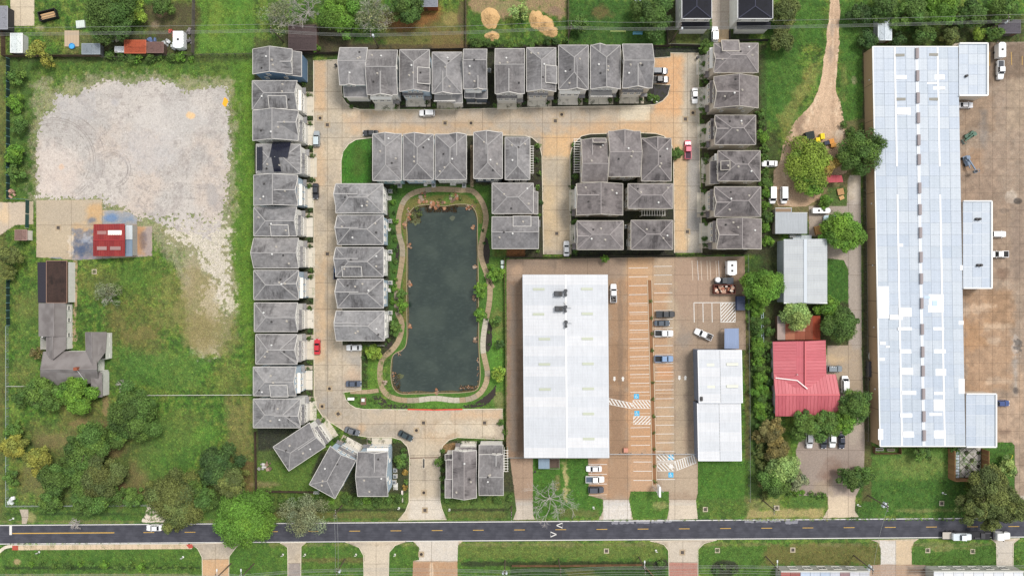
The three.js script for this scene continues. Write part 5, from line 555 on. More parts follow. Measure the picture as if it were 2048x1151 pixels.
{ const { g, L } = base('flat_grey_shed', 'flat pale grey shed roof with a stepped corner above the grey barn', 'shed', 1583, 442); const m = corr([172, 178, 184], .6); const pl = [[1551, 416], [1584, 416], [1584, 425], [1615, 425], [1615, 467], [1551, 467]].map(p => L(p[0], p[1], 3)); const mb = new MB().slab(pl.map(p => [p[0], p[2]]), 2.8, 3); part(g, 'roof', mb, m); part(g, 'wall', wallsFrom(pl.map(p => [p[0], p[2]]), 2.8, .3), M([150, 140, 130], .9)); part(g, 'patch', new MB().box(L(1567, 420, 3)[0], 3.03, L(1567, 420, 3)[2], 4.6, .06, 1.0), M([132, 112, 92], .9)); part(g, 'trim', new MB().bar(pl[2], pl[3], .14, .2).bar(pl[0], pl[1], .14, .2), M([214, 216, 216], .7)); }
{ const { g, L } = base('red_awning', 'small red metal roof half hidden under the yellow-green tree', 'shed', 1668, 357); const q = [[1646, 350], [1650, 365], [1687, 364], [1684, 350]].map(p => L(p[0], p[1], 2.8)); part(g, 'roof', new MB().hexa(q.map(p => lift(p, -.08)), q), corr([178, 62, 74])); for (const p of q) part(g, 'post', new MB().box(p[0] * .9, 1.35, p[2] * .9, .12, 2.7, .12), doorM); }
// two dark-roofed white houses at the top edge
for (const [x0, x1, wl, lab] of [[1364, 1424, 1355, 'white house with navy shingle roof, left of the top drive'], [1476, 1546, 1462, 'white house with navy shingle roof, right of the top drive']]) { const { g, L } = base('white_house', lab, 'house', (x0 + x1) / 2, 10); const nv = M([52, 55, 72], .9, { map: rep(roofTexs[0], .1), bumpMap: rep(shingleBump, .25), bumpScale: .03 }), w = wallMat(WALL.white), he = 8, q = (x, y, h) => L(x, y, h); const rp = [up([q(x0, -60, he), q(x0, 37, he), q((x0 + x1) / 2, 12, he + 1.6), q((x0 + x1) / 2, -60, he + 1.6)]), up([q((x0 + x1) / 2, -60, he + 1.6), q((x0 + x1) / 2, 12, he + 1.6), q(x1, 37, he), q(x1, -60, he)]), up([q(x0, 37, he), q(x1, 37, he), q((x0 + x1) / 2, 12, he + 1.6)])]; roofSet(g, rp, nv, M([60, 62, 78], .9), M([225, 226, 228], .7));
  const pl = [[x0, -60], [x1, -60], [x1, 37], [x0, 37]].map(p => { const v = q(p[0], p[1], he); return [v[0], v[2]]; }); part(g, 'wall', wallsFrom(pl, he - .1), w); const lo = up([q(x0 - 2, 43.5, 5.2), q(x0 - 2, 58, 4.6), q(x1 - 4, 58, 4.6), q(x1 - 4, 43.5, 5.2)]); part(g, 'porch_roof', new MB().hexa(lo.map(p => lift(p, -.15)), lo), nv); part(g, 'porch_wall', wallsFrom([[x0, 44], [x1 - 6, 44], [x1 - 6, 56], [x0, 56]].map(p => { const v = q(p[0], p[1], 4.6); return [v[0], v[2]]; }), 4.4), w); const z = q(0, 37, he)[2] - .25; for (const t of [.08, .5, .86]) { const X = lerp(q(x0, 37, he)[0], q(x1, 37, he)[0], t); addWindow(g, X, 6.6, z + .1, 1.2, .9, 0); } for (const y of [5, 20]) addWindow(g, q(x0, 0, he)[0] + .15, 5.5, q(x0, y, he)[2], 1.2, 1.2, -Math.PI / 2); }
// west farmstead
const oldRoof = M([255, 255, 255], .95, { map: rep(tex(512, 512, (i, j) => { const u = i / 512, v = j / 512, a = pf(u, v, 3), b = NT[(i * 131 + j * 37) & 65535]; return mix3(mix3([130, 125, 124], [108, 102, 101], sm(.3, .75, a)), [156, 151, 150], b > .85 ? .35 : 0); }), 1 / 12), bumpMap: rep(shingleBump, .25), bumpScale: .04 });
const oldCap = oldRoof, oldTrim = M([124, 118, 117], .9);
const wWhite = wallMat([242, 241, 236]);
{ const { g, L } = base('old_barn', 'long narrow barn with brown and dark roof halves in the left yard', 'barn', 104, 600); const q = L, br = M([112, 86, 76], .9, { map: rep(roofTexs[1], .12), bumpMap: rep(shingleBump, .25), bumpScale: .04 }), dk = M([44, 42, 52], .9, { bumpMap: rep(ribBump, .6), bumpScale: .03 });
  const p1 = up([q(92, 521, 4.4), q(92, 605, 4.4), q(133, 605, 3.8), q(133, 521, 3.8)]), p2 = up([q(74, 524, 3.2), q(75, 605, 3.2), q(91.5, 605, 4.2), q(91.5, 524, 4.2)]); roofSet(g, [p1], br, capMat[1], M([150, 120, 104], .8)); part(g, 'roof', roofGeo([p2]), dk); part(g, 'wall', wallsFrom(R4(76, 522, 136, 606).map(p => { const v = q(p[0], p[1], 3.4); return [v[0], v[2]]; }), 3.2, .3), wWhite);
  const f1 = up([q(77, 606, 3.4), q(77, 672, 3.4), q(107, 672, 6.2), q(107, 606, 6.2)]), f2 = up([q(107, 606, 6.2), q(107, 672, 6.2), q(131, 672, 3.4), q(131, 606, 3.4)]); roofSet(g, [f1, f2], oldRoof, oldCap, oldTrim); part(g, 'wall', wallsFrom(R4(78, 607, 130, 700).map(p => { const v = q(p[0], p[1], 3.4); return [v[0], v[2]]; }), 3.2, .25), wWhite); const f3 = up([q(92, 672.5, 3.9), q(92, 712, 3.9), q(105, 718, 6.0), q(105, 672.5, 6.0)]), f4 = up([q(105, 672.5, 6.0), q(105, 718, 6.0), q(131, 697, 3.4), q(131, 672.5, 3.4)]); roofSet(g, [f3, f4], oldRoof, oldCap, oldTrim); part(g, 'vent_pipe', new MB().cyl(...q(88, 673, 3.4), .2, 4.4, .2, 6), ventW); part(g, 'wall_strip', new MB().bar(lift(q(137, 606, .4), 1), lift(q(135, 697, .4), 1), .1, 2.8), wWhite); for (const y of [616, 640, 670]) addWindow(g, q(131, y, 3.4)[0] - .1, 1.9, q(131, y, 3.4)[2], 1, 1, Math.PI / 2); }
{ const { g, L } = base('farmhouse', 'old grey-roofed farmhouse with white gable ends in the left yard', 'house', 145, 735); const q = L, he = 3.4, hr = 7.2; const xr = x => x;
  const A = [up([q(86, 703, he), q(80, 738, hr), q(193, 738, hr), q(192, 703, he)]), up([q(80, 738, hr), q(81, 771, he), q(196, 764, he), q(193, 738, hr)])]; roofSet(g, A, oldRoof, oldCap, oldTrim);
  const B = [up([q(170, 664, he), q(172, 740, he), q(184, 738, 6.4), q(183, 664, 6.4)]), up([q(183, 664, 6.4), q(184, 738, 6.4), q(210, 703, he), q(212, 664, he)])]; roofSet(g, B, oldRoof, oldCap, oldTrim);
  const C = [up([q(182, 745, 5.0), q(182, 794, he), q(204, 793, he - .2), q(203, 745, 4.6)])]; roofSet(g, C, oldRoof, oldCap, oldTrim);
  const wl = (ps, h) => part(g, 'wall', wallsFrom(ps.map(p => { const v = q(p[0], p[1], he); return [v[0], v[2]]; }), h, .3), wWhite); wl(R4(84, 702, 196, 768), he - .15); wl(R4(171, 665, 211, 720), he - .15); wl(R4(183, 740, 203, 792), he - .3);
  const E = q(194, 0, he)[0] - .3; part(g, 'gable', new MB().tri([E, he - .2, q(0, 705, he)[2]], [E, he - .2, q(0, 766, he)[2]], [E, hr - .2, q(0, 738, hr)[2]]).quad([q(204, 0, he)[0], 0, q(0, 742, 0)[2]], [q(204, 0, he)[0], 0, q(0, 792, he)[2]], [q(204, 0, he)[0], he - .3, q(0, 792, he)[2]], [q(204, 0, he)[0], 4.4, q(0, 742, he)[2]]), wWhite);
  for (const y of [672, 690, 712]) addWindow(g, q(211, y, he)[0] - .25, 1.8, q(211, y, he)[2], 1, 1.1, Math.PI / 2); addWindow(g, E + .05, 3.9, q(0, 738, he)[2], .9, .9, Math.PI / 2); const [CX, , CZ] = q(152, 737, 7.4); part(g, 'chimney', new MB().box(CX, 7.2, CZ, 1.1, 1.6, .9), M([150, 84, 60], .9, { map: rep(paintTex, .5) })); part(g, 'stay_pipe', new MB().bar([CX, 7.0, CZ + .5], [CX + .5, 4.6, CZ + 3.6], .14, .14), ventW); }
{ const { g, L } = base('red_shed', 'red metal-roofed shed with white skylight strips on the concrete yard', 'shed', 222, 480); const he = 3.6, hr = 4.3, c = [corr([146, 48, 46]), corr([138, 44, 44]), corr([154, 54, 50])], sM = M([140, 36, 40], .6); panelled(g, L(186, 480, hr), L(249, 479.5, hr), L(187, 448, he), L(248.5, 447, he), 6, 1, i => c[i % 3], sM); panelled(g, L(186, 480, hr), L(249, 479.5, hr), L(186, 512, he), L(249, 512, he), 6, 1, i => c[(i + 1) % 3], sM); part(g, 'ridge_cap', new MB().bar(lift(L(186, 480, hr), .06), lift(L(249, 479.5, hr), .06), .35, .07), sM); const st = (x, y, a, b, m) => { const hh = lerp(hr, he, Math.abs(y - 480) / 32) + .1, [X, , Z] = L(x, y, hh); part(g, 'skylight', new MB().box(X, hh, Z, a * S, .08, b * S), m); }; const wv = M([232, 228, 218], .5), gv = M([150, 110, 106], .5); st(229, 465, 27, 9, wv);  st(203, 465, 18, 7, gv); st(203, 496, 19, 7, M([150, 124, 120], .5)); st(230, 496, 21, 7, M([144, 116, 112], .5)); const lq = [[250, 450], [250, 512], [264, 512], [264, 450]].map(p => L(p[0], p[1], 2.9)); const lm = t => lq.map((p, i) => p); const half = (a, b, m) => { const f = up([lp(lq[0], lq[1], a), lp(lq[0], lq[1], b), lp(lq[3], lq[2], b), lp(lq[3], lq[2], a)]); part(g, 'lean_to_roof', new MB().hexa(f.map(p => lift(p, -.08)), f), m); }; half(0, .46, corr([206, 214, 218])); half(.47, 1, corr([128, 148, 168])); part(g, 'wall', wallsFrom(R4(187, 449, 264, 511).map(p => { const v = L(p[0], p[1], 3); return [v[0], v[2]]; }), 2.75, .2), metal([176, 176, 172], .7)); }
// small outbuildings: [name, label, x0, y0, x1, y1, h, roof colour, ridge?, wall]
for (const [n, lab, x0, y0, x1, y1, h, rc, ridge, wc] of [
  ['gate_hut', 'small brown and white hut beside the green gate', 29, 459, 53, 480, 2.6, [132, 104, 96], 'v', [226, 222, 214]], ['garden_shed', 'white garden shed in the top left corner', 20, 66, 44, 105, 2.6, [222, 230, 230], 'v', [206, 208, 206]], ['metal_shed', 'grey metal shed beside the blue paddling pool', 163, 87, 199, 108, 2.4, [132, 142, 150], 'v', [120, 122, 124]],
  ['brick_red_shed', 'orange-red roofed shed in the cluttered top left yard', 248, 80, 291, 106, 2.6, [172, 82, 52], 'h', [120, 84, 66]], ['brown_shed', 'brown flat-roofed shed right of the orange-red one', 293, 84, 326, 105, 2.6, [112, 84, 78], 0, [96, 76, 66]], ['dark_shed', 'dark brown shed behind the top left townhouse', 577, 50, 632, 100, 3, [74, 60, 60], 'h', [110, 84, 72]], ['white_lean_to', 'small white box left of the orange-red shed', 229, 93, 248, 104, 1.8, [214, 218, 222], 0, [196, 198, 200]], ['white_tin_shed', 'white tin shed above the long warehouse', 1757, 32, 1784, 80, 2.8, [206, 216, 224], 'v', [170, 176, 178]], ['grey_tin_shed', 'dark grey shed in the top right corner', 1998, 40, 2042, 66, 2.8, [82, 78, 86], 0, [84, 78, 74]], ['brick_house', 'corner of a red brick house at the top edge', 832, -40, 875, 13, 3.2, [128, 132, 142], 0, [152, 84, 58]], ['blue_grey_box', 'pale blue-grey box roof at the top edge beside a tree', 1271, -10, 1284, 15, 2.2, [186, 200, 222], 0, [150, 150, 150]], ['grey_trailer_home', 'grey roof cut by the left edge of the frame', -40, 12, 14, 58, 3, [138, 140, 148], 0, [60, 60, 62]]]) {
  const { g, L } = base(n, lab, 'shed', (x0 + x1) / 2, (y0 + y1) / 2); const rm = M(rc, .8, { map: rep(paintTex, .2), bumpMap: rep(ribBump, .8), bumpScale: .03 }), q = (x, y, hh) => L(x, y, hh); let P;
  if (ridge === 'v') { const m = (x0 + x1) / 2; P = [up([q(x0, y0, h), q(x0, y1, h), q(m, y1, h + .8), q(m, y0, h + .8)]), up([q(m, y0, h + .8), q(m, y1, h + .8), q(x1, y1, h), q(x1, y0, h)])]; } else if (ridge === 'h') { const m = (y0 + y1) / 2; P = [up([q(x0, y0, h), q(x0, m, h + .8), q(x1, m, h + .8), q(x1, y0, h)]), up([q(x0, m, h + .8), q(x0, y1, h), q(x1, y1, h), q(x1, m, h + .8)])]; } else P = [up([q(x0, y0, h + .3), q(x0, y1, h), q(x1, y1, h), q(x1, y0, h + .3)])];
  roofSet(g, P, rm, rm, M(rc.map(v => Math.min(235, v + 22)), .8)); const pl = [[x0, y0], [x1, y0], [x1, y1], [x0, y1]].map(p => { const v = q(p[0], p[1], h); return [v[0], v[2]]; }); part(g, 'wall', wallsFrom(pl, h - .1, .2), wallMat(wc)); const dv = q((x0 + x1) / 2, y1, 0); part(g, 'door', new MB().box(dv[0] * .98, 1, pl[2][1] - .12, .9, 2, .08), doorM); }
// buildings across the road
for (const [x0, x1, lab, cs] of [[1556, 1736, 'low shop with red-brown and pale blue roof at the bottom edge', [[168, 92, 84], [150, 84, 78], [188, 202, 222], [196, 206, 222], [182, 196, 216], [200, 204, 216], [150, 120, 124], [206, 206, 214], [196, 198, 206]]], [1862, 2044, 'low white-roofed building at the bottom right corner', [[222, 226, 232], [230, 233, 236], [218, 222, 228], [232, 234, 238]]]]) { const { g, L } = base('roadside_building', lab, 'building', (x0 + x1) / 2, 1160); const h = 4; for (let i = 0; i < 9; i++) { const f = up([[lerp(x0 + 6, x1 + 4, i / 9 + .002), 1142], [lerp(x0 + 6, x1 + 4, i / 9 + .002), 1260], [lerp(x0 + 6, x1 + 4, (i + 1) / 9 - .002), 1260], [lerp(x0 + 6, x1 + 4, (i + 1) / 9 - .002), 1142]].map(p => L(p[0], p[1], h))); part(g, 'roof_panel', new MB().hexa(f.map(p => lift(p, -.1)), f), metal(cs[i % cs.length], .6)); } const pl = [[x0 + 6, 1142], [x1 + 4, 1142], [x1 + 4, 1260], [x0 + 6, 1260]].map(p => { const v = L(p[0], p[1], h); return [v[0], v[2]]; }); part(g, 'wall', wallsFrom(pl, h - .12, .05), wallMat([176, 176, 168])); part(g, 'parapet', new MB().bar(L(x0 + 6, 1142, h), L(x1 + 4, 1142, h), .35, .5), M([196, 196, 190], .8)); for (let i = 1; i < 6; i++) addWindow(g, lerp(pl[0][0], pl[1][0], i / 6), 1.8, pl[0][1] - .08, 2.2, 1.6, Math.PI); }
// ---------------------------------------------------------------- vehicles
const carGeo = new Map();
function loft(st, y0, belt) { const mb = new MB(), sec = ([z, hw, yt]) => [[-hw, y0, z], [-hw, Math.min(belt, yt - .1), z], [-hw * .9, yt, z], [hw * .9, yt, z], [hw, Math.min(belt, yt - .1), z], [hw, y0, z]]; let A = sec(st[0]); mb.poly(A); for (let i = 1; i < st.length; i++) { const B = sec(st[i]); for (let k = 0; k < 6; k++) { const j = (k + 1) % 6; mb.quad(A[k], A[j], B[j], B[k]); } A = B; } mb.poly([...A].reverse()); return mb; }
const KIND = {
  sedan: { L: 4.7, W: 1.84, st: [[-2.35, .62, .78], [-2.25, .78, .98], [-1.9, .9, 1.04], [-.5, .92, 1.0], [.9, .92, .98], [1.7, .9, .92], [2.15, .8, .82], [2.35, .58, .68]], cab: [-1.55, -.95, .35, 1.05, 1.0, 1.46, .78, .6] },
  suv: { L: 4.7, W: 1.92, st: [[-2.35, .74, .95], [-2.28, .86, 1.12], [-1.9, .94, 1.14], [.9, .96, 1.12], [1.7, .93, 1.06], [2.15, .84, .98], [2.35, .64, .8]], cab: [-2.2, -1.85, .3, 1.0, 1.12, 1.74, .84, .7] },
  van: { L: 5.1, W: 1.96, st: [[-2.55, .84, 1.1], [-2.48, .93, 1.3], [1.2, .97, 1.26], [1.9, .94, 1.12], [2.35, .84, 1.0], [2.55, .66, .85]], cab: [-2.45, -2.25, 1.0, 1.75, 1.26, 1.96, .9, .8] },
  pickup: { L: 5.6, W: 1.98, st: [[-2.8, .9, .82], [-2.7, .96, .84], [-.85, .97, .84], [-.8, .98, 1.14], [1.5, .97, 1.12], [2.3, .93, 1.06], [2.68, .82, .96], [2.8, .66, .8]], cab: [-.78, -.62, .62, 1.3, 1.12, 1.86, .84, .72] },
};
function carParts(k) { if (carGeo.has(k)) return carGeo.get(k); const { st, cab, L } = KIND[k], [zb, zrb, zrf, zf, yb, yt, hb, ht] = cab, hbb = hb + .04; const o = {};
  o.body = loft(st, .28, .72).geo(); const p = (s, y, z, h) => [s * h, y, z];
  o.windscreen = new MB().hexa([p(-1, yb - .04, zf, hb), p(1, yb - .04, zf, hb), p(1, yb - .04, zf - .1, hb), p(-1, yb - .04, zf - .1, hb)], [p(-1, yt - .04, zrf, ht), p(1, yt - .04, zrf, ht), p(1, yt - .04, zrf - .1, ht), p(-1, yt - .04, zrf - .1, ht)]).geo();
  o.rear_window = new MB().hexa([p(-1, yb - .04, zb, hb), p(1, yb - .04, zb, hb), p(1, yb - .04, zb + .1, hb), p(-1, yb - .04, zb + .1, hb)], [p(-1, yt - .04, zrb, ht), p(1, yt - .04, zrb, ht), p(1, yt - .04, zrb + .1, ht), p(-1, yt - .04, zrb + .1, ht)]).geo();
  o.side = [-1, 1].map(s => new MB().quad(p(s, yb - .04, zb, hb), p(s, yb - .04, zf, hb), p(s, yt - .05, zrf, ht), p(s, yt - .05, zrb, ht)).geo());
  const r = new THREE.Shape(), a = ht + .02, b = zrb - .06, c = zrf + .06, q = .16; r.moveTo(-a + q, b); r.lineTo(a - q, b); r.quadraticCurveTo(a, b, a, b + q); r.lineTo(a, c - q); r.quadraticCurveTo(a, c, a - q, c); r.lineTo(-a + q, c); r.quadraticCurveTo(-a, c, -a, c - q); r.lineTo(-a, b + q); r.quadraticCurveTo(-a, b, -a + q, b); const rg = new THREE.ExtrudeGeometry(r, { depth: .03, bevelEnabled: true, bevelSize: .04, bevelThickness: .03, bevelSegments: 2, curveSegments: 4 }); rg.rotateX(Math.PI / 2); rg.translate(0, yt + .02, 0); o.roof = rg;
  const wg = new THREE.CylinderGeometry(.34, .34, .22, 14); wg.rotateZ(Math.PI / 2); o.wheel = wg; const rim = new THREE.CylinderGeometry(.2, .2, .23, 10); rim.rotateZ(Math.PI / 2); o.rim = rim;
  o.head = new MB().box(0, .74, L / 2 - .16, .34, .16, .2).geo(); o.tail = new MB().box(0, .82, -L / 2 + .1, .26, .2, .14).geo(); o.mirror = new MB().box(0, yb + .08, zf - .32, .22, .16, .14).geo(); o.pillar = new MB(); for (const s of [-1, 1]) { const zm = (zrb + zrf) / 2; o.pillar.bar([s * hb, yb, (zb + zf) / 2], [s * ht, yt, zm], .12, .1); for (const [z0, z1] of [[zf - .05, zrf - .05], [zb + .05, zrb + .05]]) o.pillar.hexa([[s * hb - .05, yb - .05, z0 - .05], [s * hb - .05, yb - .05, z0 + .05], [s * hb + .05, yb - .05, z0 + .05], [s * hb + .05, yb - .05, z0 - .05]], [[s * ht - .05, yt, z1 - .05], [s * ht - .05, yt, z1 + .05], [s * ht + .05, yt, z1 + .05], [s * ht + .05, yt, z1 - .05]]); } o.pillar = o.pillar.geo();
  if (k === 'pickup') { o.bed = new MB().box(0, .845, -1.8, 1.72, .05, 1.9).geo(); o.sides = [new MB().box(-.91, 1.0, -1.8, .14, .34, 2.0).geo(), new MB().box(.91, 1.0, -1.8, .14, .34, 2.0).geo(), new MB().box(0, 1.0, -2.76, 1.84, .34, .08).geo()]; }
  carGeo.set(k, o); return o; }
const tyre = M([26, 26, 27], .9), rimM = M([150, 152, 156], .35, { metalness: .6 }), headM = M([220, 222, 226], .2), tailM = M([150, 24, 22], .35), glassC = M([22, 27, 33], .08), bedM = M([40, 40, 42], .85);
const paint = c => M(c, .35, { clearcoat: .8, clearcoatRoughness: .12 });
function vehicle(kind, px, py, deg, c, label, o = {}) {
  const [x, z] = gp(px, py, o.y ? o.y + .8 : .8), a = carParts(kind), { L, W } = KIND[kind], g = thing(o.name || ({ sedan: 'parked_car', suv: 'parked_suv', van: 'parked_van', pickup: 'pickup_truck' })[kind], label, ({ sedan: 'car', suv: 'SUV', van: 'van', pickup: 'pickup truck' })[kind], [x, o.y || .06, z], deg * Math.PI / 180, 'cars and trucks parked about the site');
  const pm = paint(c); part(g, 'body', a.body, pm); part(g, 'roof', a.roof, o.roofc ? paint(o.roofc) : pm); part(g, 'windscreen', a.windscreen, glassC); part(g, 'rear_window', a.rear_window, glassC); a.side.forEach(s => part(g, 'side_window', s, glassC)); part(g, 'pillars', a.pillar, pm);
  for (const s of [-1, 1]) { for (const q of [-1, 1]) { const w = part(g, 'wheel', a.wheel, tyre); w.position.set(s * (W / 2 - .12), .34, q * L * .31); part(w, 'rim', a.rim, rimM); } const h = part(g, 'headlight', a.head, headM); h.position.x = s * W * .3; const t = part(g, 'tail_light', a.tail, tailM); t.position.x = s * W * .34; const m = part(g, 'mirror', a.mirror, pm); m.position.x = s * (W / 2 + .05); }
  if (kind === 'pickup') { part(g, 'bed_floor', a.bed, o.cover ? M(o.cover, .7) : bedM).position.y = o.cover ? .28 : 0; a.sides.forEach((s, i) => part(g, i < 2 ? 'bed_side' : 'tailgate', s, pm)); if (o.load) { const m = new MB(); for (let i = 0; i < 9; i++) m.box(rr(-.6, .6), 1.05 + rr(0, .2), rr(-2.5, -1.1), rr(.2, .5), rr(.2, .4), rr(.2, .7)); part(g, 'bed_load', m, M([96, 92, 90], .8)); part(g, 'load_rack', new MB().bar([-.9, 1.5, -1.0], [.9, 1.5, -1.0], .1, .1).bar([-.9, 1.4, -2.6], [.9, 1.4, -2.6], .1, .1), rimM); } }
  return g;
}
const WH = [226, 227, 228], BK = [28, 29, 32], GR = [74, 78, 86], DB = [44, 58, 86], SV = [176, 180, 186], RD = [190, 26, 42];
const E = 90, W_ = -90, N = 180, S_ = 0;
for (const v of [
  ['suv', 854, 226, W_, WH, 'white SUV parked along the top street'], ['sedan', 741, 266, W_, [36, 38, 42], 'black car beside the green lawn at the top street corner'], ['suv', 633, 277, N, [150, 158, 164], 'silver-grey SUV in the left street near the top', { roofc: [190, 204, 210] }], ['sedan', 631, 382, S_, [44, 46, 54], 'dark grey car in the left street, below the silver-grey SUV'], ['pickup', 674, 540, N, [50, 78, 116], 'blue pickup half under a roof edge left of the pond'], ['sedan', 634, 693, N, RD, 'bright red car in the left street'], ['sedan', 708, 695, W_, WH, 'white sedan in the small visitor bay'], ['sedan', 707, 767, E, [64, 74, 92], 'blue-grey car at the lower end of the visitor bay'], ['sedan', 704, 862, 72, [96, 100, 106], 'grey car standing at the bend in the street'], ['sedan', 811, 871, 62, [30, 48, 54], 'dark teal car turning towards the estate gate'],
  ['suv', 1320, 142, E, [70, 80, 92], 'dark SUV with pale hood beside the last top row house'], ['pickup', 1319, 159, E, [34, 36, 40], 'black pickup below the dark SUV at the top row’s end', { cover: [28, 28, 30] }], ['sedan', 1390, 191, S_, WH, 'white sedan in the right-hand street'], ['pickup', 1376, 299, N, [206, 58, 92], 'pinkish-red pickup in the right-hand street', { cover: [60, 30, 50] }], ['sedan', 1133, 497, N, WH, 'white sedan at the bottom of the short lane'],
  ['pickup', 1227, 586, N, WH, 'white pickup with loaded bed beside the white warehouse', { load: 1 }], ['pickup', 1331, 628, E, [42, 44, 48], 'black pickup, topmost in the row beside the planted strip', { cover: [50, 52, 56] }], ['sedan', 1324, 646, E, [62, 72, 84], 'dark blue-grey car between the black and the white pickup'], ['pickup', 1328, 666, E, WH, 'white pickup in the row beside the planted strip'], ['pickup', 1328, 717, E, [120, 146, 180], 'light blue pickup alone in the lower bays'], ['pickup', 1407, 668, -114, WH, 'white pickup with red load parked askew on the lot', { load: 1 }],
  ['sedan', 1188, 937, W_, WH, 'white car, topmost of three on the front lawn bays'], ['pickup', 1190, 958, E, [232, 232, 230], 'white pickup, middle of three on the front lawn bays', { cover: [70, 84, 100] }], ['suv', 1192, 979, E, [62, 66, 76], 'dark grey SUV, lowest of three on the front lawn bays'],
  ['sedan', 1540, 327, W_, WH, 'white sedan on the grass beside the right column houses'], ['van', 1545, 390, S_, WH, 'left one of two white vans on the dirt yard'], ['van', 1568, 390, S_, WH, 'right one of two white vans on the dirt yard'], ['sedan', 1664, 436, W_, [190, 214, 224], 'pale blue car half under the round green tree'], ['suv', 1669, 737, E, [118, 126, 132], 'grey SUV against the red-roofed building'], ['van', 1690, 768, N, WH, 'white van by the corner of the red-roofed building'],
  ['suv', 1619, 880, S_, WH, 'white SUV, leftmost of four in the shaded yard', {}], ['sedan', 1648, 881, S_, [32, 38, 52], 'dark navy car, second of four in the shaded yard'], ['suv', 1665, 879, S_, [222, 226, 226], 'white SUV between two dark cars in the shaded yard'], ['sedan', 1684, 881, S_, [30, 36, 56], 'dark blue car, rightmost of four in the shaded yard'], ['sedan', 1590, 950, N, [120, 140, 150], 'grey-blue car mostly hidden under the feathery tree'],
  ['sedan', 308, 1055, W_, WH, 'white car driving on the asphalt road'], ['suv', 1430, 68, N, WH, 'white SUV on the drive at the top edge'], ['pickup', 2001, 140, S_, [214, 218, 222], 'white pickup with dark bed near the top right', { cover: [60, 64, 72] }], ['sedan', 1931, 210, E, [210, 210, 214], 'white car nosing out from the warehouse’s first annex'], ['suv', 1997, 468, E, WH, 'white SUV outside the warehouse’s middle annex'], ['pickup', 1998, 508, W_, WH, 'white pickup with black bed outside the middle annex'], ['sedan', 2004, 806, E, [44, 66, 120], 'blue car outside the warehouse’s lowest annex']]) vehicle(...v);
// car carrier on the road with a pickup on its deck
{ const [x, z] = gp(1950, 1070, 1); const g = thing('flatbed_truck', 'white-cabbed flatbed truck carrying a pickup on the road', 'truck', [x, .04, z], Math.PI / 2); const a = new MB(); part(g, 'deck', new MB().box(0, 1.05, -2.6, 2.4, .18, 14.2), M([36, 36, 40], .8)); part(g, 'cab', loft([[6.0, 1.05, 2.3], [6.2, 1.15, 2.5], [8.0, 1.15, 2.5], [8.3, 1.1, 1.7], [10.2, 1.0, 1.55], [10.6, .75, 1.3]].map(s => [s[0] - .2, s[1], s[2]]), .5, 1.4), paint(WH)); part(g, 'windscreen', new MB().hexa([[-.95, 1.68, 8.2], [.95, 1.68, 8.2], [.95, 1.68, 8.05], [-.95, 1.68, 8.05]], [[-.85, 2.45, 7.88], [.85, 2.45, 7.88], [.85, 2.45, 7.75], [-.85, 2.45, 7.75]]), glassC); part(g, 'frame_gear', new MB().box(0, 1.3, 2.2, 1.6, .4, 1.2).box(.8, 1.3, 3.6, .4, .5, 1.8).box(-.7, 1.25, .6, .5, .3, 1.6).box(0, 1.35, 5.2, 2.2, .8, .3), M([58, 58, 62], .7)); part(g, 'ramp', new MB().box(0, 1.16, -8.4, 2.0, .06, 2.6), M([176, 170, 160], .8)); for (const q of [-8, -6.6, -5.4, 4.4, 8.8]) for (const s of [-1, 1]) { const w = part(g, 'wheel', carParts('sedan').wheel, tyre); w.scale.set(1.3, 1.35, 1.35); w.position.set(s * 1.05, .45, q); part(w, 'rim', carParts('sedan').rim, rimM); } for (const s of [-1, 1]) { part(g, 'headlight', new MB().box(s * .7, 1.0, 10.3, .3, .2, .2), headM); part(g, 'mirror', new MB().box(s * 1.3, 1.9, 7.9, .3, .4, .12), tyre); } }
vehicle('pickup', 1925, 1073, E, [214, 222, 228], 'white pickup riding on the flatbed truck', { y: 1.15, cover: [196, 206, 212] });
// trailers, skips, machines
function boxTrailer(px, py, deg, L, W, h, c, label, vents = 1) { const [x, z] = gp(px, py, 1.4), g = thing('box_trailer', label, 'trailer', [x, .05, z], deg * Math.PI / 180); const b = new THREE.ExtrudeGeometry(new THREE.Shape([[-W / 2 + .1, -L / 2], [W / 2 - .1, -L / 2], [W / 2, -L / 2 + .1], [W / 2, L / 2 - .4], [W / 4, L / 2], [-W / 4, L / 2], [-W / 2, L / 2 - .4], [-W / 2, -L / 2 + .1]].map(p => new THREE.Vector2(p[0], p[1]))), { depth: h - .5, bevelEnabled: true, bevelSize: .05, bevelThickness: .05, bevelSegments: 2 }); b.rotateX(Math.PI / 2); b.translate(0, h, 0); part(g, 'body', b, paint(c)); for (let i = 0; i < vents; i++) part(g, 'roof_hatch', new MB().box(0, h + .12, (i - (vents - 1) / 2) * 1.6, .55, .16, .55), ventM); part(g, 'drawbar', new MB().bar([-.6, .5, L / 2], [0, .5, L / 2 + 1.2], .1, .1).bar([.6, .5, L / 2], [0, .5, L / 2 + 1.2], .1, .1), ventM); for (const s of [-1, 1]) { const w = part(g, 'wheel', carParts('sedan').wheel, tyre); w.position.set(s * (W / 2 + .02), .34, -.3); } return g; }
boxTrailer(1462, 536, S_, 4.2, 2.7, 2.6, WH, 'white box trailer at the top right of the lot', 2); boxTrailer(2001, 101, N, 4.3, 2.1, 2.3, WH, 'white enclosed trailer at the top right yard corner', 1); boxTrailer(1643, 421, E, 5.2, 1.5, 1.6, WH, 'long narrow white trailer by the flat grey shed', 2);
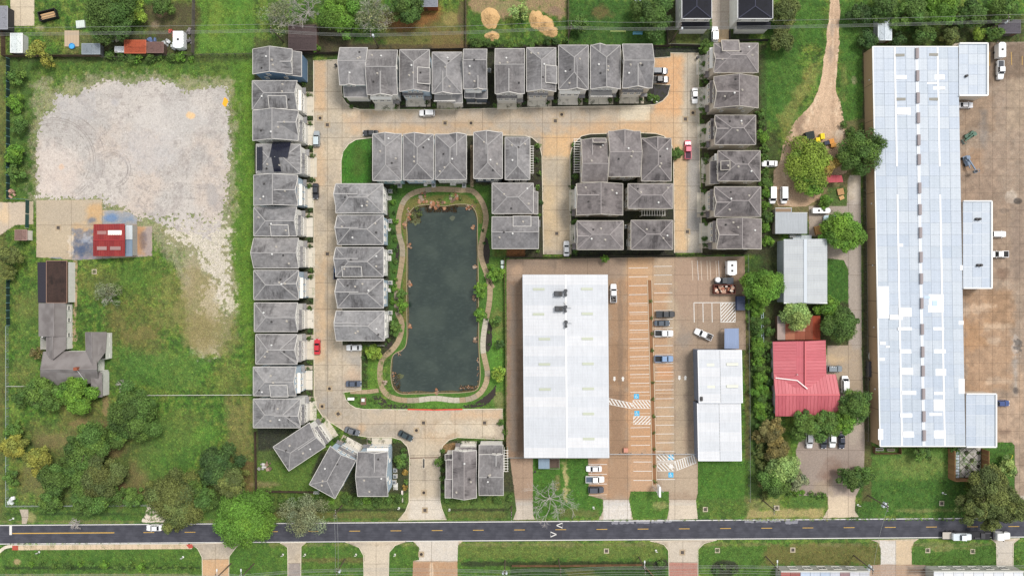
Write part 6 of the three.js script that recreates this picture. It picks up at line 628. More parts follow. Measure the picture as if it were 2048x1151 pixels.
function skip(px, py, deg, L, W, h, c, label, fill) { const [x, z] = gp(px, py, h), g = thing('dumpster', label, 'dumpster', [x, .06, z], deg * Math.PI / 180); const m = M(c, .7, { map: rep(paintTex, .4) }); for (const [a, b, n] of [[[-W / 2, L], 'x', 'side'], [[W / 2, L], 'x', 'side']]) part(g, n, new MB().box(a[0], h / 2, 0, .12, h, L), m); for (const s of [-1, 1]) part(g, 'end', new MB().box(0, h / 2, s * (L / 2 - .06), W - .14, h * .98, .12), m); part(g, 'floor', new MB().box(0, .2, 0, W - .2, .2, L - .2), m); part(g, 'rim', new MB().bar([-W / 2, h, -L / 2], [-W / 2, h, L / 2], .2, .12).bar([W / 2, h, -L / 2], [W / 2, h, L / 2], .2, .12), m); fill(g, L, W, h); return g; }
const debris = (cols) => (g, L, W, h) => { for (let i = 0; i < 26; i++) { const p = part(g, 'debris', new MB().box(0, 0, 0, rr(.3, 1.1), rr(.1, .4), rr(.3, 1.2)), M(pick(cols), .9)); p.position.set(rr(-.4, .4) * W, h * .8 + rr(-.2, .25), rr(-.42, .42) * L); p.rotation.set(rr(-.4, .4), rr(0, 3), rr(-.4, .4)); } };
const lids = c => (g, L, W, h) => { for (const s of [-1, 1]) part(g, 'lid', new MB().box(0, h + .06, s * L / 4, W + .1, .08, L / 2 - .06), M(c, .5)); };
skip(1450, 578, E, 6.4, 2.6, 1.8, [104, 52, 40], 'rust-red skip heaped with building debris', debris([[206, 190, 176], [150, 96, 76], [222, 214, 206], [110, 84, 70], [176, 140, 120]])); skip(1482, 606, S_, 4.2, 2.2, 1.5, [38, 58, 96], 'blue lidded dumpster at the edge of the lot', lids([30, 44, 74])); skip(93, 29, 104, 5.2, 2.6, 1.4, [30, 30, 32], 'black open trailer with a timber load in the top left yard', (g, L, W, h) => { for (let i = 0; i < 5; i++) part(g, 'board', new MB().box((i - 2) * .36, .6 + i % 2 * .1, rr(-.3, .3), .32, .1, L * .8), M(pick([[196, 160, 116], [222, 206, 182], [150, 124, 96]]), .9)); });
// dark pickup-like flatbed beside the skip
vehicle('pickup', 1448, 561, W_, [36, 40, 46], 'black truck with a white tank between trailer and skip', { cover: [60, 66, 74] });
{ const [x, z] = gp(1436, 559, 2); single('water_tank', 'white tank standing on the black truck beside the skip', 'tank', (() => { const m = new MB().cyl(0, 1.3, 0, .75, 2.3, .75, 14).cyl(0, 2.3, 0, .75, 2.5, .3, 14).geo(); m.translate(x, 0, z); return m; })(), M([230, 232, 234], .5)); }
function scissorLift(px, py, deg, c, label) { const [x, z] = gp(px, py, 1), g = thing('lift_machine', label, 'machine', [x, .05, z], deg * Math.PI / 180); const m = M(c, .6), dk = M([50, 52, 54], .7); part(g, 'chassis', new MB().box(0, .6, 0, 1.6, .5, 3), m); part(g, 'turret', new MB().cyl(0, .85, -.3, .75, 1.4, .65, 10).box(.2, 1.4, -.8, 1.1, .7, 1.0), m); part(g, 'boom', new MB().bar([0, 1.7, -.6], [.5, 2.2, 3.2], .3, .35).bar([-.3, 1.3, -.2], [-.4, 1.6, 2.4], .2, .25), m); const b = part(g, 'basket', new MB().box(.5, 1.9, 3.8, 1.5, .1, .8), dk), r = new MB(); for (const [p, q] of [[[-.25, 2.7, 3.4], [1.25, 2.7, 3.4]], [[1.25, 2.7, 3.4], [1.25, 2.7, 4.2]], [[1.25, 2.7, 4.2], [-.25, 2.7, 4.2]], [[-.25, 2.7, 4.2], [-.25, 2.7, 3.4]]]) r.bar(p, q, .08, .08); part(b, 'rail', r, m); for (const s of [-1, 1]) for (const q of [-1, 1]) { const w = part(g, 'wheel', carParts('sedan').wheel, tyre); w.position.set(s * .8, .34, q * 1.05); } }
scissorLift(1942, 270, -60, [70, 104, 88], 'green boom lift standing beside the long warehouse'); scissorLift(1935, 321, 20, [110, 128, 150], 'blue-grey lift machine below the green boom lift');
// ---------------------------------------------------------------- trees and shrubs
const leafM = t => M(t, .8, { vertexColors: true });
function crownGeo(R, Hc, dens, leaf, gap = 0) { // crown of leafy lobes, centred over the origin, y from 0 to Hc
  const pos = [], colr = [], lobes = [], n = Math.max(6, Math.round(8 + R * 3.2));
  for (let i = 0; i < n; i++) { const a = i * 2.4 + rr(-.4, .4), q = Math.sqrt((i + .4) / n), d = R * .8 * q * rr(.6, 1.15), y = Hc * (.3 + .5 * (1 - q * q) + rr(-.2, .2)); lobes.push([Math.cos(a) * d, y, Math.sin(a) * d, R * rr(.14, .4) * (n < 9 ? 1.3 : 1), rr(.7, 1.3), rr(-.1, .12)]); }
  for (const [lx, ly, lz, lr, tone, warm] of lobes) { if (rnd() < gap) continue; const m = Math.round(lr * lr * dens);
    for (let k = 0; k < m; k++) { const u = rr(-.35, 1), th = rr(0, 6.283), s = Math.sqrt(1 - u * u), r = lr * Math.pow(rr(.25, 1), .45) * rr(.85, 1.18), nx = s * Math.cos(th), nz = s * Math.sin(th); const c = [lx + nx * r, ly + u * r * .72, lz + nz * r];
      const v = new THREE.Vector3(nx + rr(-.9, .9), u + rr(-.3, 1.1), nz + rr(-.9, .9)).normalize(), t = new THREE.Vector3(rr(-1, 1), rr(-1, 1), rr(-1, 1)).cross(v).normalize(), b = new THREE.Vector3().crossVectors(v, t), L = leaf * rr(.6, 1.35), w = L * rr(.35, .6), g = tone * rr(.6, 1.4);
      const A = [c[0] - t.x * L, c[1] - t.y * L, c[2] - t.z * L], B = [c[0] + b.x * w, c[1] + b.y * w - w * .2, c[2] + b.z * w], C = [c[0] + t.x * L, c[1] + t.y * L, c[2] + t.z * L], D = [c[0] - b.x * w, c[1] - b.y * w - w * .2, c[2] - b.z * w]; pos.push(...A, ...B, ...C, ...A, ...C, ...D); const q = [g * (1 + warm), g, g * (1 - warm)]; for (let z = 0; z < 6; z++) colr.push(...q); } }
  const g = new THREE.BufferGeometry(); g.setAttribute('position', new THREE.Float32BufferAttribute(pos, 3)); g.setAttribute('color', new THREE.Float32BufferAttribute(colr, 3)); g.computeVertexNormals(); return g;
}
const barkM = M([92, 80, 66], .95), greyBark = M([178, 172, 168], .9);
function trunkGeo(h, R, r0) { const m = new MB(); m.tube([[0, -.05, 0], [rr(-.1, .1), h * .4, rr(-.1, .1)], [rr(-.2, .2), h * .75, rr(-.2, .2)]], [r0, r0 * .75, r0 * .4], 7); for (let i = 0; i < 5; i++) { const a = i * 1.3 + rr(0, .6), y = h * rr(.3, .6), e = R * rr(.45, .75); m.tube([[0, y, 0], [Math.cos(a) * e * .5, y + h * .18, Math.sin(a) * e * .5], [Math.cos(a) * e, y + h * .3, Math.sin(a) * e]], [r0 * .5, r0 * .3, r0 * .1], 5); } return m; }
const TC = { dark: [74, 102, 42], mid: [82, 112, 46], bright: [92, 130, 42], lime: [120, 146, 52], olive: [92, 104, 52], yellow: [132, 136, 58], grey: [126, 134, 98], brown: [118, 110, 64], pale: [136, 160, 88], rust: [150, 126, 60], deep: [60, 88, 40] };
function tree(px, py, rp, c, label, o = {}) { const R = rp * S * .95, h = o.h || clamp(R * 1.35, 3, 11), [x, z] = gp(px, py, h * .75); const g = thing(o.name || 'leafy_tree', label, 'tree', [x, 0, z], rr(0, 6), 'trees'); part(g, 'trunk', trunkGeo(h, R, .09 + R * .035), o.bark || barkM); const hc = h * .68, cr = part(g, 'crown', crownGeo(R, hc, o.dens || 150, o.leaf || .3, o.gap || 0), leafM(TC[c])); cr.position.y = h - hc; return g; }
function shrub(px, py, rp, c, label, o = {}) { const R = rp * S, h = o.h || R * 1.3, [x, z] = o.xz || gp(px, py, h * .5); const g = thing(o.name || 'shrub', label, 'shrub', [x, 0, z], rr(0, 6), o.group || 'shrubs'); part(g, 'stem', new MB().tube([[0, -.03, 0], [.05, h * .5, .03]], [.06, .03], 5), barkM); const cr = part(g, 'foliage', crownGeo(R * 1.12, h, o.dens || 220, o.leaf || .2), leafM(TC[c])); return g; }
function bareTree(px, py, rp, label, o = {}) { const R = rp * S, h = o.h || R * 1.2, [x, z] = gp(px, py, h * .6), g = thing('bare_tree', label, 'tree', [x, 0, z], 0, 'trees'); const m = new MB(), t = new MB(); t.tube([[0, 0, 0], [.1, h * .35, .1]], [.2, .14], 7); const grow = (p, d, l, r, k) => { const q = [p[0] + d.x * l, p[1] + d.y * l, p[2] + d.z * l], mid = [lerp(p[0], q[0], .5) + rr(-.1, .1) * l, lerp(p[1], q[1], .5), lerp(p[2], q[2], .5) + rr(-.1, .1) * l]; m.tube([p, mid, q], [r, r * .85, r * .7], 4); if (k <= 0) return; const n = k > 3 ? 2 : 3; for (let i = 0; i < n; i++) { const e = d.clone().add(new THREE.Vector3(rr(-.8, .8), rr(-.25, .45), rr(-.8, .8))).normalize(); grow(i ? q : mid, e, l * rr(.55, .85), r * .7, k - 1); } }; for (let i = 0; i < 9; i++) { const a = i * .7 + rr(0, .5); grow([.1, h * .33, .1], new THREE.Vector3(Math.cos(a), rr(.3, 1), Math.sin(a)).normalize(), R * rr(.3, .42), .085, 5); } part(g, 'trunk', t, greyBark); part(g, 'branches', m, o.m || greyBark); if (o.leafy) { const cr = part(g, 'crown', crownGeo(R * .9, h * .6, o.leafy, .22), leafM(TC[o.c || 'grey'])); cr.position.y = h * .35; } return g; }
for (const t of [
  [212, 26, 56, 'dark', 'large grey-green tree hanging over the top left yard', { h: 10 }], [268, 14, 27, 'lime', 'yellow-green tree at the top edge, beside the large grey-green one'], [322, 8, 26, 'dark', 'dark tree at the top edge above bare brown soil', { gap: .3 }], [72, 98, 27, 'yellow', 'sparse yellow-green tree by the white garden shed', { dens: 70, gap: .25, h: 7 }], [92, 122, 14, 'yellow', 'small yellowish tree just inside the gravel lot’s top fence', { dens: 70 }],
  [28, 150, 20, 'mid', 'topmost tree along the green fence at left'], [26, 205, 20, 'bright', 'bright tree along the green fence, second from top'], [34, 245, 22, 'mid', 'tree along the green fence level with the gravel’s top'], [26, 305, 23, 'bright', 'tree along the green fence, midway down the gravel'], [28, 345, 20, 'mid', 'lowest tree along the green fence above the gate'], [18, 510, 26, 'olive', 'dense olive tree below the gate hut', { h: 6, dens: 220 }], [14, 545, 20, 'olive', 'lower olive tree touching the left edge'],
  [212, 588, 34, 'grey', 'wispy grey-green tree on the left meadow', { dens: 50, gap: .35, leaf: .24, h: 4 }], [70, 706, 18, 'brown', 'small brownish tree beside the farmhouse’s left wing', { dens: 90 }], [84, 792, 40, 'mid', 'tree below the farmhouse’s left end'], [40, 795, 22, 'dark', 'small dark tree at the fence left of the farmhouse'], [146, 788, 40, 'bright', 'round bright green tree against the farmhouse’s south side'], [262, 826, 60, 'dark', 'big dark green tree right of the farmhouse', { h: 10, dens: 190 }], [232, 868, 30, 'mid', 'tree joined to the lower side of the big dark one'],
  [170, 886, 50, 'mid', 'broad tree below the bare soil patch at lower left'], [22, 895, 30, 'yellow', 'yellow-olive tree at the left edge'], [70, 920, 32, 'yellow', 'yellow-green tree beside the yellow-olive one'], [24, 862, 22, 'mid', 'small tree at the left edge, above the yellow-olive one'], [20, 958, 18, 'mid', 'small tree at the left edge near the white box'], [110, 958, 40, 'dark', 'dark tree in the middle of the lower left grove'], [150, 925, 30, 'dark', 'dark tree between the broad tree and the grove’s middle'], [200, 950, 48, 'olive', 'olive tree at the right of the lower left grove', { h: 9 }], [172, 998, 40, 'mid', 'tree hanging over the ditch by the road at left'], [95, 1004, 28, 'mid', 'low tree on the bottom fence of the left grove'], [262, 996, 26, 'mid', 'small tree right of the bare path near the road'], [165, 955, 34, 'mid', 'mid-green crown in the heart of the grove', { gap: .1 }], [222, 990, 28, 'dark', 'dark low tree beside the bare path', { gap: .2 }], [385, 970, 30, 'mid', 'mid-green tree left of the dark corner tree', { gap: .2 }], [300, 985, 22, 'olive', 'olive shrubby tree above the white dirt drive', { gap: .3 }],
  [345, 1000, 62, 'olive', 'wide grey-olive tree beside the white dirt drive', { h: 9, gap: .15 }], [340, 1052, 24, 'olive', 'low branch tree reaching over the road’s upper lane', { h: 7, gap: .2 }], [432, 935, 50, 'deep', 'dark green tree at the left lot’s lower right corner', { h: 9 }], [462, 972, 36, 'olive', 'olive tree overlapping the dark corner tree', { h: 10 }], [400, 1000, 34, 'dark', 'dark tree between the olive trees near the road'], [484, 1042, 66, 'bright', 'large bright green tree overhanging the asphalt road', { h: 11, dens: 170 }], [518, 1010, 30, 'mid', 'tree joined to the right of the large roadside tree'], [608, 1032, 50, 'grey', 'thin grey-leaved tree overhanging the road’s upper edge', { h: 9, dens: 60, gap: .25, leaf: .24 }],
  [680, 28, 44, 'bright', 'bright green tree behind the top row’s left end', { h: 8 }], [812, 12, 38, 'dark', 'dark tree beside the brick house at the top edge'], [628, 92, 12, 'bright', 'small bush tree beside the dark brown shed'], [1305, 26, 44, 'dark', 'dark tree left of the navy-roofed houses', { h: 9 }], [1160, 48, 22, 'mid', 'low tree inside the top middle fence'], [1040, 22, 24, 'pale', 'thin pale tree between the sand heaps', { dens: 60, gap: .3 }], [1415, 92, 18, 'mid', 'tree squeezed against the right column’s first house'], [1572, 22, 36, 'olive', 'olive tree at the top edge left of the dirt track'], [1566, 76, 30, 'olive', 'olive tree below the top-edge one beside the dirt track'],
  [1722, 24, 26, 'deep', 'dark tree at the top edge right of the dirt track'], [1772, 14, 36, 'dark', 'dark tree behind the white tin shed'], [1828, 18, 40, 'mid', 'broad tree at the top edge above the long warehouse'], [1888, 12, 42, 'bright', 'bright tree at the top edge above the warehouse’s annex'], [1945, 24, 34, 'dark', 'dark tree at the top edge near the utility pole'], [2012, 16, 34, 'mid', 'tree in the top right corner'], [1990, 66, 20, 'mid', 'small tree below the grey shed in the top right corner'], [1850, 66, 26, 'dark', 'dark low tree along the warehouse’s top wall'], [1800, 78, 18, 'deep', 'low tree at the warehouse’s top wall, left part'], [1905, 70, 22, 'olive', 'olive tree along the warehouse’s top wall, right part'], [1740, 78, 22, 'deep', 'dark bush tree at the warehouse’s top left corner'], [1960, 68, 16, 'lime', 'yellowish small tree above the yard’s white trailer'],
  [1624, 326, 52, 'lime', 'yellow-green tree over the junk yard', { h: 7, dens: 120 }], [1654, 330, 28, 'rust', 'orange-tinged tree beside the yellow-green one', { h: 6 }], [1628, 366, 32, 'bright', 'bright lower tree joined to the yellow-green one', { h: 6 }], [1722, 302, 46, 'mid', 'feathery green tree leaning over the warehouse roof', { h: 10, dens: 90, leaf: .26 }], [1752, 288, 34, 'mid', 'light branches tree over the warehouse’s left roof edge', { h: 11, dens: 70, gap: .2, leaf: .26 }], [1696, 316, 26, 'mid', 'left part tree beside the feathery green tree', { h: 7 }], [1690, 466, 46, 'bright', 'round dense bright tree beside the grey barn', { h: 8, dens: 190 }], [1655, 402, 17, 'bright', 'small round tree in the junk yard’s lawn'], [1532, 572, 44, 'bright', 'tree hanging over the grey barn’s left wall', { h: 9 }], [1597, 630, 38, 'pale', 'pale feathery tree over the rusty lean-to', { h: 7, dens: 110 }], [1662, 612, 28, 'bright', 'bright tree below the small lawn beside the barn'], [1684, 650, 42, 'dark', 'dark green tree right of the rusty lean-to', { h: 8, dens: 190 }],
  [1716, 812, 38, 'mid', 'broad tree at the red-roofed building’s corner', { h: 8 }], [1612, 850, 36, 'mid', 'tree along the red-roofed building’s lower eave, left'], [1652, 848, 36, 'mid', 'tree above the four parked cars', { h: 7 }], [1690, 842, 30, 'bright', 'tree above the dark blue parked car'], [1548, 862, 30, 'brown', 'brownish tree at the top of the hedge belt'], [1556, 902, 28, 'brown', 'brownish tree midway down the hedge belt'], [1572, 938, 38, 'pale', 'feathery tree over the grey-blue car', { h: 7, dens: 100 }], [1552, 968, 36, 'mid', 'tree at the bottom of the hedge belt'], [1596, 960, 24, 'grey', 'pale grey tree beside the shaded yard'], [1705, 962, 30, 'dark', 'dark shapely tree beside the yard exit', { dens: 140 }], [1732, 950, 22, 'mid', 'tree right of the yard exit, next to the dark one'],
  [1985, 985, 52, 'olive', 'huge brown-olive tree at the lower right', { h: 12, dens: 190 }], [1948, 1020, 34, 'olive', 'lower lobe tree of the brown-olive pair, left', { h: 10 }], [2022, 1012, 42, 'olive', 'brown-olive tree against the right edge', { h: 11 }], [1985, 1042, 26, 'olive', 'brown-olive tree above the flatbed truck', { h: 8 }], [2020, 935, 22, 'pale', 'pale small tree above the huge brown-olive one'], [1848, 905, 22, 'mid', 'small tree against the warehouse’s bottom wall'], [1912, 898, 11, 'mid', 'small tree in the patio’s corner'],
  [988, 545, 19, 'bright', 'round bright tree at the lot fence right of the pond', { h: 4 }], [959, 578, 17, 'bright', 'young tree on the pond’s right bank, upper', { h: 4 }], [960, 628, 16, 'bright', 'young tree on the pond’s right bank, lower', { h: 4 }], [804, 612, 14, 'bright', 'young tree on the pond’s left bank, lower', { h: 4 }], [800, 588, 12, 'mid', 'young tree on the pond’s left bank, upper', { h: 4 }], [745, 704, 20, 'lime', 'lime-green tree beside the visitor bay', { h: 4 }], [790, 656, 16, 'mid', 'green tree between the fifth pond house and the walk', { h: 4 }], [992, 642, 13, 'mid', 'small tree right of the pond walk, upper', { h: 3 }], [998, 688, 11, 'deep', 'small dark tree right of the pond walk'], [996, 748, 18, 'lime', 'lime tree at the pond’s lower right', { h: 4 }], [1354, 306, 16, 'dark', 'dark round tree beside the right house of three'], [1210, 516, 10, 'bright', 'small bright tree on the lot’s top fence'], [800, 922, 18, 'mid', 'tree between the blue house and the entrance drive'], [876, 925, 12, 'mid', 'tree on the right side of the entrance drive', { dens: 80 }], [1502, 560, 20, 'bright', 'small tree beside the lot’s fence, upper right']]) tree(...t);
bareTree(562, 26, 44, 'silvery bare tree at the top edge, left of its twin', { leafy: 25 }); bareTree(612, 18, 42, 'silvery bare tree above the dark brown shed'); bareTree(745, 26, 46, 'silvery half-leafed tree behind the second top row house', { leafy: 40 }); bareTree(1100, 1000, 58, 'bare twiggy tree on the lawn below the white warehouse', { h: 8 }); bareTree(215, 586, 22, 'bare twigs standing in the left meadow', { h: 4 }); bareTree(246, 770, 14, 'small bare tree above the big dark green one', { h: 4 }); bareTree(1704, 800, 24, 'bare branches beside the red-roofed building', { h: 7 }); bareTree(145, 1048, 14, 'bare sapling leaning over the road at left', { h: 5 });
// belts of shrubs, each one placed by itself
const where = (a, i) => ['first', 'second', 'third', 'fourth', 'fifth', 'sixth', 'seventh', 'eighth', 'ninth', 'tenth', 'eleventh', 'twelfth', 'thirteenth', 'fourteenth', 'fifteenth', 'sixteenth', 'seventeenth', 'eighteenth', 'nineteenth', 'twentieth'][i];
function belt(pts, r, cs, text, o = {}) { pts.forEach((p, i) => shrub(p[0] + rr(-3, 3), p[1] + rr(-3, 3), r * rr(.75, 1.25), pick(cs), `${where(0, i)} bush ${text}`, o)); }
const lineOf = (x0, y0, x1, y1, n) => Array.from({ length: n }, (_, i) => [lerp(x0, x1, i / (n - 1)), lerp(y0, y1, i / (n - 1))]);
belt(lineOf(1524, 225, 1535, 480, 12), 12, ['mid', 'dark', 'bright'], 'from the top behind the right column houses'); belt(lineOf(1512, 610, 1524, 850, 14), 14, ['mid', 'bright', 'dark'], 'from the top in the belt right of the lot'); belt(lineOf(1535, 640, 1540, 840, 9), 11, ['dark', 'deep', 'mid'], 'from the top beside the red-roofed building’s left wall'); belt(lineOf(1520, 870, 1530, 990, 7), 12, ['mid', 'olive', 'brown'], 'from the top at the belt’s lower end'); belt(lineOf(218, 112, 380, 116, 9), 10, ['mid', 'bright', 'dark'], 'from the left on the gravel lot’s top fence'); belt(lineOf(950, 84, 1060, 92, 6), 11, ['dark', 'mid'], 'from the left behind the sixth top row house'); belt(lineOf(1075, 84, 1130, 82, 4), 10, ['mid', 'deep'], 'from the left below the right sand heap'); belt(lineOf(1690, 250, 1716, 275, 3), 10, ['mid'], 'from the left where the dirt track ends'); belt(lineOf(540, 995, 660, 1000, 6), 11, ['mid', 'bright', 'dark'], 'from the left below the angled houses'); belt(lineOf(690, 998, 800, 1000, 6), 12, ['mid', 'dark', 'bright'], 'from the left below the blue house'); belt(lineOf(900, 998, 1020, 995, 6), 9, ['mid', 'dark'], 'from the left below the roof-deck house'); belt(lineOf(788, 382, 790, 640, 14), 6, ['mid', 'bright', 'deep'], 'from the top behind the houses left of the pond'); belt(lineOf(727, 715, 730, 772, 5), 5, ['dark', 'deep'], 'from the top in the visitor bay’s hedge'); belt(lineOf(808, 900, 812, 975, 6), 6, ['mid', 'dark', 'rust'], 'from the top on the entrance drive’s left'); belt(lineOf(884, 900, 886, 975, 5), 6, ['mid', 'dark'], 'from the top on the entrance drive’s right'); belt(lineOf(1150, 290, 1152, 505, 8), 6, ['mid', 'deep', 'dark'], 'from the top along the short lane’s right kerb'); belt(lineOf(1076, 290, 1078, 430, 6), 6, ['mid', 'dark', 'deep'], 'from the top along the short lane’s left kerb'); belt(lineOf(1412, 130, 1410, 480, 12), 6.5, ['dark', 'mid', 'deep'], 'from the top in front of the right column'); belt(lineOf(1580, 985, 1648, 990, 6), 7, ['bright', 'mid'], 'from the left along the shaded yard’s lower edge'); belt(lineOf(690, 190, 702, 210, 3), 6, ['deep', 'dark'], 'from the top at the top row’s rounded kerb'); belt(lineOf(1300, 196, 1318, 200, 3), 7, ['dark', 'mid'], 'from the left beside the top row’s last house'); belt(lineOf(60, 1128, 380, 1134, 14), 8, ['mid', 'dark', 'bright'], 'from the left along the bottom edge’s hedge'); belt(lineOf(1000, 845, 1012, 866, 2), 7, ['mid'], 'from the top at the lower street’s dead end'); belt([[1445, 1134], [1465, 1140], [1436, 1142], [1320, 1128]], 8, ['deep', 'dark'], 'in the dark planting across the road');
belt([[702, 795], [713, 790], [722, 806], [738, 802], [750, 806]], 4, ['mid', 'dark'], 'in the bed beside the mailboxes'); belt([[905, 392], [880, 398], [920, 397], [955, 405], [832, 418], [838, 426], [824, 432]], 5, ['mid', 'pale', 'olive'], 'on the pond’s upper bank'); belt([[968, 460], [971, 486], [974, 640], [978, 662], [980, 688], [796, 500], [794, 520], [770, 690], [778, 683]], 4, ['deep', 'dark'], 'in the beds along the pond walk');
// shrubs at the drives, two to a house
for (const o of houses) for (const [xz, side] of o.shr || []) shrub(0, 0, rr(4.5, 6), pick(['deep', 'dark', 'dark', 'deep', 'mid']), `clipped shrub ${side} of the drive, ${o.ref}`, { xz, name: 'clipped_shrub', group: 'shrubs beside the drives', leaf: .16 });
// planted strip between the parking rows
[[1302, 602], [1304, 635], [1304.5, 667], [1305, 700], [1306.5, 765], [1306.5, 798], [1308, 832], [1308, 865], [1308.5, 898], [1309, 931], [1310.5, 963]].forEach(([x, y], i) => shrub(x, y, 4.2, i % 3 ? 'olive' : 'dark', `${where(0, i)} plant from the top in the strip between parking rows`, { name: 'strip_plant', leaf: .16, group: 'plants in the parking strip' }));
struct('planting_strip', new MB().slab(toG(pts2([1296, 560, 1303, 560, 1313, 968, 1306, 968])), 0, .085), M([134, 96, 66], .95, { bumpMap: rep(bumpTex, .5), bumpScale: .1 }));
{ const k = new MB(); k.ribbon(toG([[1295, 560], [1305.5, 972]]), .18, 0, .18); k.ribbon(toG([[1303.5, 560], [1313.5, 972]]), .18, 0, .18); struct('strip_kerb', k, M([190, 172, 148], .9)); }
// ---------------------------------------------------------------- paint on the parking lot
const lotPaint = struct('parking_marking', null); const stripe = (x0, y0, x1, y1, w = .13, m = whiteP, y = .068) => part(lotPaint, 'stripe', new MB().ribbon(toG([[x0, y0], [x1, y1]]), w, y - .012, y), m);
const oldP = M([222, 208, 190], .8, { map: rep(paintTex, .7) });
for (let i = 0; i < 23; i++) { const y = 535 + i * 17.72, s = (y - 535) * .012; if (y < 905) { if (!(y > 792 && y < 850)) stripe(1257.5 + s, y + .8, 1296 + s, y, .15); if (i > 3 && i < 18) stripe(1258 + s, y + 3.5 + i * .28, 1297 + s, y + 3 + i * .28, .12, oldP); } const y2 = 532 + i * 17.62, s2 = (y2 - 532) * .014; if (y2 < 905 && !(y2 > 722 && y2 < 724)) { stripe(1307.5 + s2, y2 + .5, 1344 + s2, y2, .14); if (i > 9 && i < 15) stripe(1308 + s2, y2 + 7, 1344 + s2, y2 + 6, .1, oldP); } }
for (const y of [923, 941.5, 960]) stripe(1267, y, 1304, y, .16); for (const y of [923, 958]) stripe(1313, y, 1350, y, .16); for (const y of [928, 947.5, 967]) stripe(1177, y, 1214, y, .16); stripe(1177, 990, 1214, 988, .1, oldP);
for (const x of [1384, 1395, 1402, 1414, 1420, 1432, 1437, 1450]) stripe(x, 521, x + 2, 560, .13, x % 2 ? whiteP : oldP);
stripe(1388, 605, 1471, 604.5, .2); for (const x of [1388, 1406, 1424, 1441.5]) stripe(x, 605, x + .7, 644, .2); stripe(1441, 643.5, 1471, 643.5, .2);
const hatch = (ps, dx, dy, gap, w) => { const g = toG(ps), xs = g.map(p => p[0]), zs = g.map(p => p[1]), L = Math.hypot(dx, dy), ux = dx / L, uz = dy / L, nx = -uz, nz = ux, c = [(Math.min(...xs) + Math.max(...xs)) / 2, (Math.min(...zs) + Math.max(...zs)) / 2]; for (let k = -20; k <= 20; k++) { const o = [c[0] + nx * k * gap, c[1] + nz * k * gap]; let a = null, b = null; for (let t = -12; t <= 12; t += .08) { const p = [o[0] + ux * t, o[1] + uz * t]; if (inside(g, p[0], p[1])) { if (a === null) a = t; b = t; } } if (a !== null && b - a > .35) part(lotPaint, 'hatch_bar', new MB().ribbon([[o[0] + ux * a, o[1] + uz * a], [o[0] + ux * b, o[1] + uz * b]], w, .056, .069), whiteP); } part(lotPaint, 'hatch_frame', new MB().ribbon([...g, g[0]], .14, .055, .067), whiteP); };
hatch(R4(1442, 606, 1471, 643), 1, -1.1, .72, .3); hatch(pts2([1218, 796, 1265, 806, 1265, 817, 1218, 808]), .6, .9, .8, .4); hatch(R4(1266, 800, 1303, 816), .8, 1, .75, .32); hatch(R4(1267, 832, 1303, 848), -1, 1, .75, .3); hatch(R4(1314, 908, 1349, 921), 1, 1, .8, .3); hatch(R4(1315, 926, 1349, 941), 1, 1, .8, .3); hatch(pts2([1349, 922, 1393, 907, 1393, 925, 1352, 941]), .25, 1, .72, .34);
const blueP = M([60, 164, 206], .75); const access = (x, y) => { part(lotPaint, 'blue_square', new MB().slab(toG(R4(x - 5, y - 5, x + 5, y + 5)), .05, .068), blueP); const [X, Z] = gp(x, y), w = whiteP, m = new MB(); const arc = []; for (let i = 0; i <= 9; i++) { const a = .6 + i * .46; arc.push([X - .05 + Math.cos(a) * .34, Z + .12 + Math.sin(a) * .34]); } m.ribbon(arc, .1, .066, .074); m.ribbon([[X - .08, Z - .35], [X - .05, Z + .05], [X + .22, Z + .05], [X + .36, Z + .4]], .11, .066, .075); m.cyl(X - .08, .066, Z - .48, .1, .075, .1, 8); part(lotPaint, 'wheelchair_symbol', m, w); };
access(1273, 792); access(1274, 826); access(1342, 914); access(1342, 949); part(lotPaint, 'white_block', new MB().slab(toG(R4(1338, 928, 1346, 936)), .05, .072), whiteP);
const arrow = (x, y, s) => { const [X, Z] = gp(x, y), q = pts => pts.map(p => [X + p[0], Z + p[1] * s]); part(lotPaint, 'arrow', new MB().slab(q([[-.3, -.65], [.3, -.65], [.3, .1], [.5, .1], [0, .75], [-.5, .1], [-.3, .1]]), .05, .07), whiteP); }; arrow(1229, 757, 1); arrow(1246, 757, -1); arrow(1359, 755, 1); arrow(1371, 755, -1);
// joints of pale filler, tyre marks in the far yard
{ const yp = struct('yard_marking', null); for (const [a, b, c, d] of [[1980, 104, 1980, 132], [2023, 104, 2024, 130], [2045, 112, 2045, 130]]) part(yp, 'stripe', new MB().ribbon(toG([[a, b], [c, d]]), .16, .05, .066), yellowP); }
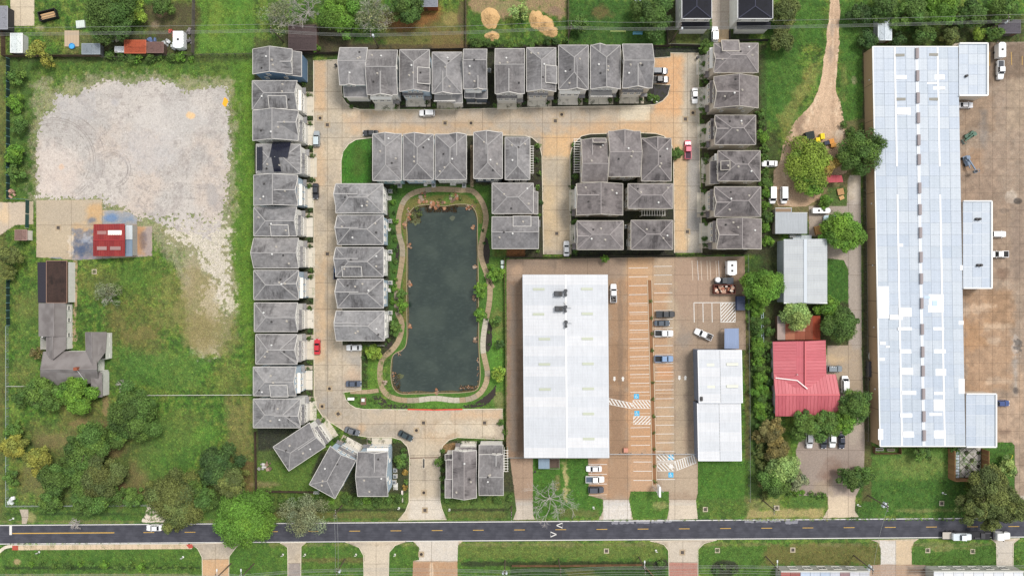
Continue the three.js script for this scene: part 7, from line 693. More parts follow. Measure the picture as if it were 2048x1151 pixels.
// ---------------------------------------------------------------- drains and manholes
const padM = M([178, 160, 134], .9, { map: rep(paintTex, .4) }), ironM = M([58, 50, 46], .7, { metalness: .3 });
for (const [x, y, k, at] of [[640, 236, 'r', 'on the left street near the top row’s corner'], [654.5, 249.5, 's', 'on the left street’s centre line at the top corner'], [890, 246, 's', 'in the top street below the fourth house'], [942, 246, 'r', 'in the top street below the fifth house'], [1123.5, 229, 'r', 'in the top street below the eighth house'], [1110.7, 241.7, 's', 'in the top street’s middle, below the eighth house'], [1386, 225.5, 'r', 'near the white sedan in the right street'], [1371, 238, 's', 'below the white sedan in the right street'], [654.6, 507.5, 's', 'midway down the left street'], [1113.5, 466.6, 's', 'at the lower end of the short lane'], [1375, 463, 's', 'at the lower end of the right lane'], [658.7, 776.6, 'r', 'where the left street meets the visitor bay'], [644, 812, 'r', 'at the outer kerb of the bend'], [676, 827, 'd', 'in the middle of the bend, set diagonally'], [847, 845, 's', 'in the lower street above the entrance'], [969, 845, 's', 'in the lower street near the dead end'], [832.8, 860, 'r', 'in the lower street beside the dark teal car'], [847.6, 984.5, 'r', 'in the entrance drive'], [849.8, 1019.6, 's', 'in the entrance apron near the road'], [842.5, 1107.7, 'r', 'in the wide drive across the road'], [1213, 1101, 'g', 'in the verge across from the front lawn'], [1365, 1104, 's', 'in the red-paved drive across the road'], [1435, 1100, 'g', 'in the verge right of the red-paved drive'], [1411, 1018, 'g', 'in the lawn below the white workshop'], [1586, 1099, 'g', 'in the brown verge above the red-brown shop roof'], [1856, 1100, 'g', 'in the verge above the white-roofed corner building'], [1946, 1102, 'g', 'in the verge below the flatbed truck'], [1884, 1006, 'g', 'in the lawn left of the huge brown-olive tree'], [1554, 1015, 'g', 'in the verge at the hedge belt’s foot'], [116, 455, 's', 'in the concrete yard by the red shed'], [188, 543, 'g', 'in the meadow below the red shed']]) {
  const [X, Z] = gp(x, y), rnd_ = k === 'r'; const g = thing(rnd_ ? 'manhole_cover' : 'drain_grate', `${rnd_ ? 'round iron cover' : 'square drain grate'} ${at}`, rnd_ ? 'manhole' : 'drain', [X, .05, Z], k === 'd' ? .7 : 0, 'drains and manholes'); const w = k === 'g' ? 1.5 : 1.75; part(g, 'pad', new MB().box(0, 0, 0, w, .06, w), k === 'g' ? M([176, 166, 146], .9) : padM); if (rnd_) part(g, 'cover', new MB().cyl(0, .02, 0, .45, .055, .45, 16), ironM); else { const c = part(g, 'frame', new MB().box(0, .03, 0, .92, .03, .92), ironM), b = new MB(); for (let i = -3; i <= 3; i++) b.box(i * .12, .05, 0, .05, .02, .8); part(c, 'grate_bar', b, M([96, 88, 82], .6)); } }
// ---------------------------------------------------------------- fences
function fence(name, ps, h, kind, label, c, o = {}) { const pts = ps.map(p => { const [x, z] = gp(p[0], p[1]); return [x, 0, z]; }), [bx, , bz] = pts[0]; const g = thing(name, label, 'fence', [bx, 0, bz], 0); const L = p => [p[0] - bx, p[1], p[2] - bz], m = M(c, .9, { map: rep(paintTex, .5) }), m2 = M(c.map(v => v * .9), .9, { map: rep(paintTex, .5) }), pm = M(o.post || c.map(v => v * .8), .9); const postG = new MB().box(0, h / 2, 0, .12, h + .08, .12).geo();
  for (let i = 0; i + 1 < pts.length; i++) { const a = L(pts[i]), b = L(pts[i + 1]), d = Math.hypot(b[0] - a[0], b[2] - a[2]), n = Math.max(1, Math.round(d / (o.step || 2.4))); for (let k = 0; k < n; k++) { const p = lp(a, b, k / n), q = lp(a, b, (k + 1) / n); const post = part(g, 'post', postG, pm); post.position.set(...p); if (kind === 'board') part(g, 'panel', new MB().bar(lift(lp(p, q, .03), h / 2), lift(lp(p, q, .97), h / 2), .05, h), k % 2 ? m : m2); else if (kind === 'rail') part(g, 'rail', new MB().bar(lift(p, h), lift(q, h), o.w || .1, .1), m); else { part(g, 'rail', new MB().bar(lift(p, h), lift(q, h), o.w || .07, .07), m); const w = new MB(); for (let s = 0; s <= 8; s++) { const t = lp(p, q, s / 8), u = lp(p, q, Math.min(1, (s + 1) / 8)); w.bar(lift(t, .1 + 0), lift(t, .11), .02, .02); w.tube([lift(t, .05), lift(u, h)], .012, 3); w.tube([lift(u, .05), lift(t, h)], .012, 3); } part(g, 'mesh', w, m); } } const e = part(g, 'post', postG, pm); e.position.set(...b); } return g; }
const wood = [104, 84, 68], chain = [168, 172, 174];
fence('green_fence', [[19, 118], [19, 398]], 1.5, 'board', 'dark green screened fence along the left edge, above the gate', [30, 62, 58], { post: [120, 160, 160] }); fence('green_fence', [[19, 545], [19, 650]], 1.5, 'board', 'dark green screened fence along the left edge, beside the barn', [30, 62, 58], { post: [120, 160, 160] }); fence('green_gate', [[58, 400], [57, 456]], 1.6, 'board', 'dark green sliding gate across the entry drive', [44, 84, 80], { post: [170, 176, 160], step: 4.1 }); fence('green_gate', [[19, 398], [56, 399]], 1.4, 'chain', 'short fence joining the green gate to the left fence', [90, 130, 124]);
fence('chain_fence', [[17, 652], [17, 1010]], 1.3, 'chain', 'pale wire fence along the left edge, below the farmhouse', [186, 200, 200]); fence('chain_fence', [[17, 1010], [300, 1008]], 1.3, 'chain', 'pale wire fence between the left grove and the road', [176, 184, 184]); fence('white_rail_fence', [[284, 789], [506, 788]], 1.2, 'rail', 'thin white rail fence across the left meadow', [214, 214, 206], { w: .14 }); fence('white_rail_fence', [[18, 771], [62, 771]], 1.2, 'rail', 'short white rail fence left of the farmhouse', [206, 208, 202], { w: .12 });
fence('wooden_fence', [[10, 62], [10, 114], [205, 113], [203, 62]], 1.8, 'board', 'weathered wooden fence round the top left yard', wood); fence('wooden_fence', [[390, -10], [388, 108]], 1.9, 'board', 'grey wooden fence between cluttered yard and bright lawn', [110, 104, 98]); fence('wire_fence', [[206, 117], [388, 112], [505, 110]], 1.5, 'chain', 'overgrown wire fence along the gravel lot’s top edge', [96, 96, 84]);
fence('wooden_fence', [[508, 112], [680, 107]], 1.8, 'board', 'dark wooden fence behind the left column’s first house', [76, 66, 58]); fence('wooden_fence', [[684, 104], [930, 100], [1135, 96], [1338, 94]], 1.8, 'board', 'dark wooden fence behind the whole top row', [72, 62, 54]); fence('wooden_fence', [[1340, 92], [1400, 94]], 1.8, 'board', 'dark wooden fence above the right street’s top end', [66, 60, 56]); fence('wooden_fence', [[932, -10], [932, 98]], 1.7, 'board', 'wooden fence left of the sand heaps', [120, 104, 90]); fence('wooden_fence', [[1136, -10], [1136, 94]], 1.7, 'board', 'wooden fence right of the sand heaps', [110, 98, 86]); fence('wooden_fence', [[1332, -10], [1334, 92]], 1.7, 'board', 'wooden fence left of the navy-roofed houses', [92, 82, 72]); fence('wire_fence', [[1336, 90], [1400, 91]], 1.2, 'chain', 'low wire fence below the left navy-roofed house', [150, 150, 146]); fence('wooden_fence', [[1458, 62], [1458, 82], [1535, 82]], 1.6, 'board', 'dark fence below the right navy-roofed house', [54, 54, 52]);
fence('wooden_fence', [[512, 862], [514, 980], [640, 982]], 1.8, 'board', 'brown wooden fence round the angled house’s lawn', [96, 78, 64]); fence('wooden_fence', [[1009, 517], [1011, 700], [1013, 912]], 1.9, 'board', 'tan fence between the pond and the commercial lot', [150, 122, 92]); fence('wooden_fence', [[1012, 514], [1140, 514], [1300, 511], [1490, 508]], 1.9, 'board', 'dark wooden fence between the estate and the parking lot', [62, 54, 48]); fence('wire_fence', [[1493, 510], [1494, 640], [1496, 800], [1497, 1000]], 1.9, 'chain', 'wire fence along the lot’s right edge', [126, 132, 126]); fence('wire_fence', [[1726, 300], [1730, 560], [1732, 880]], 1.6, 'chain', 'wire fence between service lane and long warehouse', [120, 114, 106]); fence('lot_gate', [[1218, 905], [1306, 905], [1394, 905]], 1.7, 'rail', 'grey rolling gate across the parking lot', [176, 178, 182], { w: .2, step: 3 }); fence('lot_gate', [[1013, 912], [1049, 912]], 1.7, 'rail', 'short grey gate left of the white warehouse', [150, 150, 146], { w: .2 });
fence('timber_fence', [[1024, 1129], [1130, 1129], [1286, 1127], [1308, 1151]], 1.4, 'board', 'tan timber wall along the bottom edge', [150, 112, 80]); fence('side_fence', [[738, 690], [770, 690]], 1.6, 'board', 'white side fence below the fifth pond house', [214, 214, 208]); fence('bin_enclosure', [[1746, 892], [1746, 905], [1798, 905], [1798, 894]], 1.5, 'board', 'brown plant enclosure at the warehouse’s lower left corner', [124, 92, 66]);
// ---------------------------------------------------------------- utility poles and wires
const woodPole = M([96, 84, 72], .95), tankM = M([196, 204, 210], .5), wireM = M([150, 152, 150], .6), insM = M([206, 208, 210], .4); const tops = {};
function pole(id, bx, by, h, label, o = {}) { const [x, z] = gp(bx, by), g = thing('utility_pole', label, 'utility pole', [x, 0, z], o.turn || 0, 'utility poles'); part(g, 'mast', new MB().tube([[0, 0, 0], [0, h, 0]], [.2, .13], 8), woodPole); const arm = part(g, 'crossarm', new MB().box(0, h - .5, 0, .14, .16, 2.6), woodPole); for (const s of [-1.1, -.4, .4, 1.1]) part(arm, 'insulator', new MB().cyl(0, h - .42, s, .07, h - .1, .05, 6), insM); for (let i = 0; i < (o.tanks || 0); i++) { const a = i * 2.1 + .5; part(g, 'transformer', new MB().cyl(Math.cos(a) * .55, h - 2.4, Math.sin(a) * .55, .32, h - 1.3, .32, 10).cyl(Math.cos(a) * .55, h - 1.3, Math.sin(a) * .55, .32, h - 1.18, .12, 10), tankM); } if (o.lamp) part(g, 'lamp_arm', new MB().bar([0, h - 1.5, 0], [0, h - 1.2, -1.9], .1, .1).box(0, h - 1.25, -2.1, .35, .16, .7), insM); tops[id] = [x, h, z]; return g; }
pole('a', 567, 84, 11, 'utility pole behind the left column’s first house'); pole('b', 757, 95, 12, 'utility pole with transformer behind the second top row house', { tanks: 1 }); pole('c', 1136, 78, 11, 'utility pole at the fence right of the sand heaps'); pole('d', 1343, 82, 12, 'utility pole in front of the left navy-roofed house', { tanks: 1 }); pole('e', 1966, 66, 11, 'utility pole with transformer above the long warehouse', { tanks: 1 });
pole('f', 462, 1126, 11, 'utility pole with transformer beside the left drive across the road', { tanks: 2, lamp: 1 }); pole('g', 508, 1126, 11, 'second utility pole right of the left drive across the road', { tanks: 2, lamp: 1 }); pole('h', 690, 1117, 10, 'utility pole on the lawn across from the entrance’s left', { tanks: 1 }); pole('i', 1010, 1120, 10, 'utility pole at the left end of the tan timber wall', { tanks: 2 }); pole('j', 1117, 1118, 10, 'utility pole in the middle of the tan timber wall'); pole('k', 1278, 1113, 10, 'utility pole at the right end of the tan timber wall', { lamp: 1 }); pole('l', 1708, 1110, 11, 'utility pole with transformers beside the red-brown shop roof', { tanks: 3 }); pole('m', 1736, 990, 11, 'utility pole with three transformers on the lower right lawn', { tanks: 3 }); pole('n', 1526, 1000, 9, 'short utility pole at the hedge belt’s foot'); pole('o', 1532, 1112, 10, 'utility pole in the brown verge across the road', { lamp: 1 }); pole('p', 684, 1010, 8, 'service pole below the blue house beside the road'); pole('q', 1023, 1012, 9, 'service pole beside the strip drive at the road');
function wire(pts, off, label, r = .03) { const path = []; for (let i = 0; i + 1 < pts.length; i++) { const a = pts[i], b = pts[i + 1]; for (let k = 0; k < 8; k++) { const t = k / 8; path.push([lerp(a[0], b[0], t), lerp(a[1], b[1], t) - 4 * .8 * t * (1 - t) + off[1], lerp(a[2], b[2], t) + off[0]]); } } const e = pts[pts.length - 1]; path.push([e[0], e[1] + off[1], e[2] + off[0]]); single('power_line', label, 'cable', new MB().tube(path, r, 4), wireM, 'overhead cables'); }
const T = k => tops[k], W0 = [-190, 11, gp(0, 92)[1]], W1 = [190, 11, gp(0, 60)[1]], Wb0 = [-190, 10.5, gp(0, 1128)[1]], Wb1 = [190, 10.5, gp(0, 1110)[1]];
[[-1.1, -.1, 'northern'], [.4, -.1, 'middle'], [1.1, -.1, 'southern'], [.1, -1.8, 'lower']].forEach(([o, y, n]) => wire([W0, T('a'), T('b'), T('c'), T('d'), T('e'), W1], [o, y], `${n} overhead cable running along the top of the picture`)); [[-1.1, -.1, 'northern'], [-.4, -.1, 'inner'], [.4, -.1, 'middle'], [1.1, -.1, 'southern'], [.1, -2, 'lower']].forEach(([o, y, n]) => wire([Wb0, T('f'), T('g'), T('h'), T('i'), T('j'), T('k'), T('o'), T('l'), Wb1], [o, y], `${n} overhead cable running along the bottom edge`)); [[-.4, 'left'], [.4, 'right']].forEach(([o, n]) => { const a = [T('p')[0] + o, T('p')[1], T('p')[2]], b = [T('h')[0] + o, T('h')[1], T('h')[2]]; wire([a, b], [0, -.2], `${n} of two cables crossing the road below the blue house`); }); wire([T('m'), T('l')], [0, -.2], 'cable crossing the road at the lower right lawn');
// ---------------------------------------------------------------- small things round the houses
function pergola(x0, y0, x1, y1, h, along, label) { const [bx, bz] = gp((x0 + x1) / 2, (y0 + y1) / 2, h), k = S * (H - h) / H, w = (x1 - x0) * k, d = (y1 - y0) * k, g = thing('pergola', label, 'pergola', [bx, 0, bz], 0, 'pergolas'); const m = M([222, 220, 214], .8); for (const sx of [-1, 1]) for (const sz of [-1, 1]) part(g, 'post', new MB().box(sx * (w / 2 - .1), h / 2, sz * (d / 2 - .1), .14, h, .14), m); for (const s of [-1, 1]) part(g, 'beam', along === 'x' ? new MB().box(0, h - .1, s * (d / 2 - .1), w, .2, .1) : new MB().box(s * (w / 2 - .1), h - .1, 0, .1, .2, d), m); const L = along === 'x' ? w : d, n = Math.round(L / .75); for (let i = 0; i <= n; i++) { const t = -L / 2 + i * L / n; part(g, 'slat', along === 'x' ? new MB().box(t, h + .06, 0, .14, .12, d + .2) : new MB().box(0, h + .06, t, w + .2, .12, .14), m); } }
pergola(1060, 292, 1067, 346, 5.2, 'z', 'white slatted pergola beside the fifth house above the pond'); pergola(1284, 419, 1330, 431, 4, 'x', 'white slatted pergola on the hip-roofed house by the right lane'); pergola(1008, 900, 1016, 942, 5, 'z', 'white slatted pergola on the dead-end house'); pergola(1148, 278, 1162, 344, 2.6, 'z', 'tan lattice porch beside the left house of three');
const acM = M([178, 182, 184], .6), fanM = M([64, 68, 72], .6); const ac = (x, y, label) => { const [X, Z] = gp(x, y, .5), g = thing('air_conditioner', label, 'air conditioner', [X, .04, Z], 0, 'air conditioners'); part(g, 'case', new MB().box(0, .45, 0, .95, .85, .95), acM); const f = part(g, 'fan_grille', new MB().cyl(0, .87, 0, .38, .92, .38, 12), fanM); part(f, 'hub', new MB().cyl(0, .92, 0, .1, .96, .1, 8), acM); part(g, 'pad', new MB().box(0, 0, 0, 1.3, .08, 1.3), M([186, 180, 170], .9)); };
[[780, 382, 'first'], [780, 442, 'second'], [780, 503, 'third'], [780, 565, 'fourth'], [780, 625, 'fifth']].forEach(([x, y, n]) => ac(x, y, `grey air conditioner behind the ${n} house left of the pond`)); [[799, 371, 'first'], [867, 370, 'second'], [928, 371, 'third']].forEach(([x, y, n]) => ac(x, y, `grey air conditioner behind the ${n} house above the pond`)); ac(978, 140, 'grey air conditioner in the gap beside the top row’s fifth house'); ac(1253, 453, 'grey air conditioner between the two lowest lane houses'); [[790, 940, 'upper'], [790, 952, 'middle'], [788, 964, 'lower']].forEach(([x, y, n]) => ac(x, y, `${n} air conditioner beside the blue house at the entrance`));
{ const pm = M([200, 198, 192], .9); for (const [x, y, a, b] of [[779, 396, 8, 9], [779, 459, 6, 6], [779, 516, 7, 11], [779, 580, 6, 7], [780, 636, 7, 9], [851, 369, 7, 6], [906, 368, 12, 6], [811, 382, 0, 0], [791, 972, 9, 14]]) if (a) struct('patio_slab', new MB().slab(toG(R4(x - a / 2, y - b / 2, x + a / 2, y + b / 2)), 0, .08), pm); }
const bin = (x, y, c, label) => { const [X, Z] = gp(x, y, .5), g = thing('wheelie_bin', label, 'bin', [X, .05, Z], rr(0, 1), 'household bins'); part(g, 'body', new MB().hexa([[-.24, 0, -.26], [-.24, 0, .26], [.24, 0, .26], [.24, 0, -.26]], [[-.31, 1, -.36], [-.31, 1, .36], [.31, 1, .36], [.31, 1, -.36]]), M(c, .6)); part(g, 'lid', new MB().box(0, 1.04, 0, .7, .08, .8), M(c.map(v => v * .8), .6)); };
bin(672, 131, [40, 40, 42], 'black bin at the top left house’s side'); bin(1395, 116, [44, 44, 46], 'black bin at the right street’s top end'); bin(1047, 203, [40, 44, 42], 'dark bin between the sixth and seventh top row houses'); bin(978, 206, [40, 40, 42], 'dark bin beside the fifth top row house’s drive');
{ const r = struct('brick_bed', null); part(r, 'soil', new MB().slab(toG(R4(1308, 171, 1338, 204)), 0, .03), M([58, 56, 58], .95)); }
for (const [x, y, a, b, c, lab] of [[1314, 201, 3, 6, [196, 198, 186], 'pale green utility box in the bed at the top row’s end'], [1305, 198, 3.4, 4, [180, 182, 172], 'small grey utility box left of the pale green one'], [715, 1002, 7, 4, [190, 206, 190], 'pale green utility box below the blue house'], [722, 1005, 5, 4, [196, 200, 190], 'small pale box right of the pale green one'], [632, 985, 11, 3.4, [214, 222, 218], 'white slim box below the angled pale blue house'], [530, 985, 10, 2.4, [210, 214, 210], 'white slim box below the angled lawn'], [804, 992, 3, 22, [196, 186, 176], 'pale slim sign wall beside the entrance drive'], [1005, 524, 6, 7, [186, 200, 196], 'upper pale box at the lot fence near the bright round tree'], [1005, 534, 6, 7, [180, 196, 192], 'lower pale box at the lot fence near the bright round tree'], [1252, 900, 8, 8, [176, 120, 100], 'small brick-red gate kiosk beside the lot gate'], [1083, 205, 0, 0, 0, '']]) if (a) { const [X, Z] = gp(x, y, .9), g = thing('utility_box', lab, 'box', [X, .03, Z], 0); part(g, 'case', new MB().box(0, .45, 0, a * S, .9, b * S), M(c, .7)); part(g, 'lid', new MB().box(0, .93, 0, a * S + .08, .07, b * S + .08), M(c.map(v => Math.min(238, v + 12)), .7)); }
for (const [x, h, lab] of [[847.5, 3, 'gate keypad island in the entrance drive']]) { const [X, Z] = gp(x, 926), g = thing('gate_island', lab, 'traffic island', [X, 0, Z], 0); const sh = Array.from({ length: 20 }, (_, i) => { const a = i / 20 * 6.283; return [Math.cos(a) * .42, Math.sign(Math.sin(a)) * 1.2 + Math.sin(a) * .42]; }); part(g, 'kerb', new MB().slab(sh, 0, .2), M([196, 186, 168], .9)); part(g, 'soil', new MB().slab(sh.map(p => [p[0] * .62, p[1] * .88]), .1, .215), M([70, 68, 66], .9)); part(g, 'keypad_post', new MB().cyl(0, .2, .5, .06, 1.2, .06, 6).box(0, 1.25, .5, .25, .3, .2), ventM); struct('gate_track', new MB().ribbon(toG([[818, 915.5], [880, 914]]), .28, .03, .075), M([112, 92, 80], .8)); }
{ const [X, Z] = gp(702, 797, 1.4), g = thing('mailbox_shelter', 'white mailbox cluster with planter beside the lower street corner', 'mailbox', [X, .02, Z], 0); part(g, 'roof', new MB().box(0, 1.7, 0, 2, .1, .8), M([222, 222, 216], .7)); part(g, 'cabinet', new MB().box(0, .9, 0, 1.7, 1.3, .5), M([130, 128, 122], .6)); for (let i = 0; i < 4; i++) part(g, 'locker_door', new MB().box(-.62 + i * .42, .9, .27, .36, 1.1, .03), M([150, 148, 142], .5)); part(g, 'planter', new MB().box(3.4, .2, .9, 1.6, .4, 2.2), M([120, 92, 76], .9)); part(g, 'white_box', new MB().box(3.4, .6, .5, .9, .5, .9), M([206, 216, 212], .7)); }
// sign, lamp, garden things
{ const [X, Z] = gp(1312, 972), g = thing('pylon_sign', 'tall white pylon sign at the end of the planted strip', 'sign', [X, 0, Z], 0); part(g, 'post', new MB().cyl(-.9, 0, 0, .1, 5.6, .1, 8).cyl(.9, 0, 0, .1, 5.6, .1, 8), M([190, 192, 196], .5)); part(g, 'cabinet', new MB().box(0, 4.4, 0, .5, 2.6, 3.0), M([226, 228, 230], .5)); part(g, 'face', new MB().box(.27, 4.4, 0, .04, 2.3, 2.7), M([206, 214, 220], .4)); }
// heaps
for (const [px, py, rx, ry, h, lab] of [[981, 36, 19, 22, 2.2, 'large pale sand heap left of the thin pale tree'], [984, 72, 15, 10, 1.4, 'small pale sand heap below the large one'], [1072, 40, 15, 20, 1.8, 'left sand heap of the touching pair at the top'], [1090, 50, 18, 18, 2.2, 'middle sand heap of the touching pair at the top'], [1101, 63, 16, 12, 1.6, 'lower right sand heap of the touching pair']]) { const m = new MB(), n = 30, rings = 9, [cx, cz] = gp(px, py), P = (i, j) => { const t = i / rings, a = j / n * 6.2832, k = t * (1 + .25 * (vn(Math.cos(a) * 2 + px, Math.sin(a) * 2) - .5) * t); return [cx + Math.cos(a) * rx * S * k, Math.max(.004, h * Math.pow(1 - t, 1.15) + (t < 1 ? .3 * (vn(i * 1.7, j * .9 + py) - .5) : -.01)), cz + Math.sin(a) * ry * S * k]; }; for (let i = 0; i < rings; i++) for (let j = 0; j < n; j++) m.quad(P(i, j), P(i, j + 1), P(i + 1, j + 1), P(i + 1, j)); single('sand_heap', lab, 'sand heap', m, M([226, 186, 132], .95, { map: rep(paintTex, .3), bumpMap: rep(bumpTex, .6), bumpScale: .12 }), 'sand heaps'); }
{ const m = ragged(EL(450, 204, 5, 9), .03, 2.5, 1, 4); struct('yellow_sand_spill', m, M([232, 164, 44], .95)); }
// rocks on the pond's rim, in the clusters they lie in
const rockG = Array.from({ length: 5 }, () => { const g = new THREE.IcosahedronGeometry(1, 1), p = g.attributes.position, mp = new Map(); for (let i = 0; i < p.count; i++) { const k = [p.getX(i), p.getY(i), p.getZ(i)].map(v => v.toFixed(2)).join(); if (!mp.has(k)) mp.set(k, rr(.7, 1.2)); const s = mp.get(k); p.setXYZ(i, p.getX(i) * s, p.getY(i) * s * .7, p.getZ(i) * s); } g.computeVertexNormals(); return g; }); const rockM = [[150, 104, 76], [136, 112, 92], [164, 126, 98], [112, 92, 76], [156, 140, 124]].map(c => M(c, .95));
function rocks(px, py, n, sx, sy, s, label, y = -.2) { const [x, z] = gp(px, py), g = thing('rock_cluster', label, 'rocks', [x, y, z], 0, 'rocks round the pond'); for (let i = 0; i < n; i++) { const r = part(g, 'rock', pick(rockG), pick(rockM)), k = s * rr(.5, 1.2); r.scale.set(k, k, k); r.rotation.y = rr(0, 6); r.position.set(rr(-1, 1) * sx * S, k * .3, rr(-1, 1) * sy * S); } }
rocks(845, 397, 22, 8, 12, .5, 'orange-brown rocks on the pond’s upper left shore'); rocks(908, 396, 16, 7, 8, .5, 'pale orange rocks on the pond’s upper right shore'); rocks(876, 410, 34, 16, 7, .5, 'brown rocks among dead reeds at the pond’s top'); rocks(940, 414, 18, 12, 5, .35, 'brown stones at the pond’s upper right corner'); rocks(817, 430, 18, 4, 14, .35, 'brown stones at the pond’s upper left corner'); for (const [x, y, n, lab] of [[818, 491, 8, 'on the left shore, first below the corner'], [818, 567, 9, 'on the left shore, middle'], [820, 650, 8, 'on the left shore, lowest'], [946, 455, 6, 'on the right shore, topmost'], [949, 535, 7, 'on the right shore beside the bright round tree'], [950, 597, 6, 'on the right shore between young trees'], [951, 679, 8, 'on the right shore, lowest'], [873, 782, 9, 'at the middle of the bottom shore'], [808, 450, 4, 'beside the walk at the upper left'], [769, 766, 5, 'beside the walk at the lower left']]) rocks(x, y, n, 3.5, 5, .45, `orange rocks ${lab}`, y === 450 || y === 766 ? 0 : -.3); rocks(940, 774, 26, 20, 3, .2, 'reddish stones along the pond’s lower right shore', -.35); rocks(956, 740, 14, 2, 24, .2, 'reddish stones up the pond’s lower right side', -.35); rocks(788, 760, 20, 3, 22, .2, 'reddish stones up the pond’s lower left side', -.35); rocks(815, 784, 16, 24, 2, .2, 'reddish stones along the pond’s lower left shore', -.35); rocks(796, 706, 10, 7, 5, .2, 'reddish stones at the pond’s inner corner', -.3);
// reeds
{ const n = 900, g = new THREE.BufferGeometry(); g.setAttribute('position', new THREE.Float32BufferAttribute([-.05, 0, 0, .05, 0, 0, .18, .9, .1, 0, 0, -.05, 0, 0, .05, -.2, .8, -.1], 3)); g.computeVertexNormals(); const im = new THREE.InstancedMesh(g, M([112, 92, 62], .9), n), m = new THREE.Matrix4(), q = new THREE.Quaternion(), Y = new THREE.Vector3(0, 1, 0); for (let i = 0; i < n; i++) { const t = rnd(); const p = i < 520 ? [rr(850, 915), rr(410, 424)] : i < 640 ? [rr(816, 842), rr(418, 446)] : i < 760 ? [rr(918, 952), rr(770, 783)] : [rr(787, 800), rr(745, 784)]; const [x, z] = gp(...p); m.compose(new THREE.Vector3(x, -.5, z), q.setFromAxisAngle(Y, rr(0, 6)), new THREE.Vector3(1.4, rr(.7, 1.4), 1.4)); im.setMatrixAt(i, m); im.setColorAt(i, new THREE.Color().setRGB(rr(.6, 1.4), rr(.6, 1.3), rr(.5, 1))); } im.name = 'reeds'; im.userData = { kind: 'stuff', label: 'dead brown reeds at the pond’s shallow ends' }; scene.add(im); }
// mulch beds along the walk
for (const p of [pts2([966, 470, 974, 475, 980, 500, 978, 525, 970, 530, 966, 510]), pts2([975, 640, 984, 655, 984, 690, 974, 706, 970, 690, 973, 665]), pts2([795, 485, 799, 500, 796, 530, 790, 525, 792, 500]), pts2([742, 792, 756, 790, 772, 800, 775, 815, 764, 814, 750, 800]), pts2([774, 808, 814, 808, 814, 816, 774, 816]), pts2([926, 810, 950, 806, 980, 785, 992, 770, 992, 790, 970, 812, 926, 816]), pts2([770, 690, 782, 682, 786, 690, 772, 704])]) struct('mulch_bed', ragged(p, .02, 1.5, 1.2, 6), M([52, 46, 42], .95, { bumpMap: rep(bumpTex, 40), bumpScale: .2 }));
// yard clutter
function crate(px, py, a, b, h, c, label, n = 3, deg = 0) { const [x, z] = gp(px, py, h), g = thing('crate', label, 'crate', [x, .03, z], deg); for (let i = 0; i < n; i++) part(g, 'board', new MB().box((i - (n - 1) / 2) * a / n, h, 0, a / n - .04, .06, b), M(c, .8)); part(g, 'side', new MB().box(0, h / 2, 0, a - .06, h - .04, b - .06), M(c.map(v => v * .82), .8)); }
for (const [x, y, a, b, h, c, lab, d] of [[1621, 270, 2.6, 2.2, 1.5, [34, 44, 44], 'black bin crate at the end of the dirt track', .2], [1646, 272, 1.2, 1.7, 1.3, [226, 202, 44], 'yellow crate, upper right of two at the track’s end', .1], [1637, 280, 1.2, 1.6, 1.3, [230, 206, 40], 'yellow crate, lower left of two at the track’s end', .15], [1655, 285, 1.6, 1.1, 1, [56, 62, 80], 'dark blue crate beside the orange ones', .2], [1664, 282, 1.5, 1.4, 1, [206, 142, 66], 'orange crate, upper right in the junk yard', .3], [1610, 282, 1.4, 1.2, 1, [206, 146, 84], 'orange crate left of the yellow crates', -.3], [1668, 290, 1.6, 1.2, .9, [196, 140, 70], 'orange crate, lowest at the track’s end', .1], [1682, 383, 1.9, 1.9, .5, [176, 136, 92], 'timber pallet on the junk yard lawn', .2], [1684, 395, 1.4, 1.1, .4, [196, 156, 106], 'smaller timber pallet on the junk yard lawn', .4], [1638, 460, 2.2, 2.6, .8, [190, 146, 92], 'wooden crate between the barn and the round tree', .2], [1605, 474, 5.6, 1.2, .9, [176, 184, 188], 'grey metal rack between shed and barn', 0], [143, 77, 4.4, 4.8, .2, [176, 156, 132], 'tan deck under the blue paddling pool', 0], [160, 48, 2.6, 2.2, .6, [196, 206, 200], 'pale sheet under the large grey-green tree', .1], [1586, 472, 1.8, .8, 1, [176, 178, 176], 'small grey box between shed and barn', 0], [1262, 70, 0, 0, 0, 0, '']]) if (a) crate(x, y, a, b, h, c, lab, a > 1.8 ? 5 : 3, d);
{ const [X, Z] = gp(145, 93), g = thing('paddling_pool', 'round blue paddling pool on the tan deck', 'pool', [X, .2, Z], 0); part(g, 'rim', new MB().ribbon(Array.from({ length: 18 }, (_, i) => [Math.cos(i / 18 * 6.283) * .8, Math.sin(i / 18 * 6.283) * .8]), .16, 0, .4, true), M([60, 140, 200], .5)); part(g, 'water', new MB().cyl(0, .05, 0, .74, .28, .74, 18), M([70, 160, 214], .15)); }
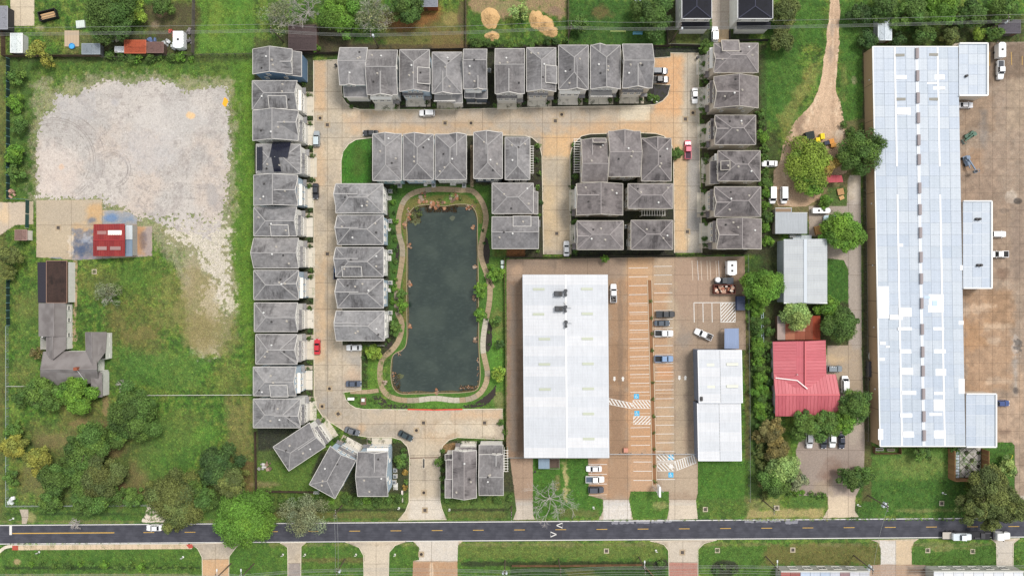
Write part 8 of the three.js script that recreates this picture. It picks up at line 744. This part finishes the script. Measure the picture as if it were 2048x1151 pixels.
boxTrailer(360, 82, S_, 5, 3, 2.7, [222, 226, 228], 'white camper in the cluttered top left yard', 1); for (const [x, y, c, lab] of [[377, 64, [110, 104, 104], 'grey scrap heap right of the white camper'], [380, 84, [130, 128, 130], 'lower scrap heap right of the white camper'], [334, 88, [206, 210, 212], 'white appliance heap left of the white camper'], [344, 96, [190, 196, 196], 'pale scrap below the white camper'], [346, 66, [196, 80, 66], 'red and white scrap above the white camper'], [302, 80, [96, 116, 156], 'blue tarp scrap above the brown shed'], [222, 76, [176, 176, 172], 'pale scrap left in the cluttered yard'], [236, 74, [150, 140, 130], 'brown scrap beside the pale scrap'], [24, 388, [186, 150, 130], 'small pale heap at the green fence'], [24, 999, [220, 228, 226], 'white box at the left grove’s lower corner'], [524, 932, [206, 206, 200], 'pale garden furniture on the angled house’s lawn'], [536, 930, [190, 160, 140], 'tan garden furniture on the angled house’s lawn'], [78, 1037, [0, 0, 0], '']]) if (lab) { const [X, Z] = gp(x, y), g = thing('scrap_heap', lab, 'scrap', [X, 0, Z], rr(0, 3), 'yard clutter'); for (let i = 0; i < 7; i++) { const b = part(g, 'piece', new MB().box(0, 0, 0, rr(.3, 1.3), rr(.2, .6), rr(.3, 1)), M((q => c.map(v => clamp(v * q, 0, 235) | 0))(rr(.6, 1.15)), .8)); b.position.set(rr(-.9, .9), rr(.15, .6), rr(-1, 1)); b.rotation.set(rr(-.3, .3), rr(0, 3), rr(-.3, .3)); } }
for (const [x, y, l, c, lab, turn] of [[1275, 68, 2.9, [110, 170, 196], 'pale blue garden bench on the top middle lawn', 0], [1235, 65, 4.6, [196, 206, 130], 'thin pale swing frame on the top middle lawn', 0], [2015, 925, 5.4, [206, 200, 60], 'yellow barrier pole on the grass at lower right', 1.25]]) { const [X, Z] = gp(x, y), g = thing('garden_bench', lab, lab.includes('bench') ? 'bench' : 'frame', [X, 0, Z], turn); const m = M(c, .7); if (lab.includes('bench')) { for (let i = 0; i < 3; i++) part(g, 'seat_slat', new MB().box(0, .45, -.2 + i * .2, l, .05, .15), m); part(g, 'backrest', new MB().box(0, .75, -.38, l, .35, .05), m); for (const s of [-1, 1]) part(g, 'leg', new MB().box(s * (l / 2 - .2), .22, 0, .08, .44, .6), m); } else { part(g, 'bar', new MB().bar([-l / 2, 1.1, 0], [l / 2, 1.1, 0], .12, .12), m); for (const s of [-1, 1]) part(g, 'leg', new MB().bar([s * l / 2, .0, -.3], [s * l / 2, 1.1, 0], .08, .1).bar([s * l / 2, .0, .3], [s * l / 2, 1.1, 0], .08, .1), m); } }
single('white_conduit', 'white pipe snaking along the warehouse’s left wall', 'pipe', new MB().tube(smooth(toG(pts2([1734, 345, 1733, 380, 1737, 440, 1738, 500, 1739, 560, 1740, 640, 1742, 690, 1738, 712, 1742, 730, 1742, 760, 1746, 800, 1743, 850])), 5).map(p => [p[0], .12, p[1]]), .11, 6), M([206, 206, 200], .6)); single('ladder', 'long pale ladder lying left of the red-roofed building', 'ladder', (() => { const m = new MB(); for (const s of [-2, 2]) m.bar(P3(1525 + s, 618, .2), P3(1526 + s, 690, .2), .1, .1); for (let i = 0; i < 14; i++) m.bar(P3(1523, 620 + i * 5, .2), P3(1528, 620 + i * 5, .2), .08, .08); return m; })(), M([180, 200, 206], .6)); boxTrailer(1742, 738, S_, 4.6, 1.6, 1.2, [54, 56, 66], 'dark covered trailer against the warehouse’s left wall', 0);
for (const [x, y, a, b, lab] of [[1757, 897, 15, 5, 'pale planter box at the warehouse’s lower left corner'], [1780, 898, 14, 5, 'grey-green planter box right of the pale one']]) { const [X, Z] = gp(x, y), g = thing('planter_box', lab, 'planter', [X, 0, Z], 0); part(g, 'box', new MB().box(0, .4, 0, a * S, .8, b * S), M(x < 1770 ? [190, 196, 200] : [150, 148, 136], .8)); part(g, 'soil', new MB().box(0, .78, 0, a * S - .2, .1, b * S - .2), M([86, 76, 62], .95)); }
// road signs and posts at the verge
for (const [x, y, c, lab] of [[26, 1036, [214, 216, 212], 'white sign post on the verge at far left'], [78, 1103, [206, 208, 204], 'small sign post below the sidewalk at left'], [366, 1113, [220, 222, 220], 'white marker post near the left drive across the road'], [798, 1015, [220, 220, 214], 'white marker left of the entrance apron'], [899, 1018, [214, 214, 208], 'white marker right of the entrance apron'], [1187, 1014, [210, 212, 206], 'white marker on the front lawn beside the drive'], [1312, 1100, [214, 214, 208], 'white marker left of the red-paved drive'], [1716, 1009, [222, 226, 220], 'white hydrant-like post beside the yard exit'], [1886, 985, [190, 194, 192], 'grey stone marker on the lower right lawn'], [566, 1108, [206, 206, 196], 'left gatepost of the narrow drive'], [610, 1108, [206, 206, 196], 'right gatepost of the narrow drive'], [712, 1108, [206, 206, 196], 'left gatepost of the wide curved drive'], [790, 1108, [206, 206, 196], 'right gatepost of the wide curved drive'], [1070, 942, [60, 58, 56], 'dark post on the lawn beside the storage unit']]) { const [X, Z] = gp(x, y), g = thing('marker_post', lab, 'post', [X, 0, Z], 0, 'posts along the road'); part(g, 'post', new MB().box(0, .6, 0, .12, 1.2, .12), M(c.map(v => v * .8), .7)); part(g, 'plate', new MB().box(0, 1.2, 0, .6, .5, .08).box(0, .1, 0, .5, .2, .5), M(c, .6)); }

// rough grass: tufts wherever the ground map is green and nothing is paved
{ const geo = new MB(); for (let i = 0; i < 6; i++) { const a = i * 1.047 + .3, c = Math.cos(a), d = Math.sin(a); geo.tri([c * .04 - d * .09, 0, d * .04 + c * .09], [c * .04 + d * .09, 0, d * .04 - c * .09], [c * .42, .2 + .08 * (i % 2), d * .42]); } const g = geo.geo(); const spots = [], lots = [...paved, pts2([108, 184, 205, 160, 300, 155, 458, 170, 460, 400, 440, 460, 310, 450, 204, 400, 68, 400, 72, 256]), pts2([1661, -5, 1681, -5, 1674, 180, 1696, 290, 1694, 345, 1640, 400, 1556, 412, 1548, 345, 1600, 235, 1648, 120]), R4(508, 90, 626, 860), R4(0, 1040, 2048, 1086), pondEdge.map(p => [p[0] / S + 1024, p[1] / S + 575.5]), R4(782, 372, 990, 806), R4(690, 776, 770, 790), R4(1730, 85, 1925, 892)].map(ps => { const xs = ps.map(p => p[0]), ys = ps.map(p => p[1]); return [ps, Math.min(...xs), Math.max(...xs), Math.min(...ys), Math.max(...ys)]; });
  for (let t = 0; t < 420000 && spots.length < 80000; t++) { const x = rr(0, 2047), y = rr(0, 1150), o = ((y | 0) * MW + (x | 0)) * 3, r = groundData[o], gg = groundData[o + 1], b = groundData[o + 2]; if (gg < r * 1.02 || gg < 55) continue; if (fbm(x / 14 + 3, y / 14) < rr(.25, .6)) continue; if (lots.some(l => x > l[1] && x < l[2] && y > l[3] && y < l[4] && inside(l[0], x, y))) continue; spots.push([x, y, r, gg, b]); }
  const im = new THREE.InstancedMesh(g, M([255, 255, 255], .9), spots.length), m = new THREE.Matrix4(), q = new THREE.Quaternion(), Y = new THREE.Vector3(0, 1, 0), c = new THREE.Color(); spots.forEach(([x, y, r, gg, b], i) => { const [X, Z] = gp(x, y), s = rr(.5, 1.25); m.compose(new THREE.Vector3(X, 0, Z), q.setFromAxisAngle(Y, rr(0, 6)), new THREE.Vector3(s, s * rr(.5, 1.1), s)); im.setMatrixAt(i, m); const k = rr(.7, 1.45), w = rr(.9, 1.2); im.setColorAt(i, c.setRGB(lin(r) * k * w, lin(gg) * k, lin(b) * k)); }); im.name = 'grass'; im.userData = { kind: 'stuff', label: 'rough green grass growing over the lots and verges' }; im.castShadow = im.receiveShadow = true; scene.add(im); }
renderer.render(scene, camera);
